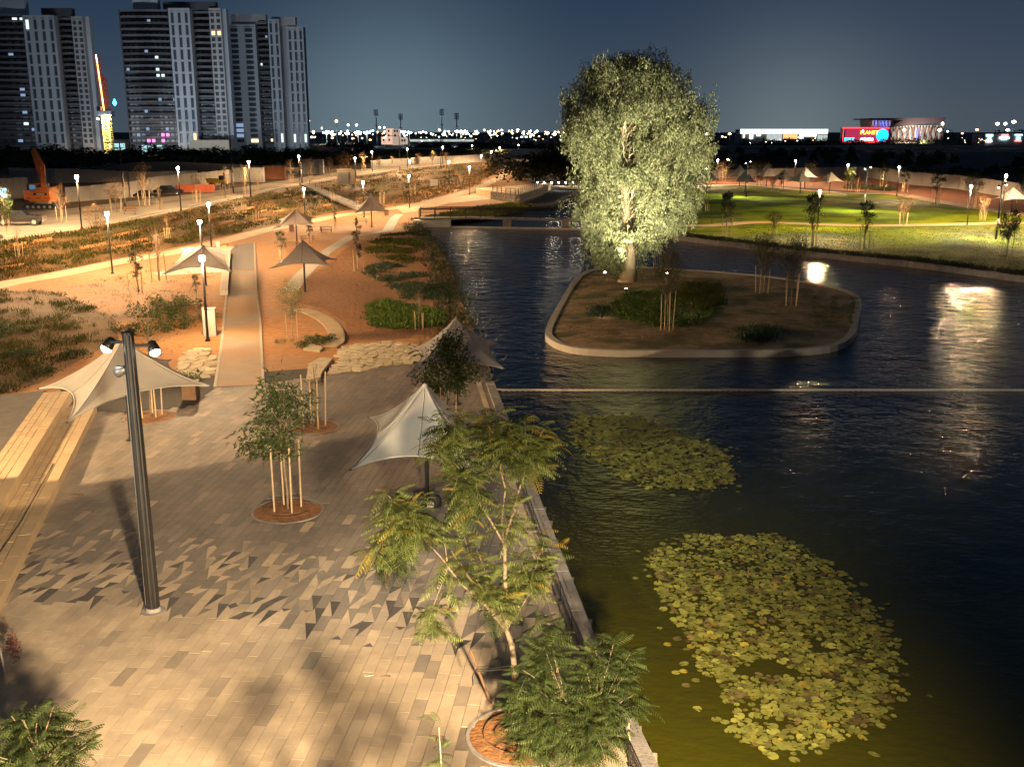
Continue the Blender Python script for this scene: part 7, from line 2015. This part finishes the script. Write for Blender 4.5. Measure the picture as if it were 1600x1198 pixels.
# lit shop signs at the far right
M_SGB = emit('blue_white_sign', (0.35, 0.75, 1.0), 1.6); M_SGR = emit('red_sign', (1.0, 0.2, 0.2), 1.5)
sb_ = thing('shop_building', 'low shop building with bright blue white and red signs at the right edge', 'building', at_px(1575, 224, 900))
part('wall', M_GREYC, sb_, lambda mb: px_box(mb, 1538, 1640, 209, 228, 902, 25))
for x0, x1, y0, y1, m in ((1541, 1552, 210.2, 213.5, M_SGB), (1544, 1549, 214.5, 218.5, M_SGB), (1541, 1550, 219.4, 222, M_WHN), (1565, 1576, 210, 213, M_SGR), (1562, 1577, 214.5, 217, M_WHN), (1565, 1573, 217.8, 219, M_SGB), (1586, 1598, 210, 212, M_SGB), (1588, 1595, 214, 218, M_SGB), (1586, 1596, 219.2, 221.2, M_SGR)):
    part('lit_sign', m, sb_, lambda mb: px_box(mb, x0, x1, y0, y1, 901, 0.6))
# pinkish block on the left horizon, its floodlighting put into glowing wall materials
pk_ = thing('lit_block', 'small pinkish self lit building block between stadium lights', 'building', at_px(615, 232, 900))
M_PINKB = emit('self_lit_render', (0.85, 0.52, 0.38), 0.42); M_PINKD = emit('self_lit_render_dim', (0.75, 0.55, 0.42), 0.25)
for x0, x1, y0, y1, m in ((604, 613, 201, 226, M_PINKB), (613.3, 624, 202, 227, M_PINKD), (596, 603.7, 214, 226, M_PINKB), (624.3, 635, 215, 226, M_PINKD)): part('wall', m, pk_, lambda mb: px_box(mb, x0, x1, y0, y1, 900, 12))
for x0, y0 in ((606, 203), (615.5, 203), (619.5, 203), (606, 210), (616, 210), (598, 217), (607, 217), (627, 218), (631, 218)): part('window', M_GLASS, pk_, lambda mb: px_box(mb, x0, x0 + 2.5, y0, y0 + 3.5, 899.8, 0.4))
# far roads: parapet lines
for nm, lb, x0, x1, y0, y1, Y, m in (('road_parapet', 'long pale road parapet beyond the dark brush at the right', 1352, 1700, 235.2, 237.4, 640, M_CONCL), ('road_parapet', 'far dark guard rail in front of the cinema building', 1100, 1700, 227.5, 231.5, 760, M_GREYC), ('road_parapet', 'thin pale parapet above the dark bushes left of the white hoarding', 560, 748, 231.6, 233.4, 720, M_CONCL), ('road_parapet', 'pale parapet right of the gum tree below the white hall', 1210, 1350, 232, 234, 660, M_BEIGE)):
    mb = MB(); px_box(mb, x0, x1, y0, y1, Y, 0.8); tag(mb.build(nm, m), lb, 'parapet')
# far trees and brush, each mass one object
def mass(name, x0, x1, ybase, ytop, Y, n, m, leaf, depth=60, label=None):
    a, b = at_px(x0, ybase, Y), at_px(x1, ytop, Y)
    k = int(max(3, (x1 - x0) / 9)); P = []
    for i in range(k):
        cx = rng.uniform(a.x, b.x); cy_ = Y + rng.uniform(0, depth); hh = (b.z - a.z) * rng.uniform(0.45, 1.0); rr = (b.x - a.x) / k * rng.uniform(0.9, 1.8)
        q = norm(rng.normal(size=(n // k, 3))); q[:, 2] = np.abs(q[:, 2]); q *= np.array([rr, rr * 0.8, hh]) * rng.uniform(0.55, 1.02, (n // k, 1)); P.append(q + np.array([cx, cy_, a.z]))
    P = np.concatenate(P); d = rng.normal(size=P.shape)
    v, f = leaves(P, d, leaf * rng.uniform(.6, 1.4, len(P)), leaf * 0.6)
    o = link(name, arr_mesh(name, v, f, m)); o['kind'] = 'stuff'
mass('far_trees', 480, 660, 239, 220, 720, 7000, M_BUSH, 1.5); mass('far_trees', 655, 780, 236, 219, 800, 5500, M_BUSH, 1.6); mass('far_trees', 770, 880, 236, 222, 850, 4500, M_BUSH, 1.6)
mass('far_trees', 1075, 1125, 238, 196, 560, 4500, M_BUSH, 1.3, 30); mass('far_trees', 1120, 1300, 228, 214, 900, 3000, M_BUSH, 1.4); mass('far_hill_trees', 1470, 1700, 226, 198, 1500, 7000, M_BUSH, 3.0); mass('far_trees', 1300, 1480, 225, 215, 960, 2500, M_BUSH, 1.4)
mass('dark_brush', 1100, 1700, 262, 238, 330, 13000, M_BUSH, 0.9, 250); mass('dark_brush', 1480, 1700, 278, 262, 280, 3500, M_BUSH, 0.7, 40); mass('dark_brush', 1060, 1300, 262, 250, 300, 4000, M_BUSH, 0.8, 60); mass('far_shrubs', 1440, 1600, 226, 213, 940, 2500, M_LEAFO, 1.3, 20)
mass('far_trees', 880, 1080, 236, 214, 800, 4000, M_BUSH, 1.6)
mass('roadside_trees', 160, 330, 241, 233, 470, 1500, M_BUSH, 0.9, 20)

# far street lights, one by one
def far_lamp_proto(m, nm):
    t = bpy.data.objects.new(nm, None); C.objects.link(t)
    mb = MB(); mb.lathe((0, 0, 0), [(0.16, 0), (0.10, 0.96)], 6); mb.build('pole', M_STEEL, t)
    mb = MB(); mb.lathe((0, 0, 0.96), [(0.3, 0), (1.0, 0.05), (0.9, 0.09), (0.3, 0.13)], 8); mb.build('lamp_glass', m, t)  # oversized head: the lamp's glare is put into its shape
    return remember(t)
FL = {k: far_lamp_proto(m, 'far_street_light') for k, m in (('w', M_FARW), ('o', M_FARO), ('y', M_FARY), ('b', M_FARB))}
def far_light(px, hy, by, kind, size, label, group, Y=None):
    Y = Y or CAMH * FOC / max(by - HZ, 3.5)
    p = at_px(px, by, Y); h = at_px(px, hy, Y).z - p.z; s = size * Y / FOC / 2
    return place(FL[kind], p, 0, label, 'street light', group, (s, s, h))
for px, hy, by, k, s, Y in ((511, 208, 232, 'b', 9, 900), (543, 209, 226, 'b', 6, 1000), (560, 208, 230, 'b', 9, 950), (574, 208, 230, 'b', 8.5, 950), (630, 207, 228, 'b', 6.5, 1000), (640, 208, 228, 'b', 6, 1000), (714, 206, 224, 'b', 5, 1000), (720, 206, 224, 'b', 6, 1000), (727, 206, 224, 'b', 5, 1000)):
    far_light(px, hy, by, k, s * 1.25, 'large dazzling white blue sports field light on the left horizon', 'sports field lights', Y)
for px, hy, by, Y in ((483, 183.5, 232, 800), (484, 190, 232, 820), (527, 190.5, 225, 900), (552, 217, 235, 700), (488, 215, 236, 700), (484, 207, 236, 760), (491, 207, 236, 760), (520, 216, 232, 760), (579, 219, 232, 760), (601, 216, 232, 760)):
    far_light(px, hy, by, 'o', 4.2, 'far amber street light beside the right tower', 'far amber street lights', Y)
WL = 'far small white street lights'
for px, hy, by, k, s in ((504, 201, 224, 'y', 1.6), (532, 209, 225, 'w', 3), (545, 196, 222, 'w', 2.2), (558, 196.5, 222, 'w', 2.2), (519, 211, 224, 'y', 2), (583, 205, 222, 'w', 2), (590, 207, 224, 'y', 2), (594, 200, 222, 'w', 1.8), (601, 200, 222, 'w', 1.8), (650, 209, 222, 'y', 2), (658, 208, 222, 'w', 2), (666, 208, 222, 'w', 2.2), (677, 210, 222, 'y', 2), (687, 204, 226, 'y', 3), (694, 211, 240, 'w', 4.4), (703, 210, 222, 'w', 2), (741, 210, 226, 'y', 3.2), (731, 209, 222, 'y', 2), (757, 204, 222, 'y', 2.6), (765, 209, 228, 'y', 3), (773, 210, 230, 'y', 3.6), (784, 204, 222, 'y', 2.6), (785, 209, 222, 'y', 2.2), (800, 205, 222, 'y', 2), (801, 209, 224, 'y', 2.4), (809, 203.5, 222, 'y', 3), (817, 209, 224, 'y', 2.6), (815, 214.5, 226, 'w', 2.6), (822, 214.5, 226, 'w', 2.6), (829, 214, 226, 'w', 2.6), (836, 208, 224, 'y', 2.6), (839, 206, 232, 'y', 3), (855, 209, 238, 'y', 3.8), (866, 210.5, 238, 'w', 4.2), (872, 207, 224, 'y', 2.6), (881, 208, 226, 'y', 2.6), (888, 206, 224, 'y', 2.2), (1068, 205, 226, 'w', 4), (1103, 210, 240, 'y', 3.6), (1139, 210, 230, 'y', 3.6), (1128, 214, 228, 'y', 2.4), (1133, 215, 228, 'o', 2), (1410, 204, 238, 'y', 3.6), (1465, 204.5, 238, 'w', 4.6), (1469, 194.5, 232, 'y', 3.2), (1479, 206, 222, 'w', 2), (1502, 209, 224, 'o', 2.8), (1524, 203.5, 226, 'o', 4), (1536, 211, 228, 'o', 3), (1555, 194.5, 226, 'y', 5), (1567, 194.5, 228, 'y', 4), (1580, 191.5, 226, 'y', 5.5), (1572, 204, 226, 'w', 5), (1585, 212, 228, 'o', 3), (1322, 202, 226, 'o', 2.2), (1346, 206, 236, 'y', 2)):
    far_light(px, hy, by, k, s * 1.25, 'small far street light on the horizon ' + ('left of the pinkish block' if px < 600 else 'near the tall pole with long arm' if px < 720 else 'above the far white hoarding' if px < 850 else 'at the left edge of the gum tree' if px < 1000 else 'between gum tree and white hall' if px < 1200 else 'around the cinema building' if px < 1490 else 'near the shop signs at the right edge'), WL)
for k in range(100):
    px = rng.uniform(486, 880); hy = 205 + abs(rng.normal()) * 5.5
    far_light(px, hy, max(hy + 8, 222), 'ywywo'[k % 5], rng.uniform(1.2, 2.8), 'tiny far light in the glowing band on the left horizon', 'tiny far lights of the town', rng.uniform(900, 2200))
VL = 'car and shop lights along the far road'
for k in range(46):
    px = float(rng.choice([rng.uniform(1460, 1600), rng.uniform(1170, 1300), rng.uniform(640, 880)])); py = rng.uniform(217, 226) if px > 1000 else rng.uniform(211, 222)
    far_light(px, py - 2, py + 1.2, 'wyoy'[k % 4], rng.uniform(1.0, 2.2), 'tiny low light along the far road at the horizon', VL, 850)
# floodlight masts over the stadium
for px, ty, by, lb in ((589, 174, 226, 'tall stadium mast with square lamp panel above the sports lights, left one'), (627, 180, 226, 'faint distant stadium mast behind the pinkish block'), (691, 173, 226, 'tall stadium mast nearest the tall pole with long arm'), (714, 179, 226, 'faint stadium mast above the triple sports lights')):
    Y = 1500 if 'faint' in lb else 1100; p = at_px(px, by, Y); h = at_px(px, ty, Y).z - p.z
    t = thing('stadium_mast', lb, 'floodlight mast', p, 0, 'stadium masts'); s = Y / FOC
    mb = MB(); mb.lathe((0, 0, 0), [(1.0 * s, 0), (0.7 * s, h)], 8); mb.build('mast', M_TOWER, t)
    for r_ in range(4):
        mb = MB(); mb.box((0, -0.5, h - r_ * 2.4 * s + 1), (7 * s, 0.5, 1.5 * s)); mb.build('lamp_row', M_TOWER, t)
    mb = MB(); mb.box((0, 0, h * 0.58), (5 * s, 2, 1.0 * s)); mb.build('gantry', M_TOWER, t)
# pitch edge under the sports lights, floodlighting put in as the wall's own glow
mb = MB(); px_box(mb, 640, 740, 218, 221.5, 1250, 6); tag(mb.build('pitch_wall', emit('self_lit_wall', (0.62, 0.70, 0.62), 0.30)), 'long pale self lit wall under the triple sports lights', 'wall')
spot('street_fill_light', T(430, 262, 3) + Vector((0, 0, 9)), T(430, 300, 3), 6000, WARM, 170, 0.6, 0.3)
